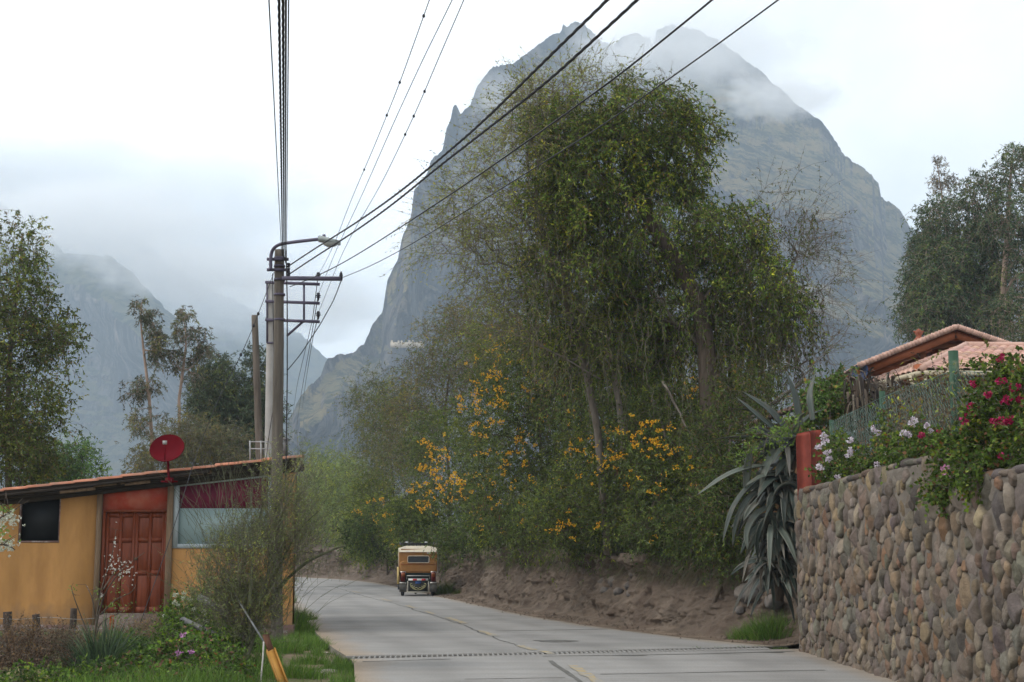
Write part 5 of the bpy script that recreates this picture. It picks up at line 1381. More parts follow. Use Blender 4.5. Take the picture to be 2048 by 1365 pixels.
def streamers(root, base, A, P0, rng):
    """creeper strands and bare twigs hanging from the crown"""
    S0, cols = [], []
    mb = MB(); ml = MB()
    src = np.concatenate([Pv(rng.uniform(1060, 1640, 420), rng.uniform(400, 760, 420), rng.uniform(29.0, 31.4, 420)), Pv(rng.uniform(1440, 1650, 130), rng.uniform(560, 740, 130), rng.uniform(29.3, 30.6, 130))])
    for p in src:
        L_ = rng.uniform(.4, 1.5); n = 9; t = np.linspace(0, 1, n)
        d = rdir(rng, 1)[0]*.35*L_; d[2] = 0
        pts = p+np.outer(t, d)*(1-t[:, None]*.3)+np.outer(t**1.2, (0, 0, -L_))+rng.normal(size=(n, 3))*.03
        V, Fq = segs(pts[:-1]-base, pts[1:]-base, np.full(n-1, .0055), np.full(n-1, .004), 3); mb.add(V, Fq)
        k = int(rng.integers(6, 34)); tt = rng.random(k); q = np.stack([np.interp(tt, t, pts[:, i]) for i in range(3)], -1)
        leaves(ml, q-base, rdir(rng, k)*.7+(0, 0, -.9), rng.uniform(.05, .10, k), .03, pick(rng, [G1, G3, BR, G2], [3, 2, 2, 2], k), rng)
    # stout crossing twigs and long bare shoots on both sides
    for (x0, y0, x1, y1, Y, r) in [(1455, 860, 1700, 655, 29.4, .022), (1200, 760, 905, 640, 31, .02), (1290, 640, 1000, 520, 31, .016), (1230, 420, 990, 395, 30.4, .014), (1230, 330, 1010, 250, 30.6, .014), (1150, 600, 870, 440, 31, .012), (1560, 560, 1690, 430, 30.2, .010),
                               (1540, 500, 1640, 390, 30.4, .009), (1500, 480, 1600, 340, 30.4, .008), (1560, 620, 1720, 560, 30, .009), (1590, 520, 1700, 500, 30, .008), (1480, 450, 1560, 350, 30.5, .008), (1330, 240, 1330, 150, 30.5, .008), (1190, 240, 1160, 150, 30.6, .008), (1240, 210, 1250, 140, 30.6, .008), (1100, 290, 1080, 190, 30.6, .008), (1640, 700, 1740, 640, 29.6, .009), (1130, 330, 1040, 200, 30.6, .009),
                               (1330, 760, 1440, 960, 29.6, .03), (1395, 610, 1500, 520, 30.4, .05), (1412, 700, 1290, 560, 30.4, .06), (1418, 760, 1560, 640, 30, .035), (1250, 900, 1205, 620, 31.5, .09), (1360, 1000, 1300, 780, 30.5, .05)]:
        n = 12; t = np.linspace(0, 1, n); a, b = P(x0, y0, Y), P(x1, y1, Y+rng.uniform(-.8, .8)); pts = np.outer(1-t, a)+np.outer(t, b)
        Lg = np.linalg.norm(b-a); pts[:, 2] += Lg*.07*np.sin(t*math.pi)*rng.choice([-1, 1])+rng.normal(size=n)*Lg*.012; pts[:, 1] += rng.normal(size=n)*.04; pts[:, 0] += rng.normal(size=n)*Lg*.008
        rr = r*(1-.75*t); mb.tube(pts-base, rr, 6)
        for _ in range(14):                                            # side shoots
            i = rng.integers(3, n); q = pts[i]; dd = unit((b-a)/Lg+rdir(rng, 1)[0]*.9)*rng.uniform(.25, .9)
            mid = q+dd*.5+(0, 0, .02); e = q+dd+(0, 0, -.05)
            V, Fq = segs(np.array([q, mid])-base, np.array([mid, e])-base, [.004, .0034], [.0034, .0025], 3); mb.add(V, Fq)
            k = int(rng.integers(4, 12)); tt = rng.random((k, 1)); 
            leaves(ml, q+(e-q)*tt-base, rdir(rng, k)+(0, 0, -.3), rng.uniform(.05, .09, k), .02, pick(rng, [G3, G4, G1, BR], [3, 2, 2, 1], k), rng)
    mb.build("hanging_twigs", m_bark2, root); ml.build("creeper", m_vine, root)
tree("creeper_covered_tree", "tallest tree, dark crown smothered in creepers above the yellow flowering shrubs", "tree", dense, trunk_big, 11,
     [G1, (.06, .105, .02), (.13, .165, .03), GD, (.19, .20, .045), BR], [4, 4, 2.8, 1.6, 1.4, .8], twig=(7, .44, .10), leaf=(11, .096, .036), r_tip=.0065, r_max=.2, trunk_r=(.23, .13), droop=.6, mat_b=m_bark, extra=streamers, tr=.25)
# --- airy pepper tree on its left with thin, light sprays
airy = [lobe(1070, 300, 31.2, 95, 105, 1.6, 120), lobe(1000, 410, 31.4, 110, 100, 1.8, 105), lobe(1050, 520, 31.4, 130, 100, 1.8, 130), lobe(1170, 195, 31.0, 120, 45, 1.2, 90), lobe(930, 480, 31.6, 75, 60, 1.2, 34), lobe(1100, 640, 31.8, 130, 80, 1.6, 120), lobe(1080, 230, 31, 70, 55, 1.0, 55), lobe(1260, 560, 32.6, 240, 130, 1.0, 170), lobe(1430, 620, 32.2, 150, 110, .8, 90)]
tree("pepper_tree", "airy light green tree with wispy sprays at the left of the dark crown", "tree", airy, [P(1215, 1110, 32.5), P(1205, 980, 32.4), P(1195, 860, 32.2), P(1170, 730, 32), P(1130, 600, 31.8), P(1090, 480, 31.5), P(1070, 380, 31.3)], 12,
     [(.15, .18, .04), (.19, .20, .055), G1, BR, (.14, .12, .05)], [4, 4, 2, 1.0, 1.0], twig=(6, .85, .15), leaf=(9, .078, .024), r_tip=.0055, r_max=.11, droop=.15, outward=1.0, mat_b=m_bark2, shell=.75, tr=.35)
tree("leafy_tree", "dark leafy tree filling the gap behind the trunk and the orange blossoms", "tree", [lobe(1190, 780, 38.5, 130, 90, 1.5, 170), lobe(1330, 790, 38, 110, 80, 1.5, 150), lobe(1440, 830, 37, 70, 80, 1.3, 90), lobe(1130, 660, 39, 100, 70, 1.4, 100), lobe(1260, 690, 38.6, 120, 60, 1.3, 110), lobe(1490, 760, 37, 60, 70, 1.2, 50)],
     [P(1260, 1120, 38.5), P(1262, 960, 38.5), P(1265, 820, 38.5), P(1270, 720, 38.5)], 14, [G1, G2, GD, BR, G3], [3, 3, 2, 1.4, 1], twig=(7, .6, .2), leaf=(10, .105, .036), r_tip=.006, r_max=.13, droop=.35, mat_b=m_bark)
# --- half bare shrub right of the crown
sparse = [lobe(1560, 470, 30.6, 90, 75, 1.2, 60), lobe(1625, 540, 30.4, 60, 90, 1.0, 50), lobe(1600, 640, 30.2, 70, 80, 1.0, 45), lobe(1640, 720, 29.8, 50, 60, .8, 28)]
tree("half_bare_tree", "nearly leafless tree with fine bare twigs right of the dark crown", "tree", sparse, [P(1475, 1080, 31), P(1478, 960, 31), P(1482, 840, 31), P(1500, 700, 30.8), P(1540, 580, 30.6)], 13,
     [G4, G3, BR, (.16, .10, .055)], [2, 2, 2, 2], twig=(4, .75, .1), leaf=(4, .06, .018), r_tip=.005, r_max=.08, droop=.1, outward=1.1, mat_b=m_bark2, shell=.7, bare=.45, tr=.3)

# --- flowering shrubs along the bank
TEC = [G1, (.065, .095, .03), (.10, .125, .035), GD, G3, GG]
tw = [4, 4, 2.5, 2, 1, .8]
rngf = np.random.default_rng(77)
def shrub(label, lobes, base_px, seed, flo, cat="shrub", pal=TEC, w=tw, leaf=(11, .085, .022), twg=(7, .42, .16), name="flowering_shrub", group="shrubs along the bank", pods=0, lk=1.0, **k):
    leaf = (leaf[0], leaf[1]*lk, leaf[2]*lk*1.15); twg = (twg[0], twg[1]*lk, twg[2]*lk)
    b = [P(*p) for p in base_px]
    def ex(root, base, A, P0, rng):
        if flo: flowering(pix_cloud(rngf, flo), 0)(root, base, A, P0, rng)
        if pods:
            mb = MB(); front = P0[np.argsort(P0[:, 1])[:len(P0)//3]]
            for p in front[rng.choice(len(front), pods)]:
                for q in range(int(rng.integers(4, 9))):
                    a = p+rng.normal(size=3)*.07; e = a+np.array([rng.normal()*.02, rng.normal()*.02, -rng.uniform(.12, .22)])
                    V, Fq = segs(np.array([a])-base, np.array([e])-base, [.006], [.003], 3); mb.add(V, Fq)
            mb.build("seed_pods", m_pod, root, kind="stuff")
    return tree(name, label, cat, lobes, b, seed, pal, w, twig=twg, leaf=leaf, r_tip=.0045, r_max=.07, droop=.3, mat_b=m_bark, extra=ex, group=group, **k)
shrub("tall orange flowering shrub at the centre, with the highest blossoms", [lobe(1075, 760, 41.5, 125, 110, 1.83, 170), lobe(1040, 880, 41.0, 130, 120, 2.07, 190), lobe(1060, 1010, 40.7, 130, 90, 1.95, 150), lobe(1130, 900, 40.7, 110, 150, 1.71, 140), lobe(1000, 700, 42.2, 70, 60, 1.22, 50), lobe(1130, 700, 41.0, 90, 70, 1.46, 70)],
      [(1090, 1120, 42.2), (1088, 1000, 42.2), (1080, 880, 42.1), (1085, 780, 42.0)], 21, [(1045, 685, 70, 45, 30), (965, 740, 45, 60, 20), (960, 820, 45, 45, 30), (1050, 790, 60, 60, 22), (1010, 880, 70, 40, 20), (1090, 900, 60, 90, 14), (1015, 960, 40, 60, 12), (1130, 760, 40, 60, 12), (1150, 880, 30, 60, 12)], pods=26, lk=1.22)
shrub("orange flowering shrub directly above and right of the taxi", [lobe(905, 930, 56.6, 95, 90, 2.21, 150), lobe(900, 1040, 56.0, 100, 80, 2.07, 150), lobe(970, 980, 54.5, 80, 110, 2.07, 120), lobe(870, 870, 57.3, 60, 50, 1.52, 60)],
      [(930, 1120, 56.6), (928, 1020, 56.6), (920, 930, 56.6)], 22, [(865, 915, 45, 45, 34), (880, 985, 60, 36, 36), (960, 960, 40, 90, 22), (985, 1040, 30, 50, 16), (835, 1000, 20, 30, 8)], pods=8, lk=1.38)
shrub("dark green flowering shrub on the bank above the rock pile", [lobe(1220, 880, 34.1, 120, 130, 1.51, 170), lobe(1200, 1010, 33.7, 130, 90, 1.62, 160), lobe(1280, 980, 32.8, 110, 120, 1.51, 150), lobe(1110, 1040, 34.6, 70, 70, 1.30, 70)],
      [(1240, 1130, 33.9), (1238, 1010, 34.0), (1230, 900, 34.1)], 23, [(1210, 895, 45, 50, 26), (1250, 950, 70, 40, 14), (1130, 1055, 25, 20, 10), (1280, 1060, 20, 15, 5), (1150, 870, 30, 60, 10), (1200, 1055, 12, 10, 3)], pods=10, lk=1.08)
shrub("orange flowering shrub below the trunk of the tallest tree", [lobe(1340, 900, 30.7, 85, 120, 1.37, 120), lobe(1350, 1020, 30.0, 95, 90, 1.37, 130), lobe(1400, 960, 30.0, 60, 120, 1.16, 80), lobe(1290, 860, 31.5, 60, 90, 1.26, 60)],
      [(1370, 1130, 30.5), (1366, 1010, 30.5), (1355, 900, 30.7)], 24, [(1280, 880, 60, 50, 30), (1330, 940, 60, 60, 16), (1385, 775, 22, 12, 6), (1320, 870, 40, 30, 10)], pods=6, lk=1.05)
shrub("leggy dark shrub at the shaded end of the bank beside the agave", [lobe(1440, 1020, 27.4, 60, 90, 1.0, 80), lobe(1450, 900, 28.2, 60, 90, 1.1, 70), lobe(1490, 800, 28.8, 55, 70, 1.0, 40)],
      [(1455, 1130, 27.8), (1455, 1000, 28), (1460, 880, 28.2)], 25, None, name="leafy_shrub", pal=[GD, G2, G1, BR], w=[3, 3, 1.5, 1])
# low growth spilling over the lip of the bank
for k, (px, py, Y, rx, ry, n, lab) in enumerate([(905, 1105, 49.5, 55, 30, 60, "low scrub on the bank lip just right of the taxi"), (990, 1090, 44, 60, 42, 80, "low scrub on the lip below the leftmost blossoms"), (1075, 1085, 39.5, 65, 48, 95, "low scrub under the tall orange flowering shrub"),
        (1160, 1085, 35.5, 60, 48, 95, "dark scrub on the lip left of the rock pile"), (1235, 1085, 33, 60, 38, 85, "dark scrub hanging just above the rock pile"), (1315, 1090, 30.5, 65, 52, 100, "scrub on the lip right of the rock pile"), (1395, 1095, 28.6, 60, 55, 100, "deep green scrub at the shaded end of the bank"),
        (1455, 1110, 27.4, 45, 60, 70, "scrub hanging beside the lowest agave leaves"), (1340, 1000, 30.5, 70, 60, 90, "leafy growth under the trunk of the tallest tree"), (1460, 1010, 27.8, 45, 70, 80, "dark leafy growth left of the middle agave"), (835, 1085, 56, 45, 45, 70, "low scrub behind the roof of the taxi"), (745, 1105, 66, 45, 36, 70, "low scrub on the far bank left of the taxi")]):
    py -= 34; ry *= .8; px += 22 if k == 0 else 0
    shrub(lab, [lobe(px, py, Y, rx, ry, .9, n)], [(px, py+ry+12, Y+.3), (px, py+ry*.3, Y+.2), (px, py-ry*.2, Y)], 200+k, [(px, py, rx*.7, ry*.5, 4)] if k in (1, 2, 3, 5) else None, name="bank_scrub", pal=[G2, G1, GD, (.06, .07, .03)], w=[3, 2, 3, 1.5], leaf=(10, .075, .024), twg=(7, .34, .12), lk=max(1, Y/34.), group="scrub along the lip of the bank")
# brown grey thorny trees behind, towards the crag
shrub("brown tinged thorn tree behind the orange flowers", [lobe(905, 700, 61.6, 80, 75, 2.52, 160), lobe(860, 780, 63.0, 80, 80, 2.52, 150), lobe(950, 640, 58.8, 70, 40, 1.96, 70), lobe(820, 860, 64.4, 60, 80, 2.24, 110), lobe(980, 720, 57.4, 60, 70, 1.96, 80)],
      [(900, 1110, 63.0), (898, 960, 63.0), (890, 820, 63.0), (900, 740, 61.6)], 26, None, name="thorn_tree", cat="tree", pal=[(.115, .095, .05), (.13, .12, .045), G1, (.10, .07, .045), G2], w=[3, 2.5, 2.5, 1.4, 1], leaf=(8, .085, .022), twg=(7, .55, .18), group="trees beyond the flowering shrubs", lk=1.40)
shrub("olive tree with upright twigs left of the brown thorn tree", [lobe(765, 790, 74.8, 55, 45, 2.45, 90), lobe(770, 880, 74.8, 65, 75, 2.72, 150), lobe(800, 960, 72.1, 70, 90, 2.72, 150), lobe(745, 840, 76.2, 35, 60, 1.90, 50)],
      [(790, 1120, 73.4), (788, 1000, 73.4), (780, 890, 74.8)], 27, None, name="thorn_tree", cat="tree", pal=[(.10, .105, .05), G1, (.13, .12, .05), G2], w=[3, 2.5, 2, 1], leaf=(8, .10, .026), twg=(7, .6, .2), group="trees beyond the flowering shrubs", lk=1.36)
shrub("yellow green shrub beside the dirt wall left of the taxi", [lobe(745, 1010, 71.7, 45, 75, 1.92, 130), lobe(780, 1060, 69.1, 50, 60, 1.92, 120), lobe(720, 1080, 76.8, 30, 50, 1.54, 70), lobe(830, 1060, 64.0, 45, 55, 1.79, 100)],
      [(775, 1150, 70.4), (775, 1080, 70.4), (770, 1010, 70.4)], 28, [(745, 1030, 30, 40, 12), (800, 1060, 40, 40, 8)], leaf=(9, .11, .032), pal=[G1, G3, G2, (.12, .15, .03)], w=[3, 3, 2, 2], lk=1.28)
shrub("soft green willow at the bend of the road", [lobe(668, 960, 91.2, 60, 50, 2.88, 150), lobe(660, 1040, 91.2, 65, 65, 2.88, 170), lobe(700, 1010, 86.4, 40, 90, 2.40, 110), lobe(610, 1000, 96.0, 45, 60, 2.40, 80), lobe(640, 930, 96.0, 40, 30, 1.80, 50)],
      [(668, 1140, 91.2), (666, 1060, 91.2), (664, 980, 91.2)], 29, None, name="willow", cat="tree", pal=[(.13, .165, .055), (.10, .14, .05), (.16, .19, .07)], w=[3, 3, 2], leaf=(9, .17, .034), twg=(6, .8, .3), group="trees beyond the flowering shrubs", lk=1.20)
shrub("bushy green tree closing the view at the end of the road", [lobe(560, 1010, 112.7, 60, 70, 3.45, 130), lobe(620, 1070, 112.7, 60, 50, 3.45, 120), lobe(520, 1060, 115.0, 50, 50, 3.45, 80), lobe(690, 1090, 109.2, 30, 25, 2.30, 50)],
      [(600, 1140, 112.7), (600, 1080, 112.7), (598, 1020, 112.7)], 30, None, name="roadside_tree", cat="tree", pal=[(.09, .12, .045), (.12, .15, .055), (.07, .10, .04)], w=[3, 2, 2], leaf=(8, .22, .06), twg=(6, .9, .35), group="trees beyond the flowering shrubs", lk=1.15)
# --- trees left of the road, behind the house
tree("leafy_tree", "tall leafy tree at the left edge behind the ochre house", "tree",
     [lobe(48, 490, 36, 28, 55, .9, 40), lobe(35, 590, 36, 65, 50, 1.2, 80), lobe(20, 680, 36, 95, 70, 1.6, 130), lobe(10, 800, 36, 110, 90, 2, 190), lobe(10, 920, 36, 95, 80, 2, 160), lobe(125, 690, 35.8, 32, 32, .6, 22), lobe(110, 660, 36, 40, 30, .6, 20), lobe(-80, 700, 36, 80, 200, 2, 130), lobe(60, 870, 35.6, 55, 70, 1.4, 80)],
     [P(20, 1150, 36), P(18, 1000, 36), P(15, 850, 36), P(20, 700, 36), P(35, 580, 36), P(45, 470, 36)], 41, [G1, (.07, .10, .03), (.13, .14, .05), BR, GD], [4, 3, 2, 1, 1.5], twig=(6, .40, .15), leaf=(9, .10, .042), r_tip=.0055, r_max=.14, mat_b=m_bark, tr=.3)
tree("leafy_tree", "smaller bright green tree right of the tall one at the left edge", "tree", [lobe(140, 915, 44, 38, 34, 1.2, 70), lobe(110, 950, 44, 50, 30, 1.2, 60), lobe(175, 950, 44, 22, 22, .8, 24)],
     [P(140, 1100, 44), P(140, 1000, 44), P(140, 930, 44)], 42, [(.07, .13, .045), (.10, .16, .05), (.05, .09, .035)], [3, 2, 2], twig=(6, .45, .15), leaf=(8, .12, .04), r_tip=.006, r_max=.1, mat_b=m_bark)
EUC = [(.075, .09, .065), (.06, .075, .05), (.10, .11, .07), (.10, .075, .05)]
tree("eucalyptus_tree", "slender eucalyptus with clumped leaves, left of the pair", "tree", [lobe(287, 620, 56, 17, 28, .8, 15), lobe(308, 640, 56, 16, 25, .7, 12), lobe(312, 690, 56, 22, 34, .9, 24), lobe(268, 780, 56, 25, 30, 1, 22), lobe(316, 700, 56, 14, 40, .7, 14), lobe(295, 845, 56, 40, 24, 1.2, 24), lobe(300, 770, 56, 14, 14, .7, 9)],
     [P(305, 1000, 56), P(304, 880, 56), P(298, 790, 56), P(287, 700, 56), P(281, 640, 56), P(284, 600, 56)], 43, EUC, [3, 3, 2, 1.4], twig=(6, .26, .10), leaf=(9, .15, .036), r_tip=.010, r_max=.13, mat_b=m_bark3, droop=.6, group="pair of slender eucalyptus trees", tr=.2, shell=.3)
tree("eucalyptus_tree", "slender eucalyptus with forked trunk, right of the pair", "tree", [lobe(368, 632, 57, 12, 12, .6, 12), lobe(365, 665, 57, 18, 22, .8, 14), lobe(395, 672, 57, 18, 20, .7, 13), lobe(412, 700, 57, 14, 14, .6, 14), lobe(352, 722, 57, 13, 20, .6, 14), lobe(382, 715, 57, 20, 22, .8, 15), lobe(388, 750, 57, 13, 12, .6, 8)],
     [P(360, 1000, 57), P(360, 880, 57), P(358, 800, 57), P(366, 740, 57), P(372, 690, 57), P(370, 650, 57)], 44, EUC, [3, 3, 2, 1.2], twig=(6, .25, .10), leaf=(9, .14, .036), r_tip=.010, r_max=.10, mat_b=m_bark3, droop=.6, group="pair of slender eucalyptus trees", tr=.2, shell=.3)
tree("evergreen_tree", "dense dark evergreen tree behind the leaning timber post", "tree", [lobe(440, 770, 62, 38, 50, 1.6, 120), lobe(455, 850, 62, 60, 60, 2, 180), lobe(500, 850, 62, 30, 70, 1.5, 90), lobe(410, 800, 62, 24, 50, 1.2, 60), lobe(515, 760, 63, 16, 70, .9, 60), lobe(538, 850, 62, 22, 70, 1.2, 60)],
     [P(460, 1000, 62), P(460, 900, 62), P(452, 800, 62)], 45, [(.06, .085, .05), (.05, .07, .045), (.09, .10, .055), (.035, .05, .03)], [3, 3, 2, 2], twig=(6, .6, .2), leaf=(10, .19, .045), r_tip=.009, r_max=.2, mat_b=m_bark, tr=.2)
tree("bushy_tree", "brownish bushy tree behind the red satellite dish", "tree", [lobe(390, 880, 52, 60, 45, 1.6, 130), lobe(320, 920, 52, 55, 30, 1.4, 70), lobe(450, 900, 52, 45, 40, 1.4, 80), lobe(285, 925, 52, 25, 22, 1, 24)],
     [P(390, 1060, 52), P(390, 980, 52), P(388, 900, 52)], 46, [(.10, .095, .05), (.085, .10, .05), (.12, .10, .05)], [3, 3, 2], twig=(6, .5, .18), leaf=(8, .14, .035), r_tip=.008, r_max=.15, mat_b=m_bark2)
# --- eucalyptus group on the right
EU2 = [(.05, .08, .042), (.07, .10, .05), (.035, .06, .033), (.09, .115, .055)]
tree("eucalyptus_tree", "large dense eucalyptus behind the timber pavilion", "tree", [lobe(1900, 460, 76, 55, 60, 2.4, 150), lobe(1875, 540, 75, 55, 60, 2.6, 170), lobe(1920, 600, 75, 100, 80, 3, 330), lobe(1870, 640, 74, 55, 50, 2.2, 150), lobe(1960, 520, 76, 60, 80, 2.6, 190), lobe(1860, 480, 76, 24, 26, 1.2, 34), lobe(1840, 580, 75, 28, 40, 1.6, 50)],
     [P(1930, 900, 76), P(1930, 760, 76), P(1925, 620, 76), P(1915, 500, 76)], 51, EU2, [3, 3, 2.5, 1.3], twig=(6, .7, .25), leaf=(9, .23, .060), r_tip=.011, r_max=.28, mat_b=m_bark3, group="eucalyptus trees behind the right hand houses", tr=.2, droop=.45)
tree("eucalyptus_tree", "tall open eucalyptus rising out of the right edge", "tree", [lobe(2030, 330, 72, 30, 45, 1.6, 60), lobe(1965, 385, 73, 34, 45, 1.8, 80), lobe(2010, 430, 72, 40, 45, 2, 70), lobe(2050, 540, 72, 50, 90, 2.4, 150), lobe(2030, 640, 71, 60, 60, 2.4, 140), lobe(1985, 460, 73, 30, 40, 1.6, 50), lobe(2080, 420, 72, 40, 120, 2, 110)],
     [P(2000, 900, 72), P(2000, 760, 72), P(2005, 600, 72), P(2014, 470, 72), P(2022, 340, 72), P(2028, 290, 72)], 52, EU2, [3, 3, 2, 1], twig=(5, .65, .22), leaf=(9, .21, .055), r_tip=.011, r_max=.22, mat_b=m_bark3, group="eucalyptus trees behind the right hand houses", tr=.2, droop=.5, shell=.35)
tree("eucalyptus_tree", "thin dry topped eucalyptus sticking up above the dense one", "tree", [lobe(1875, 345, 80, 8, 30, .5, 16), lobe(1885, 385, 80, 15, 28, .8, 15), lobe(1900, 370, 80, 14, 18, .6, 14), lobe(1895, 420, 80, 16, 20, .8, 20)],
     [P(1925, 900, 80), P(1915, 700, 80), P(1898, 480, 80), P(1882, 380, 80), P(1874, 325, 80)], 53, [(.10, .095, .065), (.07, .075, .05), (.12, .10, .07)], [2, 2, 2], twig=(5, .4, .15), leaf=(8, .18, .04), r_tip=.010, r_max=.13, mat_b=m_bark3, group="eucalyptus trees behind the right hand houses", tr=.2)

# ------------------------------------------------------------------ grass, tufts, garden
m_grass = mat("grass_blades", (1, 1, 1), .6, .15, 3, tint=True, transl=.35, spec=.3)
GR = [(.135, .245, .035), (.10, .195, .03), (.18, .28, .05), (.065, .12, .025), (.21, .21, .09)]
def blades(mb, C, H, lean, wdt, cols, rng, seg=3):
    """curved grass blades: base C, height H, lean vector"""
    n = len(C); H = np.reshape(np.broadcast_to(H, (n,)), (n, 1)); a = rng.uniform(0, 2*math.pi, n); S = np.stack([np.cos(a), np.sin(a), a*0], -1)
    W_ = np.reshape(np.broadcast_to(wdt, (n,)), (n, 1))*.5; rows = []
    for k in range(seg+1):
        t = k/seg; p = C+np.array([0, 0, 1.])*H*(t-.35*t*t*np.linalg.norm(lean, axis=1)[:, None])+lean*H*t*t; w = W_*(1-t**1.6)+.0004
        rows.append(p-S*w); rows.append(p+S*w)
    V = np.stack(rows, 1).reshape(-1, 3); m = 2*(seg+1); i = np.arange(n)[:, None]*m
    for k in range(seg): mb.add(V[:0], V[:0]) if False else None
    Fq = np.concatenate([i+np.array([[2*k, 2*k+1, 2*k+3, 2*k+2]]) for k in range(seg)])
    mb.add(V, Fq, c=np.repeat(cols, m, 0))
def gz(x, y):      # height of the verge and garden soil
    e = np.interp(y, sL[:, 1], sL[:, 0]); d = e-x
    return -.09+.05*np.clip(d/2, 0, 1)+.07*np.clip((d-.9)/2, 0, 1)*1+.10*(fbm(x/1.3, y/1.3, 50, 4)-.45)*np.clip(d/.8, 0, 1)
def garden():
    m_soil = mat("garden_soil", (.17, .125, .085), .97, .3, 2, .8, 14, col2=(.09, .10, .035), c2scale=1.1, c2lo=.42, c2hi=.6, bdist=.05)
    ys = np.linspace(9, 60, 260); U = np.linspace(0, 1, 120)**1.5*14; e = np.interp(ys, sL[:, 1], sL[:, 0])
    X = e[None]-U[:, None]+.0; Y = np.broadcast_to(ys, X.shape)
    Z = gz(X, Y); Z[0] = -.11
    mk("garden_soil", np.stack([X, Y, Z], -1).reshape(-1, 3), grid_faces(120, 260), m_soil, smooth=True, kind="structure")
    rng = np.random.default_rng(8); n = 150000
    y = rng.uniform(11.5, 40, n)**1.0; e = np.interp(y, sL[:, 1], sL[:, 0]); d = rng.uniform(0, 1, n)**1.25*8.5; x = e-d
    den = fbm(x/.8, y/.8, 61, 4)
    path = (d > .18+.25*vn(y*.9, y*0, 3)) & (d < .75+.45*vn(y*.7, y*0+2, 5)) & (y < 27.5)
    kerbg = (d < .25) & ~((y > 17.5) & (y < 22.3))
    soil = (den < .34+.18*np.clip((d-2.6)/2.5, 0, 1)); under = (y > YH-.75) & (x < -4.3)
    pr = np.ones(n); pr[path] = .03; pr[kerbg & (y < 25)] = .10; pr[soil] *= .16; pr[under] = 0
    pr[(d > 4.2)] *= .5
    k = rng.random(n) < pr; x, y, d, den = x[k], y[k], d[k], den[k]; n = len(x)
    h = rng.uniform(.05, .16, n)*(.6+1.5*np.clip(den-.35, 0, 1))*(1+.9*np.exp(-((d-1.7)/.7)**2))
    C = np.stack([x, y, gz(x, y)-.01], -1); lean = rng.normal(size=(n, 3))*(.35, .35, 0)
    tone = fbm(x/.9+9, y/.9, 71, 3)[:, None]
    cols = pick(rng, GR, [4, 3, 2, 2, .5+.0], n)*(.6+.8*tone)
    mb = MB(); blades(mb, C, h*1.25, lean, .009, cols, rng); mb.build("verge_grass", m_grass, kind="stuff", label="green grass growing over the verge and garden", cat="grass")
garden()
TC = [0]
def tuft(px, py, n, h, rad, label, pal=GR, w=(4, 3, 2, 1.5, .6), z=None, base=None, name="grass_tuft", wd=.009, lean=.45, group="grass tufts along the road", cat="grass tuft", tall=1.0):
    g = G(px, py) if base is None else base; zb = (z if z is not None else 0.02); TC[0] += 1
    rng = np.random.default_rng(500+TC[0]); r = rad*rng.random(n)**.6; a = rng.uniform(0, 2*math.pi, n)
    C = np.stack([r*np.cos(a), r*np.sin(a)*.8, np.zeros(n)-.04], -1); ln = np.stack([np.cos(a), np.sin(a), a*0], -1)*(r/rad)[:, None]*lean+rng.normal(size=(n, 3))*(.25, .25, 0)
    H = h*rng.uniform(.45, 1.1, n)*(1.05-.5*(r/rad)**2)
    mb = MB(); blades(mb, C, H, ln, wd, pick(rng, pal, w, n), rng, 4)
    o = mb.build(name, m_grass, label=label, cat=cat, group=group); o.location = (g[0], g[1], zb); return o
tuft(1545, 1283, 1500, .62, .52, "big bright green grass clump against the foot of the stone wall", z=.02, wd=.011)
tuft(1500, 1281, 700, .38, .40, "lower grass clump left of the biggest one by the wall", z=.02)
tuft(1572, 1268, 500, .75, .22, "tall narrow grass clump in the corner where bank meets wall", z=.05)
tuft(1404, 1262, 120, .13, .12, "tiny weed on the dirt left of the big clump")
tuft(1432, 1248, 160, .2, .15, "small weed on the dirt slope below the agave", z=.1)
tuft(1045, 1206, 500, .55, .34, "rounded dark green tuft at the foot of the bank right of the taxi", z=.05, wd=.012)
tuft(995, 1201, 300, .26, .34, "flat tuft just left of the rounded dark green one", z=.03, wd=.012)
tuft(893, 1190, 700, .62, .42, "thick tuft beside the right rear wheel of the taxi", z=.03, wd=.016, pal=[(.10, .15, .035), (.13, .18, .05), (.2, .2, .09)], w=(3, 2, 1))
tuft(920, 1192, 300, .32, .30, "low tuft right of the one beside the taxi", z=.03, wd=.014, pal=[(.10, .14, .035), (.13, .16, .05), (.2, .2, .09)], w=(3, 2, 1))
tuft(1165, 1225, 400, .20, .45, "low spreading grass below the rock pile", z=.03)
tuft(1190, 1228, 260, .22, .28, "low grass nearest the kerbless edge below the rock pile", z=.03)
tuft(1238, 1222, 300, .38, .20, "upright grass tuft right of the rock pile", z=.12)
tuft(742, 1160, 220, .6, .35, "tuft at the foot of the far dirt wall", z=.05, wd=.02)
for k, (px, py) in enumerate([(1395, 1295.5), (1440, 1295), (1480, 1294), (1520, 1293), (1555, 1294)]):
    tuft(px, py, 160, .075, .20, ["weeds sprouting at the inner right part of the drain", "second patch of weeds along the drain end", "middle patch of weeds along the drain end", "patch of weeds near the wall along the drain", "weeds at the outer end of the drain by the wall"][k], z=-.01, group="weeds in the drain", cat="weeds", name="weed_patch", wd=.008)
tuft(585, 1240, 900, .45, .55, "long bright grass on the verge beside the bush", z=-.02, group="grass clumps on the left verge", wd=.011)
tuft(600, 1290, 800, .32, .55, "bright grass clump on the verge level with the drain", z=-.04, group="grass clumps on the left verge")
tuft(590, 1345, 700, .30, .45, "bright grass clump by the orange bracket", z=-.04, group="grass clumps on the left verge")
tuft(560, 1205, 700, .55, .5, "tall grass on the verge just before the kerb bends", z=-.0, group="grass clumps on the left verge", wd=.013)
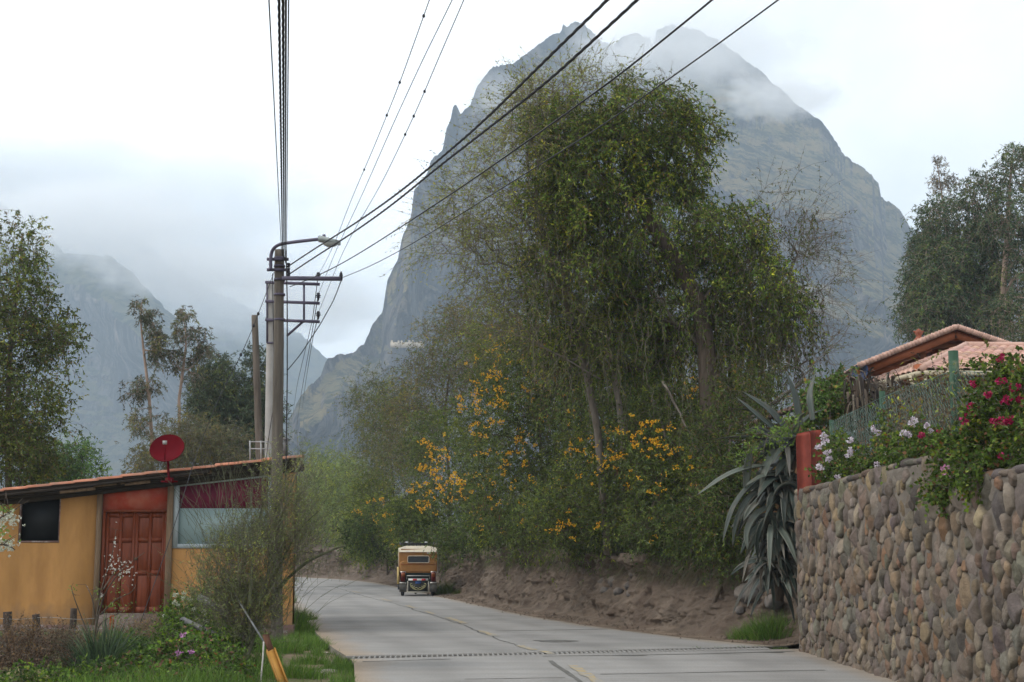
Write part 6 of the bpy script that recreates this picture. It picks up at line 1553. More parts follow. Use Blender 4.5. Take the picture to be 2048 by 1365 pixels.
tuft(575, 1262, 1100, .5, .6, "tallest green grass right behind the broom bush roots", z=-.03, group="grass clumps on the left verge", wd=.012)
tuft(548, 1300, 800, .38, .5, "dense green grass at the foot of the broom bush", z=-.03, group="grass clumps on the left verge")
tuft(622, 1318, 500, .22, .3, "low green grass along the inner side of the dirt path", z=-.05, group="grass clumps on the left verge")
tuft(683, 1327, 700, .13, .33, "short grass island against the left kerb", z=-.07, group="grass clumps on the left verge")
tuft(640, 1283, 200, .12, .25, "small grass patch left of the dirt path", z=-.07, group="grass clumps on the left verge")

# stones
def rock(name, c, r, seed, m, **kw):
    th_ = np.linspace(0, math.pi, 11); ring = 16
    V = np.stack([np.outer(np.sin(th_), np.cos(np.arange(ring)*2*math.pi/ring)), np.outer(np.sin(th_), np.sin(np.arange(ring)*2*math.pi/ring)), np.repeat(-np.cos(th_)[:, None], ring, 1)], -1).reshape(-1, 3)
    rng = np.random.default_rng(seed)
    for _ in range(9):                                           # chip flat facets
        d = rdir(rng, 1)[0]; h = rng.uniform(.62, .92); s = V @ d; V = V-np.outer(np.maximum(s-h, 0), d)*.9
    V = V*(1+.12*(fbm(V[:, 0]*3+seed, V[:, 1]*3+V[:, 2]*4, seed, 3)-.5))[:, None]
    V = V*np.asarray(r) @ rotz(rng.uniform(0, 3)).T
    i = np.arange(10)[:, None]*ring; j = np.arange(ring)[None]; jn = (j+1) % ring
    o = mk(name, V, np.stack([i+j, i+jn, i+ring+jn, i+ring+j], -1).reshape(-1, 4), m, smooth=False, **kw); o.location = tuple(c); return o
m_rock = mat("bank_rock", (.17, .145, .125), .92, .3, 4, .6, 22, col2=(.10, .09, .085), c2scale=2.5)
rng = np.random.default_rng(4)
RK = [(1212, 1166, .17, "round boulder low in the rock pile"), (1232, 1164, .20, "largest boulder in the middle of the rock pile"), (1212, 1182, .14, "flat stone at the lower left of the rock pile"), (1236, 1184, .13, "flat stone under the largest boulder"),
      (1258, 1172, .12, "grey stone right of the largest boulder"), (1290, 1130, .24, "upper boulder half buried in the bank right of the pile"), (1270, 1150, .15, "stone below the upper boulder"), (1285, 1168, .12, "small stone at the right foot of the pile"), (1232, 1140, .14, "stone at the top left of the pile"),
      (1252, 1128, .16, "dark stone at the top of the pile under the leaves"), (1262, 1188, .11, "small pale stone at the bottom of the pile"), (1303, 1118, .13, "small boulder behind the upper one")]
def bank_at(px, py, back=0.0):
    """survey a point lying on the sloping bank face"""
    for Y in np.arange(22.5, 110, .05):
        p = P(px, py, Y); bx = np.interp(Y, BPY, BC[:, 0]); d = (p[0]-bx)*.78; H = bank_h(Y); zz = .1+(H-.1)*np.clip((d-.6)/.65, 0, 1.1)
        if d > .1 and (p[2] <= zz): return P(px, py, Y+back)
    return P(px, py, 30)
for k, (px, py, r, lab) in enumerate(RK):
    rock("boulder", bank_at(px, py, -.42), (r*rng.uniform(.9, 1.2), r, r*rng.uniform(.7, .95)), 60+k, m_rock, label=lab, cat="boulder", group="boulders in the roadside bank")
for k, (px, py, r, lab) in enumerate([(1498, 1190, .26, "angular rock below the hanging agave leaves"), (1530, 1172, .20, "rock behind the angular one under the agave"), (1548, 1205, .17, "low rock next to the big grass clump"), (1455, 1160, .20, "ledge stone at the top of the bank left of the agave"), (1480, 1222, .10, "little stone on the dirt slope under the agave"), (1425, 1155, .16, "small ledge stone left of the agave")]):
    rock("boulder", bank_at(px, py, -.3), (r*1.2, r, r*.85), 90+k, m_rock, label=lab, cat="boulder", group="boulders in the roadside bank")
m_pst = mat("path_stone", (.26, .22, .18), .92, .25, 4, .5, 22)
for k, (px, py, r, lab) in enumerate([(655, 1335, .13, "flat slab on the dirt path"), (640, 1315, .10, "stone in the grass left of the path"), (625, 1248, .10, "stone at the kerb where the path begins"), (618, 1255, .08, "small stone left of the kerb start"), (668, 1352, .07, "small stone low on the path"), (652, 1298, .07, "small stone in the middle of the path")]):
    g = G(px, py); rock("path_stone", (g[0], g[1], -.075), (r*1.4, r, r*.4), 120+k, m_pst, label=lab, cat="stone", group="stones on the dirt path")
def bank_litter():
    """loose grit at the foot of the bank and dry grass hanging over its lip"""
    rng = np.random.default_rng(19); n = 2600; s = rng.uniform(0, 48, n)**1.0
    bx = np.interp(s, _s, BC[:, 0]); by = np.interp(s, _s, BC[:, 1]); nx_ = np.interp(s, _s, BN[:, 0]); ny_ = np.interp(s, _s, BN[:, 1])
    o = rng.normal(.25, .22, n); C = np.stack([bx+nx_*o, by+ny_*o, .02+.09*np.clip(o, 0, 1)], -1)
    tet = np.array([(1, 0, -.3), (-.6, .8, -.3), (-.5, -.9, -.3), (.1, .1, .7)]); r = rng.uniform(.008, .035, n)*np.where(rng.random(n) < .06, 2.2, 1)
    V = C[:, None]+tet[None]*r[:, None, None]*rng.uniform(.6, 1.3, (n, 4, 1)); i = np.arange(n)[:, None, None]*4
    Fq = (i+np.array([[0, 1, 3], [1, 2, 3], [2, 0, 3]])[None]).reshape(-1, 3)
    mk("gravel", V.reshape(-1, 3), Fq, m_bank, col=np.repeat(rng.uniform(.7, 1.6, (n, 1)), 4, 0)*np.ones(3), kind="stuff", label="loose grit and clods along the foot of the bank", cat="gravel")
    n = 16000; s = rng.uniform(0, 60, n); keep = fbm(s/1.1, s*0, 5, 3) > .42; s = s[keep]; n = len(s)
    bx = np.interp(s, _s, BC[:, 0]); by = np.interp(s, _s, BC[:, 1]); nx_ = np.interp(s, _s, BN[:, 0]); ny_ = np.interp(s, _s, BN[:, 1]); H = bank_h(by)
    u = rng.uniform(.72, 1.12, n); o = bank_foot(s)+.35*1+.28*u+rng.normal(size=n)*.08-.12; C = np.stack([bx+nx_*o, by+ny_*o, H*u], -1)
    lean = np.stack([-nx_, -ny_, nx_*0], -1)*rng.uniform(.5, 2.2, (n, 1))+rng.normal(size=(n, 3))*(.4, .4, 0)
    L_ = rng.uniform(.08, .38, n); a = rng.uniform(0, 6.28, n); S = np.stack([np.cos(a), np.sin(a), a*0], -1)*.007; rows = []
    for k in range(4):
        t = k/3; p = C+lean*(L_*t*.55)[:, None]+np.array([0, 0, 1.])*(L_*(t*.5-t*t*1.3))[:, None]; rows += [p-S*(1.05-t), p+S*(1.05-t)]
    V = np.stack(rows, 1).reshape(-1, 3); i = np.arange(n)[:, None]*8; mb = MB()
    mb.add(V, np.concatenate([i+np.array([[2*k, 2*k+1, 2*k+3, 2*k+2]]) for k in range(3)]), c=np.repeat(pick(rng, [(.17, .14, .085), (.11, .10, .05), (.08, .11, .035), (.09, .065, .045)], [3, 2, 2, 2], n), 8, 0))
    mb.build("dry_grass", m_grass, kind="stuff", label="dry grass and roots hanging over the lip of the bank", cat="grass")
bank_litter()
# fallen root in the bank
q0, q1 = bank_at(1452, 1152, -.35), bank_at(1424, 1222, -.35); t = np.linspace(0, 1, 10); ctr = np.outer(1-t, q0)+np.outer(t, q1)+np.outer(np.sin(t*3.1), (-.05, -.25, .05))
mb = MB(); mb.tube(ctr-q1, .07-.03*t, 8); ob = mb.build("fallen_root", m_bark, smooth=True, label="dark dead root sloping down the bank under the agave", cat="root"); ob.location = tuple(q1)

# ------------------------------------------------------------------ agaves
m_agv = mat("agave_skin", (1, 1, 1), .5, .16, 5, .15, 30, tint=True, transl=.06, spec=.45)
def agave_leaf(pts, w, rng, col, root, base, thick=.014, up=(0, -.5, .8)):
    pts = np.asarray(pts, float); n = 16; t = np.linspace(0, 1, n); s = np.r_[0, np.cumsum(np.linalg.norm(np.diff(pts, axis=0), axis=1))]; s /= s[-1]
    c = np.stack([np.interp(t, s, pts[:, i]) for i in range(3)], -1)
    for _ in range(6): c[1:-1] = .25*c[:-2]+.5*c[1:-1]+.25*c[2:]
    tg = np.gradient(c, axis=0); tg = unit(tg); S = unit(np.cross(tg, np.asarray(up, float)+rng.normal(size=3)*.25)); Nn = np.cross(S, tg)
    tw = rng.normal()*.5; S2 = S*np.cos(tw*t)[:, None]+Nn*np.sin(tw*t)[:, None]; N2 = np.cross(S2, tg)
    wd = w*np.interp(t, [0, .12, .4, .75, .93, 1], [.75, .8, 1, .68, .25, .02]); rows = []
    for a, dz in ((-1, .30), (-.5, .06), (0, 0), (.5, .06), (1, .30)): rows.append(c+S2*(wd*a*.5)[:, None]+N2*(wd*dz*.45)[:, None])
    for a, dz in ((.5, -.12), (0, -.2), (-.5, -.12)): rows.append(c+S2*(wd*a*.5)[:, None]+N2*(wd*dz*.45-thick*(1-t))[:, None])
    V = np.stack(rows, 1).reshape(-1, 3); m = 8; i = np.arange(n-1)[:, None]*m; j = np.arange(m)[None]; jn = (j+1) % m
    cc = np.asarray(col)[None]*(.85+.3*fbm(t.repeat(m)*4, np.tile(np.arange(m), n)*.3, int(rng.integers(99)), 3))[:, None]
    tipc = np.clip((t-.93)/.07, 0, 1).repeat(m)[:, None]; edge = np.tile(np.array([1, 0, 0, 0, 1, 0, 0, 0.]), n)[:, None]*.35; cc = cc*(1-edge)+np.array([.16, .15, .10])*edge; scar = (fbm(t.repeat(m)*9, np.tile(np.arange(m), n)*.7, int(rng.integers(99)), 3) > .68)[:, None]*.55; cc = cc*(1-scar)+np.array([.12, .095, .065])*scar; cc = cc*(1-tipc)+np.array([.06, .04, .03])*tipc
    return mk("leaf", V-base, np.stack([i+j, i+jn, i+m+jn, i+m+j], -1).reshape(-1, 4), m_agv, root, True, cc)
AG = [(.05, .068, .054), (.036, .05, .04), (.10, .118, .094), (.027, .037, .03)]; AD = [(.085, .07, .052), (.05, .045, .036), (.11, .10, .078), (.042, .044, .036)]
def agave(label, c, n, seed, explicit=(), L_=(.7, 1.3), droop=1.0, dry=.1, spread=(-3.5, .1), wd=.13, stem=None):
    rng = np.random.default_rng(seed); c = np.asarray(c); base = c.copy(); root = empty("agave", tuple(base), label=label, cat="agave", group="agaves hanging beside the stone wall")
    for (pl, w, Y0, Y1, ci) in explicit:
        k = len(pl); pts = [P(a, b, Y0+(Y1-Y0)*i/(k-1)) for i, (a, b) in enumerate(pl)]; agave_leaf(pts, w, rng, AG[ci], root, base)
    for i in range(int(n*1.9)):
        a = rng.uniform(*spread); el = rng.uniform(-.35, 1.0); L1 = rng.uniform(*L_); d = np.array([math.cos(a)*math.cos(el), math.sin(a)*math.cos(el), math.sin(el)])
        t = np.linspace(0, 1, 8); o = c+rng.normal(size=3)*(.12, .12, .12); dr = droop*rng.uniform(.5, 1.4)
        pts = o+np.outer(t, d)*L1+np.outer(t**2, (0, 0, -1.))*L1*dr*.75
        p2 = o+np.outer(t-.28*dr*.5*t*t, d)*L1+np.outer(t**2, (0, 0, -1.))*L1*dr*.75
        pal = AD if rng.random() < dry else AG
        agave_leaf(p2, wd*1.5*rng.uniform(.6, 1.1)*(.6 if pal is AD else 1), rng, pal[rng.integers(4)], root, base)
    if stem is not None: MB().tube(np.array([stem[0], (np.array(stem[0])+stem[1])/2+(.05, 0, 0), stem[1]])-base, [.10, .09, .07], 10).build("stem", m_bark, root, smooth=True)
    return root
C1, C2, C3 = P(1583, 893, 24.3), P(1568, 975, 24.2), P(1560, 1060, 24.2)
agave("blue green agave rosette at the top with long leaves pointing up left", C1, 16, 3,
      [([(1562, 868), (1520, 836), (1470, 793)], .17, 24.3, 24.0, 0), ([(1578, 866), (1540, 820), (1484, 783)], .18, 24.4, 24.2, 1), ([(1600, 850), (1590, 790), (1568, 738)], .15, 24.6, 24.8, 1), ([(1625, 840), (1618, 790), (1632, 742)], .13, 24.7, 25, 0),
       ([(1560, 885), (1500, 872), (1425, 878)], .12, 24.2, 24.0, 3), ([(1575, 880), (1545, 850), (1500, 818), (1455, 818)], .13, 24.4, 24.1, 3), ([(1588, 860), (1620, 830), (1650, 818)], .11, 24.8, 25, 1), ([(1575, 905), (1540, 880), (1505, 905), (1490, 912)], .12, 24.1, 23.9, 3)],
      L_=(.5, 1.0), droop=.9, dry=.08, stem=(C2, C1))
agave("middle agave with the long leaf arching far to the left", C2, 30, 4,
      [([(1555, 930), (1500, 932), (1450, 950), (1392, 992)], .13, 24.1, 23.7, 2), ([(1492, 975), (1494, 930), (1505, 890)], .15, 24.0, 23.9, 2), ([(1575, 945), (1510, 955), (1462, 1015), (1445, 1085)], .14, 24.1, 23.8, 1), ([(1560, 975), (1500, 985), (1470, 1040), (1465, 1095)], .13, 24.1, 23.8, 0),
       ([(1600, 985), (1560, 972), (1528, 978)], .11, 24.0, 23.9, 2), ([(1556, 950), (1525, 950), (1490, 972)], .10, 24.0, 23.8, 2), ([(1570, 990), (1545, 980), (1535, 1020), (1560, 1062)], .12, 23.9, 23.8, 0)], L_=(.55, 1.1), droop=.95, dry=.15, stem=(C3, C2))
agave("lowest agave whose leaves hang down the bank", C3, 34, 5,
      [([(1550, 1010), (1510, 1025), (1488, 1070), (1500, 1112)], .13, 24.1, 23.8, 2), ([(1545, 1040), (1500, 1060), (1480, 1110)], .11, 24.1, 23.8, 0), ([(1555, 1030), (1525, 1040), (1510, 1090), (1518, 1130)], .12, 24.0, 23.8, 1)], L_=(.5, .95), droop=1.15, dry=.35, wd=.11, stem=(P(1560, 1150, 24.3), C3))
C4 = P(1552, 1135, 24.2)
agave("withered agave offsets at the very bottom of the cluster", C4, 50, 6, L_=(.35, .75), droop=1.1, dry=.65, wd=.075, stem=(P(1555, 1200, 24.3), C4))

# ------------------------------------------------------------------ plants on the wall top
LG = [(.055, .095, .02), (.08, .12, .024), (.035, .06, .015), (.11, .125, .03), (.13, .07, .04)]
m_pet = mat("petals", (1, 1, 1), .55, .08, 5, tint=True, transl=.2)
CR = [(.38, .012, .075), (.46, .03, .13), (.27, .008, .05)]; WHT = [(.68, .60, .66), (.62, .50, .60), (.74, .70, .74)]; PK = [(.55, .24, .40), (.62, .34, .48)]
def petals_at(spots, Yf, pal, r=.045, n=14, petal=.030, name="flower_cluster"):
    def f(root, base, A, P0, rng):
        for s in spots:
            px, py = s[:2]; rr = r*(s[2] if len(s) > 2 else 1)
            y = Yf(px, py) if callable(Yf) else Yf
            mb = MB(); c0 = P(px, py, y); p = c0-base+rdir(rng, n)*rr*rng.uniform(.6, 1, (n, 1))*np.array([1, 1, .8]); q = np.repeat(p, 4, 0); nn = len(q)
            leaves(mb, q, rdir(rng, nn)+(p.repeat(4, 0)-(c0-base))/rr*.6, petal*rng.uniform(.8, 1.3, nn), petal*.8, pick(rng, pal, np.ones(len(pal)), nn, .12), rng, lo=.6)
            mb.build(name, m_pet, root)
            # its stalk
            j = np.argmin(np.linalg.norm(P0-c0, axis=1)); V, Fq = segs(np.array([P0[j]])-base, np.array([c0])-base, [.004], [.003], 4); mk("stalk", V, Fq, m_stalk, root)
    return f
m_stalk = mat("green_stalk", (.09, .13, .04), .7)
def bush(name, label, lobes, base, seed, pal=LG, w=(4, 3, 2.5, 1.2, .7), twig=(6, .16, .06), leaf=(8, .050, .044), cat="plant", flowers=(), group=None, tr=.3, shell=.6, **k):
    def ex(root, base_, A, P0, rng):
        for f in flowers: f(root, base_, A, P0, rng)
    return tree(name, label, cat, lobes, base, seed, pal, w, twig=twig, leaf=leaf, r_tip=.0032, r_max=.03, mat_b=m_bark2, extra=ex, group=group, tr=tr, shell=shell, **k)
cy_ = lambda px, py: 15.1-.0*(px)
bush("geranium", "large geranium mass with crimson flowers spilling over the wall at the right edge",
     [lobe(2005, 860, 15.2, 66, 80, .5, 90), lobe(2040, 790, 15.1, 42, 66, .45, 60), lobe(1955, 900, 15.6, 46, 44, .4, 48), lobe(1990, 940, 15.0, 80, 45, .4, 70), lobe(1925, 945, 15.7, 45, 32, .35, 50), lobe(1890, 975, 15.8, 26, 22, .2, 22), lobe(2060, 930, 14.6, 50, 50, .5, 60), lobe(1990, 745, 15.4, 25, 30, .3, 18), lobe(2100, 850, 14.4, 60, 110, .5, 80)],
     [P(2010, 965, 15.4), P(2008, 920, 15.4), P(2005, 860, 15.4)], 61,
     flowers=[petals_at([(2012, 802, 1.1), (2029, 775, 1.2), (2003, 763), (1943, 815, 1.1), (1938, 832), (1928, 842, .9), (1988, 844, 1.1), (2002, 844, 1.1), (2019, 840), (1946, 768, .8), (2000, 717, .9), (2007, 913, .9), (1921, 948), (1929, 916, .7), (2040, 800, .8), (1975, 790, .6)], lambda a, b: 14.55 if a > 1960 else 15.2, CR),
              petals_at([(1890, 940, 1.2), (1903, 945)], 15.3, PK)], group="geraniums on the stone wall")
bush("geranium", "geranium with a few crimson heads against the middle of the fence", [lobe(1850, 900, 17.6, 38, 26, .35, 40), lobe(1815, 908, 18.3, 30, 22, .35, 28), lobe(1880, 900, 17, 28, 28, .3, 28), lobe(1843, 868, 17.8, 16, 22, .2, 8)],
     [P(1845, 935, 17.6), P(1845, 915, 17.6), P(1845, 895, 17.6)], 62, flowers=[petals_at([(1859, 897, 1.1), (1843, 871, .7), (1899, 884, .8), (1895, 900, .8), (1880, 862, .5)], 16.9, CR), petals_at([(1825, 847, 1.2), (1808, 867), (1818, 869, .9), (1853, 851, .8), (1862, 864, .8), (1829, 840)], 17.3, WHT, r=.038, petal=.026)], group="geraniums on the stone wall")
bush("geranium", "white flowered geranium climbing the fence in front of the second post", [lobe(1770, 905, 19.6, 18, 32, .3, 18), lobe(1750, 925, 19.8, 32, 16, .3, 24), lobe(1790, 932, 19.2, 34, 13, .3, 22), lobe(1766, 850, 19.8, 9, 26, .15, 6)],
     [P(1770, 955, 19.6), P(1770, 920, 19.6), P(1770, 890, 19.6)], 63, flowers=[petals_at([(1747, 857, 1.1), (1757, 866), (1754, 929), (1781, 929, .9), (1790, 928, .8), (1775, 908, .7)], 19.1, WHT, r=.038, petal=.026)], group="geraniums on the stone wall")
bush("geranium", "pale flowered geranium at the far end of the wall beside the red pillar", [lobe(1682, 915, 21.7, 24, 26, .35, 36), lobe(1664, 942, 22, 24, 22, .3, 32), lobe(1710, 942, 21.2, 30, 16, .3, 28), lobe(1662, 888, 22.2, 12, 20, .2, 12)],
     [P(1685, 975, 21.8), P(1685, 945, 21.8), P(1685, 915, 21.8)], 64, flowers=[petals_at([(1647, 871, .9), (1649, 883), (1638, 894, .8), (1655, 905, .9), (1657, 918, .7), (1640, 934), (1699, 880), (1702, 901, .9), (1698, 912, .8), (1677, 953, .8), (1739, 927, 1.1), (1734, 938), (1722, 933, .7)], 21.1, WHT, r=.05, petal=.034)], group="geraniums on the stone wall")
# creepers behind the fence
bush("creeper", "bright green creeper behind the fence left of the dry clump", [lobe(1672, 805, 26.2, 34, 30, .6, 46), lobe(1636, 828, 26.2, 30, 26, .5, 34), lobe(1690, 772, 26.5, 25, 16, .5, 16), lobe(1640, 785, 26.4, 26, 18, .4, 16)],
     [P(1660, 960, 25.8), P(1660, 880, 25.8), P(1660, 820, 25.8)], 65, leaf=(8, .085, .05), twig=(6, .3, .1), pal=[(.07, .12, .03), (.045, .08, .022), (.10, .14, .04), BR], w=(3, 3, 1.5, .8), cat="climbing plant")
bush("creeper", "brown and green tangled creeper hanging on the fence near the tall green post", [lobe(1850, 810, 18.8, 50, 45, .25, 26), lobe(1800, 850, 19.7, 34, 40, .25, 16), lobe(1885, 750, 18.0, 22, 22, .2, 10), lobe(1955, 820, 17.2, 30, 36, .3, 12), lobe(1915, 800, 17.2, 14, 50, .15, 8)],
     [P(1860, 925, 18.4), P(1860, 870, 18.4), P(1860, 810, 18.4)], 66, leaf=(4, .06, .03), twig=(6, .28, .08), pal=[(.11, .15, .04), (.11, .08, .05), (.16, .19, .05), (.08, .06, .04)], w=(2, 3, 1.5, 2), cat="climbing plant", droop=.6)
bush("creeper", "light green creeper sprays draped over the agave", [lobe(1530, 868, 23.9, 36, 8, .2, 9), lobe(1500, 905, 23.9, 25, 12, .2, 6), lobe(1585, 850, 24, 22, 12, .2, 7)],
     [P(1600, 960, 24.6), P(1590, 920, 24.5), P(1570, 880, 24.2)], 67, leaf=(7, .06, .034), twig=(5, .25, .06), pal=[(.14, .21, .04), (.10, .16, .04)], w=(1, 1), cat="climbing plant")
bush("dry_hedge", "dark tangled dry hedge seen through the wire fence", [lobe(1720, 870, 25.4, 50, 50, .5, 60), lobe(1790, 850, 24.8, 55, 55, .5, 80), lobe(1860, 830, 23.5, 50, 60, .5, 80), lobe(1930, 840, 22.8, 45, 50, .5, 50)],
     [P(1800, 960, 24.4), P(1800, 920, 24.4), P(1800, 880, 24.4)], 69, leaf=(5, .07, .022), twig=(8, .34, .12), pal=[(.07, .055, .038), (.045, .04, .028), (.05, .07, .025), (.10, .08, .055)], w=(3, 3, 2, 1.5), cat="hedge", droop=.5)
def dry_clump():
    rng = np.random.default_rng(31); c = P(1752, 765, 25.2); root = empty("dead_palm", (c[0], c[1], 2.2), label="dead palm with a skirt of dry brown leaves behind the fence", cat="dead plant"); base = np.array([c[0], c[1], 2.2])
    MB().tube(np.array([(c[0], c[1], 2.1), (c[0]+.02, c[1], 3.4), c])-base, [.16, .13, .10], 10).build("trunk", m_bark, root, smooth=True)
    m = mat("dry_leaf", (1, 1, 1), .9, .2, 5, tint=True, transl=.1); mb = MB()
    for k in range(330):
        cx = [1712, 1738, 1765, 1790][rng.integers(4)]+rng.normal()*12; cyy = {0: 795, 1: 785, 2: 760, 3: 790}[rng.integers(4)]+rng.normal()*12
        p = P(cx, cyy, 25.2+rng.normal()*.3); L1 = rng.uniform(.3, .85); a = rng.uniform(0, 6.28); t = np.linspace(0, 1, 6)
        pts = p+np.outer(t-.6*t*t, (math.cos(a)*.55, math.sin(a)*.4, 0))*L1+np.outer(t*.35-t**1.5*1.15, (0, 0, 1.))*L1
        w = rng.uniform(.012, .035); S = np.array([-math.sin(a), math.cos(a), .3]); S /= np.linalg.norm(S); ww = w*(1-t**3)[:, None]
        V = np.stack([pts-S*ww, pts+S*ww], 1).reshape(-1, 3); i = np.arange(5)*2
        col = pick(rng, [(.07, .05, .038), (.13, .10, .075), (.20, .17, .13), (.04, .032, .028)], [3, 3, 1, 3], 1)
        mb.add(V-base, np.stack([i, i+1, i+3, i+2], -1), c=col)
    mb.build("leaf_skirt", m, root)
dry_clump()

# ------------------------------------------------------------------ front garden
tuft(205, 1352, 520, .95, .34, "clump of long strappy dark green leaves before the door", pal=[(.055, .095, .045), (.075, .12, .055), (.12, .16, .08), (.04, .06, .035)], w=(3, 3, 1, 2), z=-.03, name="red_hot_poker", wd=.022, lean=.75, group=None, cat="plant")
def poker():
    o = [x for x in COL.objects if x.name.startswith("red_hot_poker")][0]; b = np.array(o.location); t = P(224, 1232, 19.3)-b
    MB().tube([(t[0]-.02, t[1], 0), (t[0]-.01, t[1], t[2]*.5), t], .007, 6).build("flower_stalk", m_stalk, o)
    rng = np.random.default_rng(3); n = 130; a = rng.uniform(0, 6.28, n); z = rng.uniform(-.16, .02, n); C = np.stack([.012*np.cos(a), .012*np.sin(a), z], -1)+t
    mb = MB(); leaves(mb, C, np.stack([np.cos(a), np.sin(a), -.9+a*0], -1), .032, .012, pick(rng, [(.45, .10, .015), (.36, .06, .012), (.40, .16, .03)], [3, 2, 1], n), rng); mb.build("flower_head", m_flo, o)
poker()
bush("dry_shrub", "dry reddish brown shrub in the bottom left corner", [lobe(50, 1305, 19.2, 85, 42, .7, 150), lobe(10, 1330, 18.5, 80, 45, .7, 110), lobe(110, 1320, 19, 50, 40, .6, 80)],
     [P(50, 1360, 19.3), P(50, 1340, 19.2), P(50, 1320, 19.2)], 71, pal=[(.12, .075, .05), (.08, .05, .035), (.18, .125, .085), (.055, .04, .03)], w=(3, 3, 1.2, 2), leaf=(8, .045, .012), twig=(7, .22, .06), droop=0, updir=.5, cat="shrub")
bush("dry_shrub", "low brown weeds in front of the stone step", [lobe(310, 1262, 25.8, 36, 14, .5, 50), lobe(270, 1275, 25, 40, 12, .5, 36), lobe(170, 1285, 23, 40, 18, .6, 34)],
     [P(300, 1285, 25.6), P(300, 1275, 25.6), P(300, 1266, 25.6)], 72, pal=[(.17, .11, .075), (.12, .08, .055), (.10, .12, .04)], w=(3, 3, 1), leaf=(7, .05, .014), twig=(6, .2, .07), droop=0, updir=.5, cat="shrub")
WG = [(.05, .095, .02), (.07, .125, .024), (.035, .065, .016), (.10, .15, .032)]
bush("leafy_weeds", "green leafy weeds with pink flowers at the bottom left", [lobe(300, 1335, 18.6, 70, 26, .6, 90), lobe(390, 1320, 18.8, 55, 40, .6, 100), lobe(240, 1362, 17.5, 60, 22, .5, 60), lobe(450, 1345, 18, 40, 26, .5, 60), lobe(350, 1362, 17.4, 90, 20, .5, 70)],
     [P(330, 1372, 18.4), P(330, 1355, 18.4), P(330, 1340, 18.4)], 73, pal=WG+[(.13, .07, .05)], w=(3, 3, 2, 1.5, 1.2), leaf=(7, .06, .042), twig=(6, .17, .06), cat="weeds",
     flowers=[petals_at([(357, 1307, 1.1), (382, 1303, .8), (366, 1270, .8), (222, 1350, 1.2), (234, 1355, .7), (336, 1357, .9)], 17.9, [(.50, .22, .45), (.58, .32, .52), (.40, .14, .35)], r=.035, n=10, petal=.026)])
UMB = [(.62, .64, .52), (.52, .56, .42)]
bush("white_flowered_herb", "tall herb with flat white flower heads beside the grey pipes", [lobe(375, 1245, 21.5, 40, 40, .5, 70), lobe(420, 1235, 21.5, 35, 40, .5, 50), lobe(345, 1265, 21, 30, 26, .4, 36), lobe(400, 1285, 20.5, 60, 26, .5, 60)],
     [P(385, 1310, 21.3), P(385, 1280, 21.3), P(385, 1255, 21.3)], 74, pal=WG, w=(3, 3, 2, 2), leaf=(6, .06, .03), twig=(5, .2, .07), droop=-.1, updir=.6, cat="plant",
     flowers=[petals_at([(352, 1190, .9), (367, 1196, .8), (368, 1188, .7), (380, 1199, .8), (349, 1205, .8), (356, 1208, .7), (330, 1232, .9), (397, 1240, 1), (408, 1225, .9), (412, 1242, 1), (388, 1220, .7), (403, 1250, .8), (421, 1253, .8)], 21.0, UMB, r=.04, n=14, petal=.022)])
def sapling(label, name, stems, Y, blossoms, pal, seed, green=()):
    rng = np.random.default_rng(seed); b = P(*stems[0][0], Y); root = empty(name, tuple(b), label=label, cat="sapling"); mb = MB(); ml = MB()
    for st in stems:
        pts = np.array([P(x, y, Y+rng.normal()*.08) for x, y in st]); pts = smooth_curve(pts) if len(pts) > 2 else pts
        mb.tube(pts-b, np.linspace(.013, .004, len(pts)), 6)
        for _ in range(5):
            i = rng.integers(len(pts)//3, len(pts)); e = pts[i]+rdir(rng, 1)[0]*.16+(0, 0, .1); mb.tube(np.array([pts[i], e])-b, [.003, .002], 4)
    for (x, y, rx, ry, n) in green:
        C = Pv(rng.normal(x, rx, n), rng.normal(y, ry, n), Y+rng.normal(size=n)*.1); leaves(ml, C-b, rdir(rng, n)+(0, 0, -.2), .05, .02, pick(rng, [(.16, .26, .05), (.22, .30, .07)], [1, 1], n), rng)
    mb.build("stems", m_bark, root); ml.build("foliage", m_grass, root)
    mp_ = MB()
    for (x, y, rx, ry, n) in blossoms:
        C = Pv(rng.normal(x, rx, n), rng.normal(y, ry, n), Y+rng.normal(size=n)*.08); C = np.repeat(C, 5, 0); leaves(mp_, C-b, rdir(rng, len(C)), .020, .015, pick(rng, pal, np.ones(len(pal)), len(C), .1), rng, lo=.6)
    mp_.build("blossom", m_pet, root, kind="stuff")
sapling("thin sapling with white blossom in front of the red door", "blossoming_sapling", [[(185, 1310), (190, 1260), (196, 1215), (205, 1170), (222, 1120), (232, 1060)], [(188, 1280), (205, 1200), (235, 1150), (262, 1125), (290, 1105)], [(192, 1250), (185, 1200), (172, 1170)], [(186, 1290), (165, 1240), (148, 1195), (142, 1172)], [(200, 1230), (232, 1200), (262, 1185), (272, 1170)], [(206, 1180), (226, 1150), (245, 1130)], [(188, 1300), (200, 1250), (240, 1225), (262, 1205)]], 21.5,
        [(238, 1140, 12, 14, 46), (222, 1128, 10, 8, 16), (262, 1150, 6, 12, 14), (205, 1194, 4, 4, 6), (230, 1085, 4, 14, 10)], [(.66, .64, .58), (.56, .55, .50)], 5, green=[(235, 1210, 14, 6, 50), (195, 1190, 5, 10, 22), (235, 1170, 10, 14, 26), (143, 1178, 5, 4, 12), (240, 1235, 14, 5, 30)])
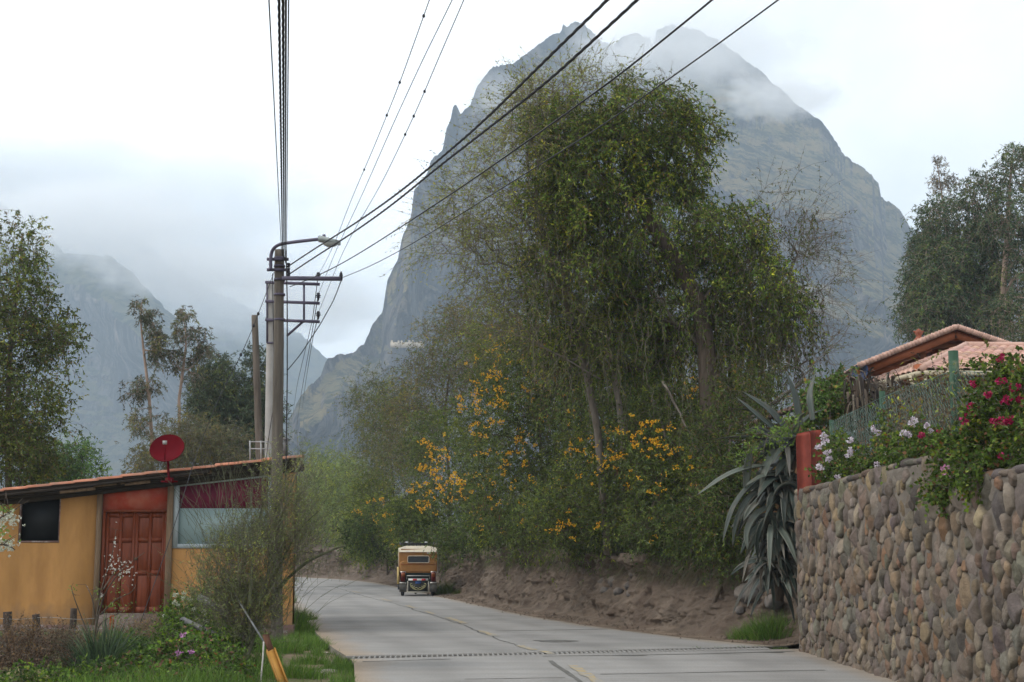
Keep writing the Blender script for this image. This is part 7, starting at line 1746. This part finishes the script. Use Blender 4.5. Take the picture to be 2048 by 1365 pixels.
sapling("spray of white blossom reaching in from the left edge", "blossoming_sapling", [[(-90, 1260), (-60, 1160), (-20, 1060), (10, 1030), (34, 1018)], [(-60, 1160), (-25, 1100), (10, 1090), (30, 1100)], [(-40, 1110), (-15, 1050), (25, 1035)]], 13,
        [(14, 1040, 12, 8, 80), (10, 1090, 12, 8, 70)], [(.66, .66, .58), (.50, .52, .40)], 6, green=[(10, 1018, 14, 3, 30), (5, 1060, 10, 6, 24), (5, 1085, 14, 4, 20)])
# broom bush
BG = [(.12, .15, .055), (.15, .18, .07), (.085, .105, .045), (.18, .20, .09)]
def broom_extra(root, base, A, P0, rng):
    mb = MB()
    for st, r in (([(490, 1345), (488, 1280), (470, 1210), (440, 1150)], .03), ([(492, 1320), (520, 1240), (560, 1175), (610, 1128), (665, 1100), (690, 1092)], .035), ([(495, 1290), (530, 1180), (545, 1090), (575, 1000), (600, 930)], .028), ([(490, 1290), (500, 1190), (510, 1080), (530, 990)], .028), ([(505, 1250), (560, 1130), (600, 1060), (640, 1020)], .022), ([(488, 1290), (450, 1200), (405, 1150)], .02)):
        pts = smooth_curve(np.array([P(x, y, 20+rng.normal()*.15) for x, y in st])); mb.tube(pts-base, np.linspace(r, r*.3, len(pts)), 7)
    # long wand-like shoots
    n = 560; px = np.concatenate([rng.normal(540, 50, n//2), rng.normal(480, 55, n-n//2)]); py = rng.uniform(960, 1260, n)
    P0_ = Pv(px, py, 20+rng.normal(size=n)*.35); L1 = rng.uniform(.25, .75, n)[:, None]; D = unit(np.stack([(px-500)/260+rng.normal(size=n)*.35, rng.normal(size=n)*.4, .9+rng.normal(size=n)*.3], -1))
    m1 = P0_+D*L1*.5; e = P0_+D*L1+np.stack([(px-500)/900, px*0, -.05-.0*px], -1)*L1
    for a, b, r0, r1 in ((P0_, m1, .0030, .0024), (m1, e, .0024, .0014)):
        V, Fq = segs(a-base, b-base, np.full(n, r0), np.full(n, r1), 3); mb.add(V, Fq)
    hang = Pv(rng.uniform(580, 690, 90), rng.uniform(1095, 1135, 90), 20+rng.normal(size=90)*.15)
    V, Fq = segs(hang-base, hang+np.stack([rng.normal(size=90)*.06, rng.normal(size=90)*.06, -rng.uniform(.08, .3, 90)], -1)-base, np.full(90, .003), np.full(90, .0015), 3); mb.add(V, Fq)
    mb.build("shoots", mat("broom_stem", (.105, .11, .065), .85, .4, 3), root)
tree("broom_bush", "wiry grey green broom bush in front of the pole and house corner", "bush",
     [lobe(505, 1130, 20, 50, 100, .6, 130), lobe(455, 1150, 20, 52, 70, .5, 75), lobe(575, 1060, 20, 50, 80, .5, 85), lobe(575, 965, 20, 55, 55, .4, 24), lobe(605, 1085, 20, 38, 30, .4, 18), lobe(430, 1200, 20, 42, 50, .5, 32), lobe(500, 1235, 20, 50, 50, .5, 90)],
     [P(490, 1352, 20), P(488, 1290, 20), P(492, 1230, 20), P(505, 1150, 20)], 81, BG, [3, 3, 2, 1.4], twig=(9, .32, .10), leaf=(7, .055, .0085), r_tip=.0030, r_max=.04, droop=-.05, outward=.5, updir=.9, mat_b=m_bark2, extra=broom_extra, tr=.25)
# clutter beside it
m_galv = mat("galvanised_tube", (.17, .17, .17), .45, .3, 5, metal=.3)
def rod(name, label, pts, r, m, k=10, cat="pipe"):
    pts = np.array(pts); o = pts[-1].copy(); ob = MB().tube(pts-o, r, k).build(name, m, smooth=True, label=label, cat=cat); ob.location = tuple(o); return ob
rod("metal_pipe", "short grey pipe lying low among the white flowered herbs", [P(364, 1239, 20.7), P(400, 1256, 20.5), P(444, 1278, 20.2)], .042, m_galv)
rod("metal_pipe", "thick grey pipe stub leaning into the broom bush", [P(399, 1194, 20.7), P(425, 1212, 20.6), P(470, 1246, 20.5)], .055, m_galv)
rod("metal_pipe", "long thin tube slanting down through the broom bush", [P(446, 1136, 20.2), P(476, 1200, 19.7), P(528, 1285, 19)], .014, m_galv)
def bracket():
    m_r = mat("rusty_steel", (.10, .045, .025), .9, .4, 6, .4, 30); m_o = mat("orange_paint", (.34, .17, .03), .6, .15, 5, col2=(.30, .14, .04), c2scale=5, c2lo=.5, c2hi=.7)
    b = P(560, 1378, 17.6); root = empty("steel_marker", tuple(b), label="leaning orange and rusty steel channel beside the pale rope", cat="marker post")
    a0, a1, a2 = P(531, 1270, 18.2)-b, P(541, 1300, 18.1)-b, P(568, 1372, 17.6)-b
    MB().bar(a0, a1+(a1-a0)*.3, .085, .02).build("rusty_plate", m_r, root)
    mb = MB(); d = (a2-a1)/np.linalg.norm(a2-a1); s = np.array([1, 0, 0])-d*d[0]; s /= np.linalg.norm(s)
    mb.bar(a1, a2, .09, .012); mb.bar(a1-s*.05, a2-s*.05, .012, .045); mb.bar(a1+s*.05, a2+s*.05, .012, .045); mb.build("orange_channel", m_o, root)
bracket()
rod("rope", "pale twisted rope hanging left of the orange channel", [P(527.5, 1284, 18.3), P(526, 1315, 18.2), P(523, 1345, 18.1), P(521, 1375, 18)], .011, mat("pale_rope", (.42, .40, .36), .9, .3, 60), cat="rope")
rod("cut_branch", "thin pale fallen branch lying in the green weeds", [P(298, 1345, 18.3), P(350, 1333, 18.3), P(400, 1318, 18.4)], .008, m_bark3, 6, "branch")
def small_fence():
    b = P(73, 1292, 23.6); root = empty("post_and_wire_fence", tuple(b), label="low garden fence of three short dark posts and thin wire", cat="fence")
    m = mat("dark_post", (.055, .042, .035), .95, .3, 5, .6, 20, stretch=(3, 3, .6))
    for (x0, y0, x1, y1, w) in ((15, 1224, 16, 1310, .072), (72, 1229, 76, 1310, .062), (148, 1217, 142, 1300, .055)):
        p, r = crooked(P(x1, y1, 23.6), P(x0, y0, 23.6), w*1.05, w, 12, x0, amp=.01); MB().tube(p-b, r, 9).build("post", m, root)
    mb = MB()
    for dy in (12, 34):
        pts = [P(x, 1225+dy+2.0*math.sin(x*.05), 23.55) for x in np.linspace(-60, 205, 30)]; mb.tube(np.array(pts)-b, .004, 4)
    mb.build("wire", mat("fence_wire", (.30, .29, .27), .5), root)
small_fence()
# low herbs near the wall foot on the left
for k, (px, py, Y, rx, ry, n, lab, pal) in enumerate([(130, 1362, 17.6, 70, 14, 50, "low green weeds at the bottom edge below the strappy clump", WG), (30, 1368, 17, 60, 12, 40, "pale green weeds at the bottom left edge below the dry shrub", WG+[(.2, .18, .10)]), (250, 1300, 21.5, 46, 16, 46, "patch of bright weeds between the clump and the pipes", WG), (445, 1300, 20, 40, 26, 50, "shaded weeds left of the broom bush roots", WG)]):
    bush("leafy_weeds", lab, [lobe(px, py, Y, rx, ry, .5, n)], [P(px, py+ry+4, Y), P(px, py+2, Y), P(px, py-2, Y)], 110+k, pal=pal, w=np.ones(len(pal)), leaf=(7, .055, .03), twig=(6, .16, .06), updir=.4, droop=.1, cat="weeds")
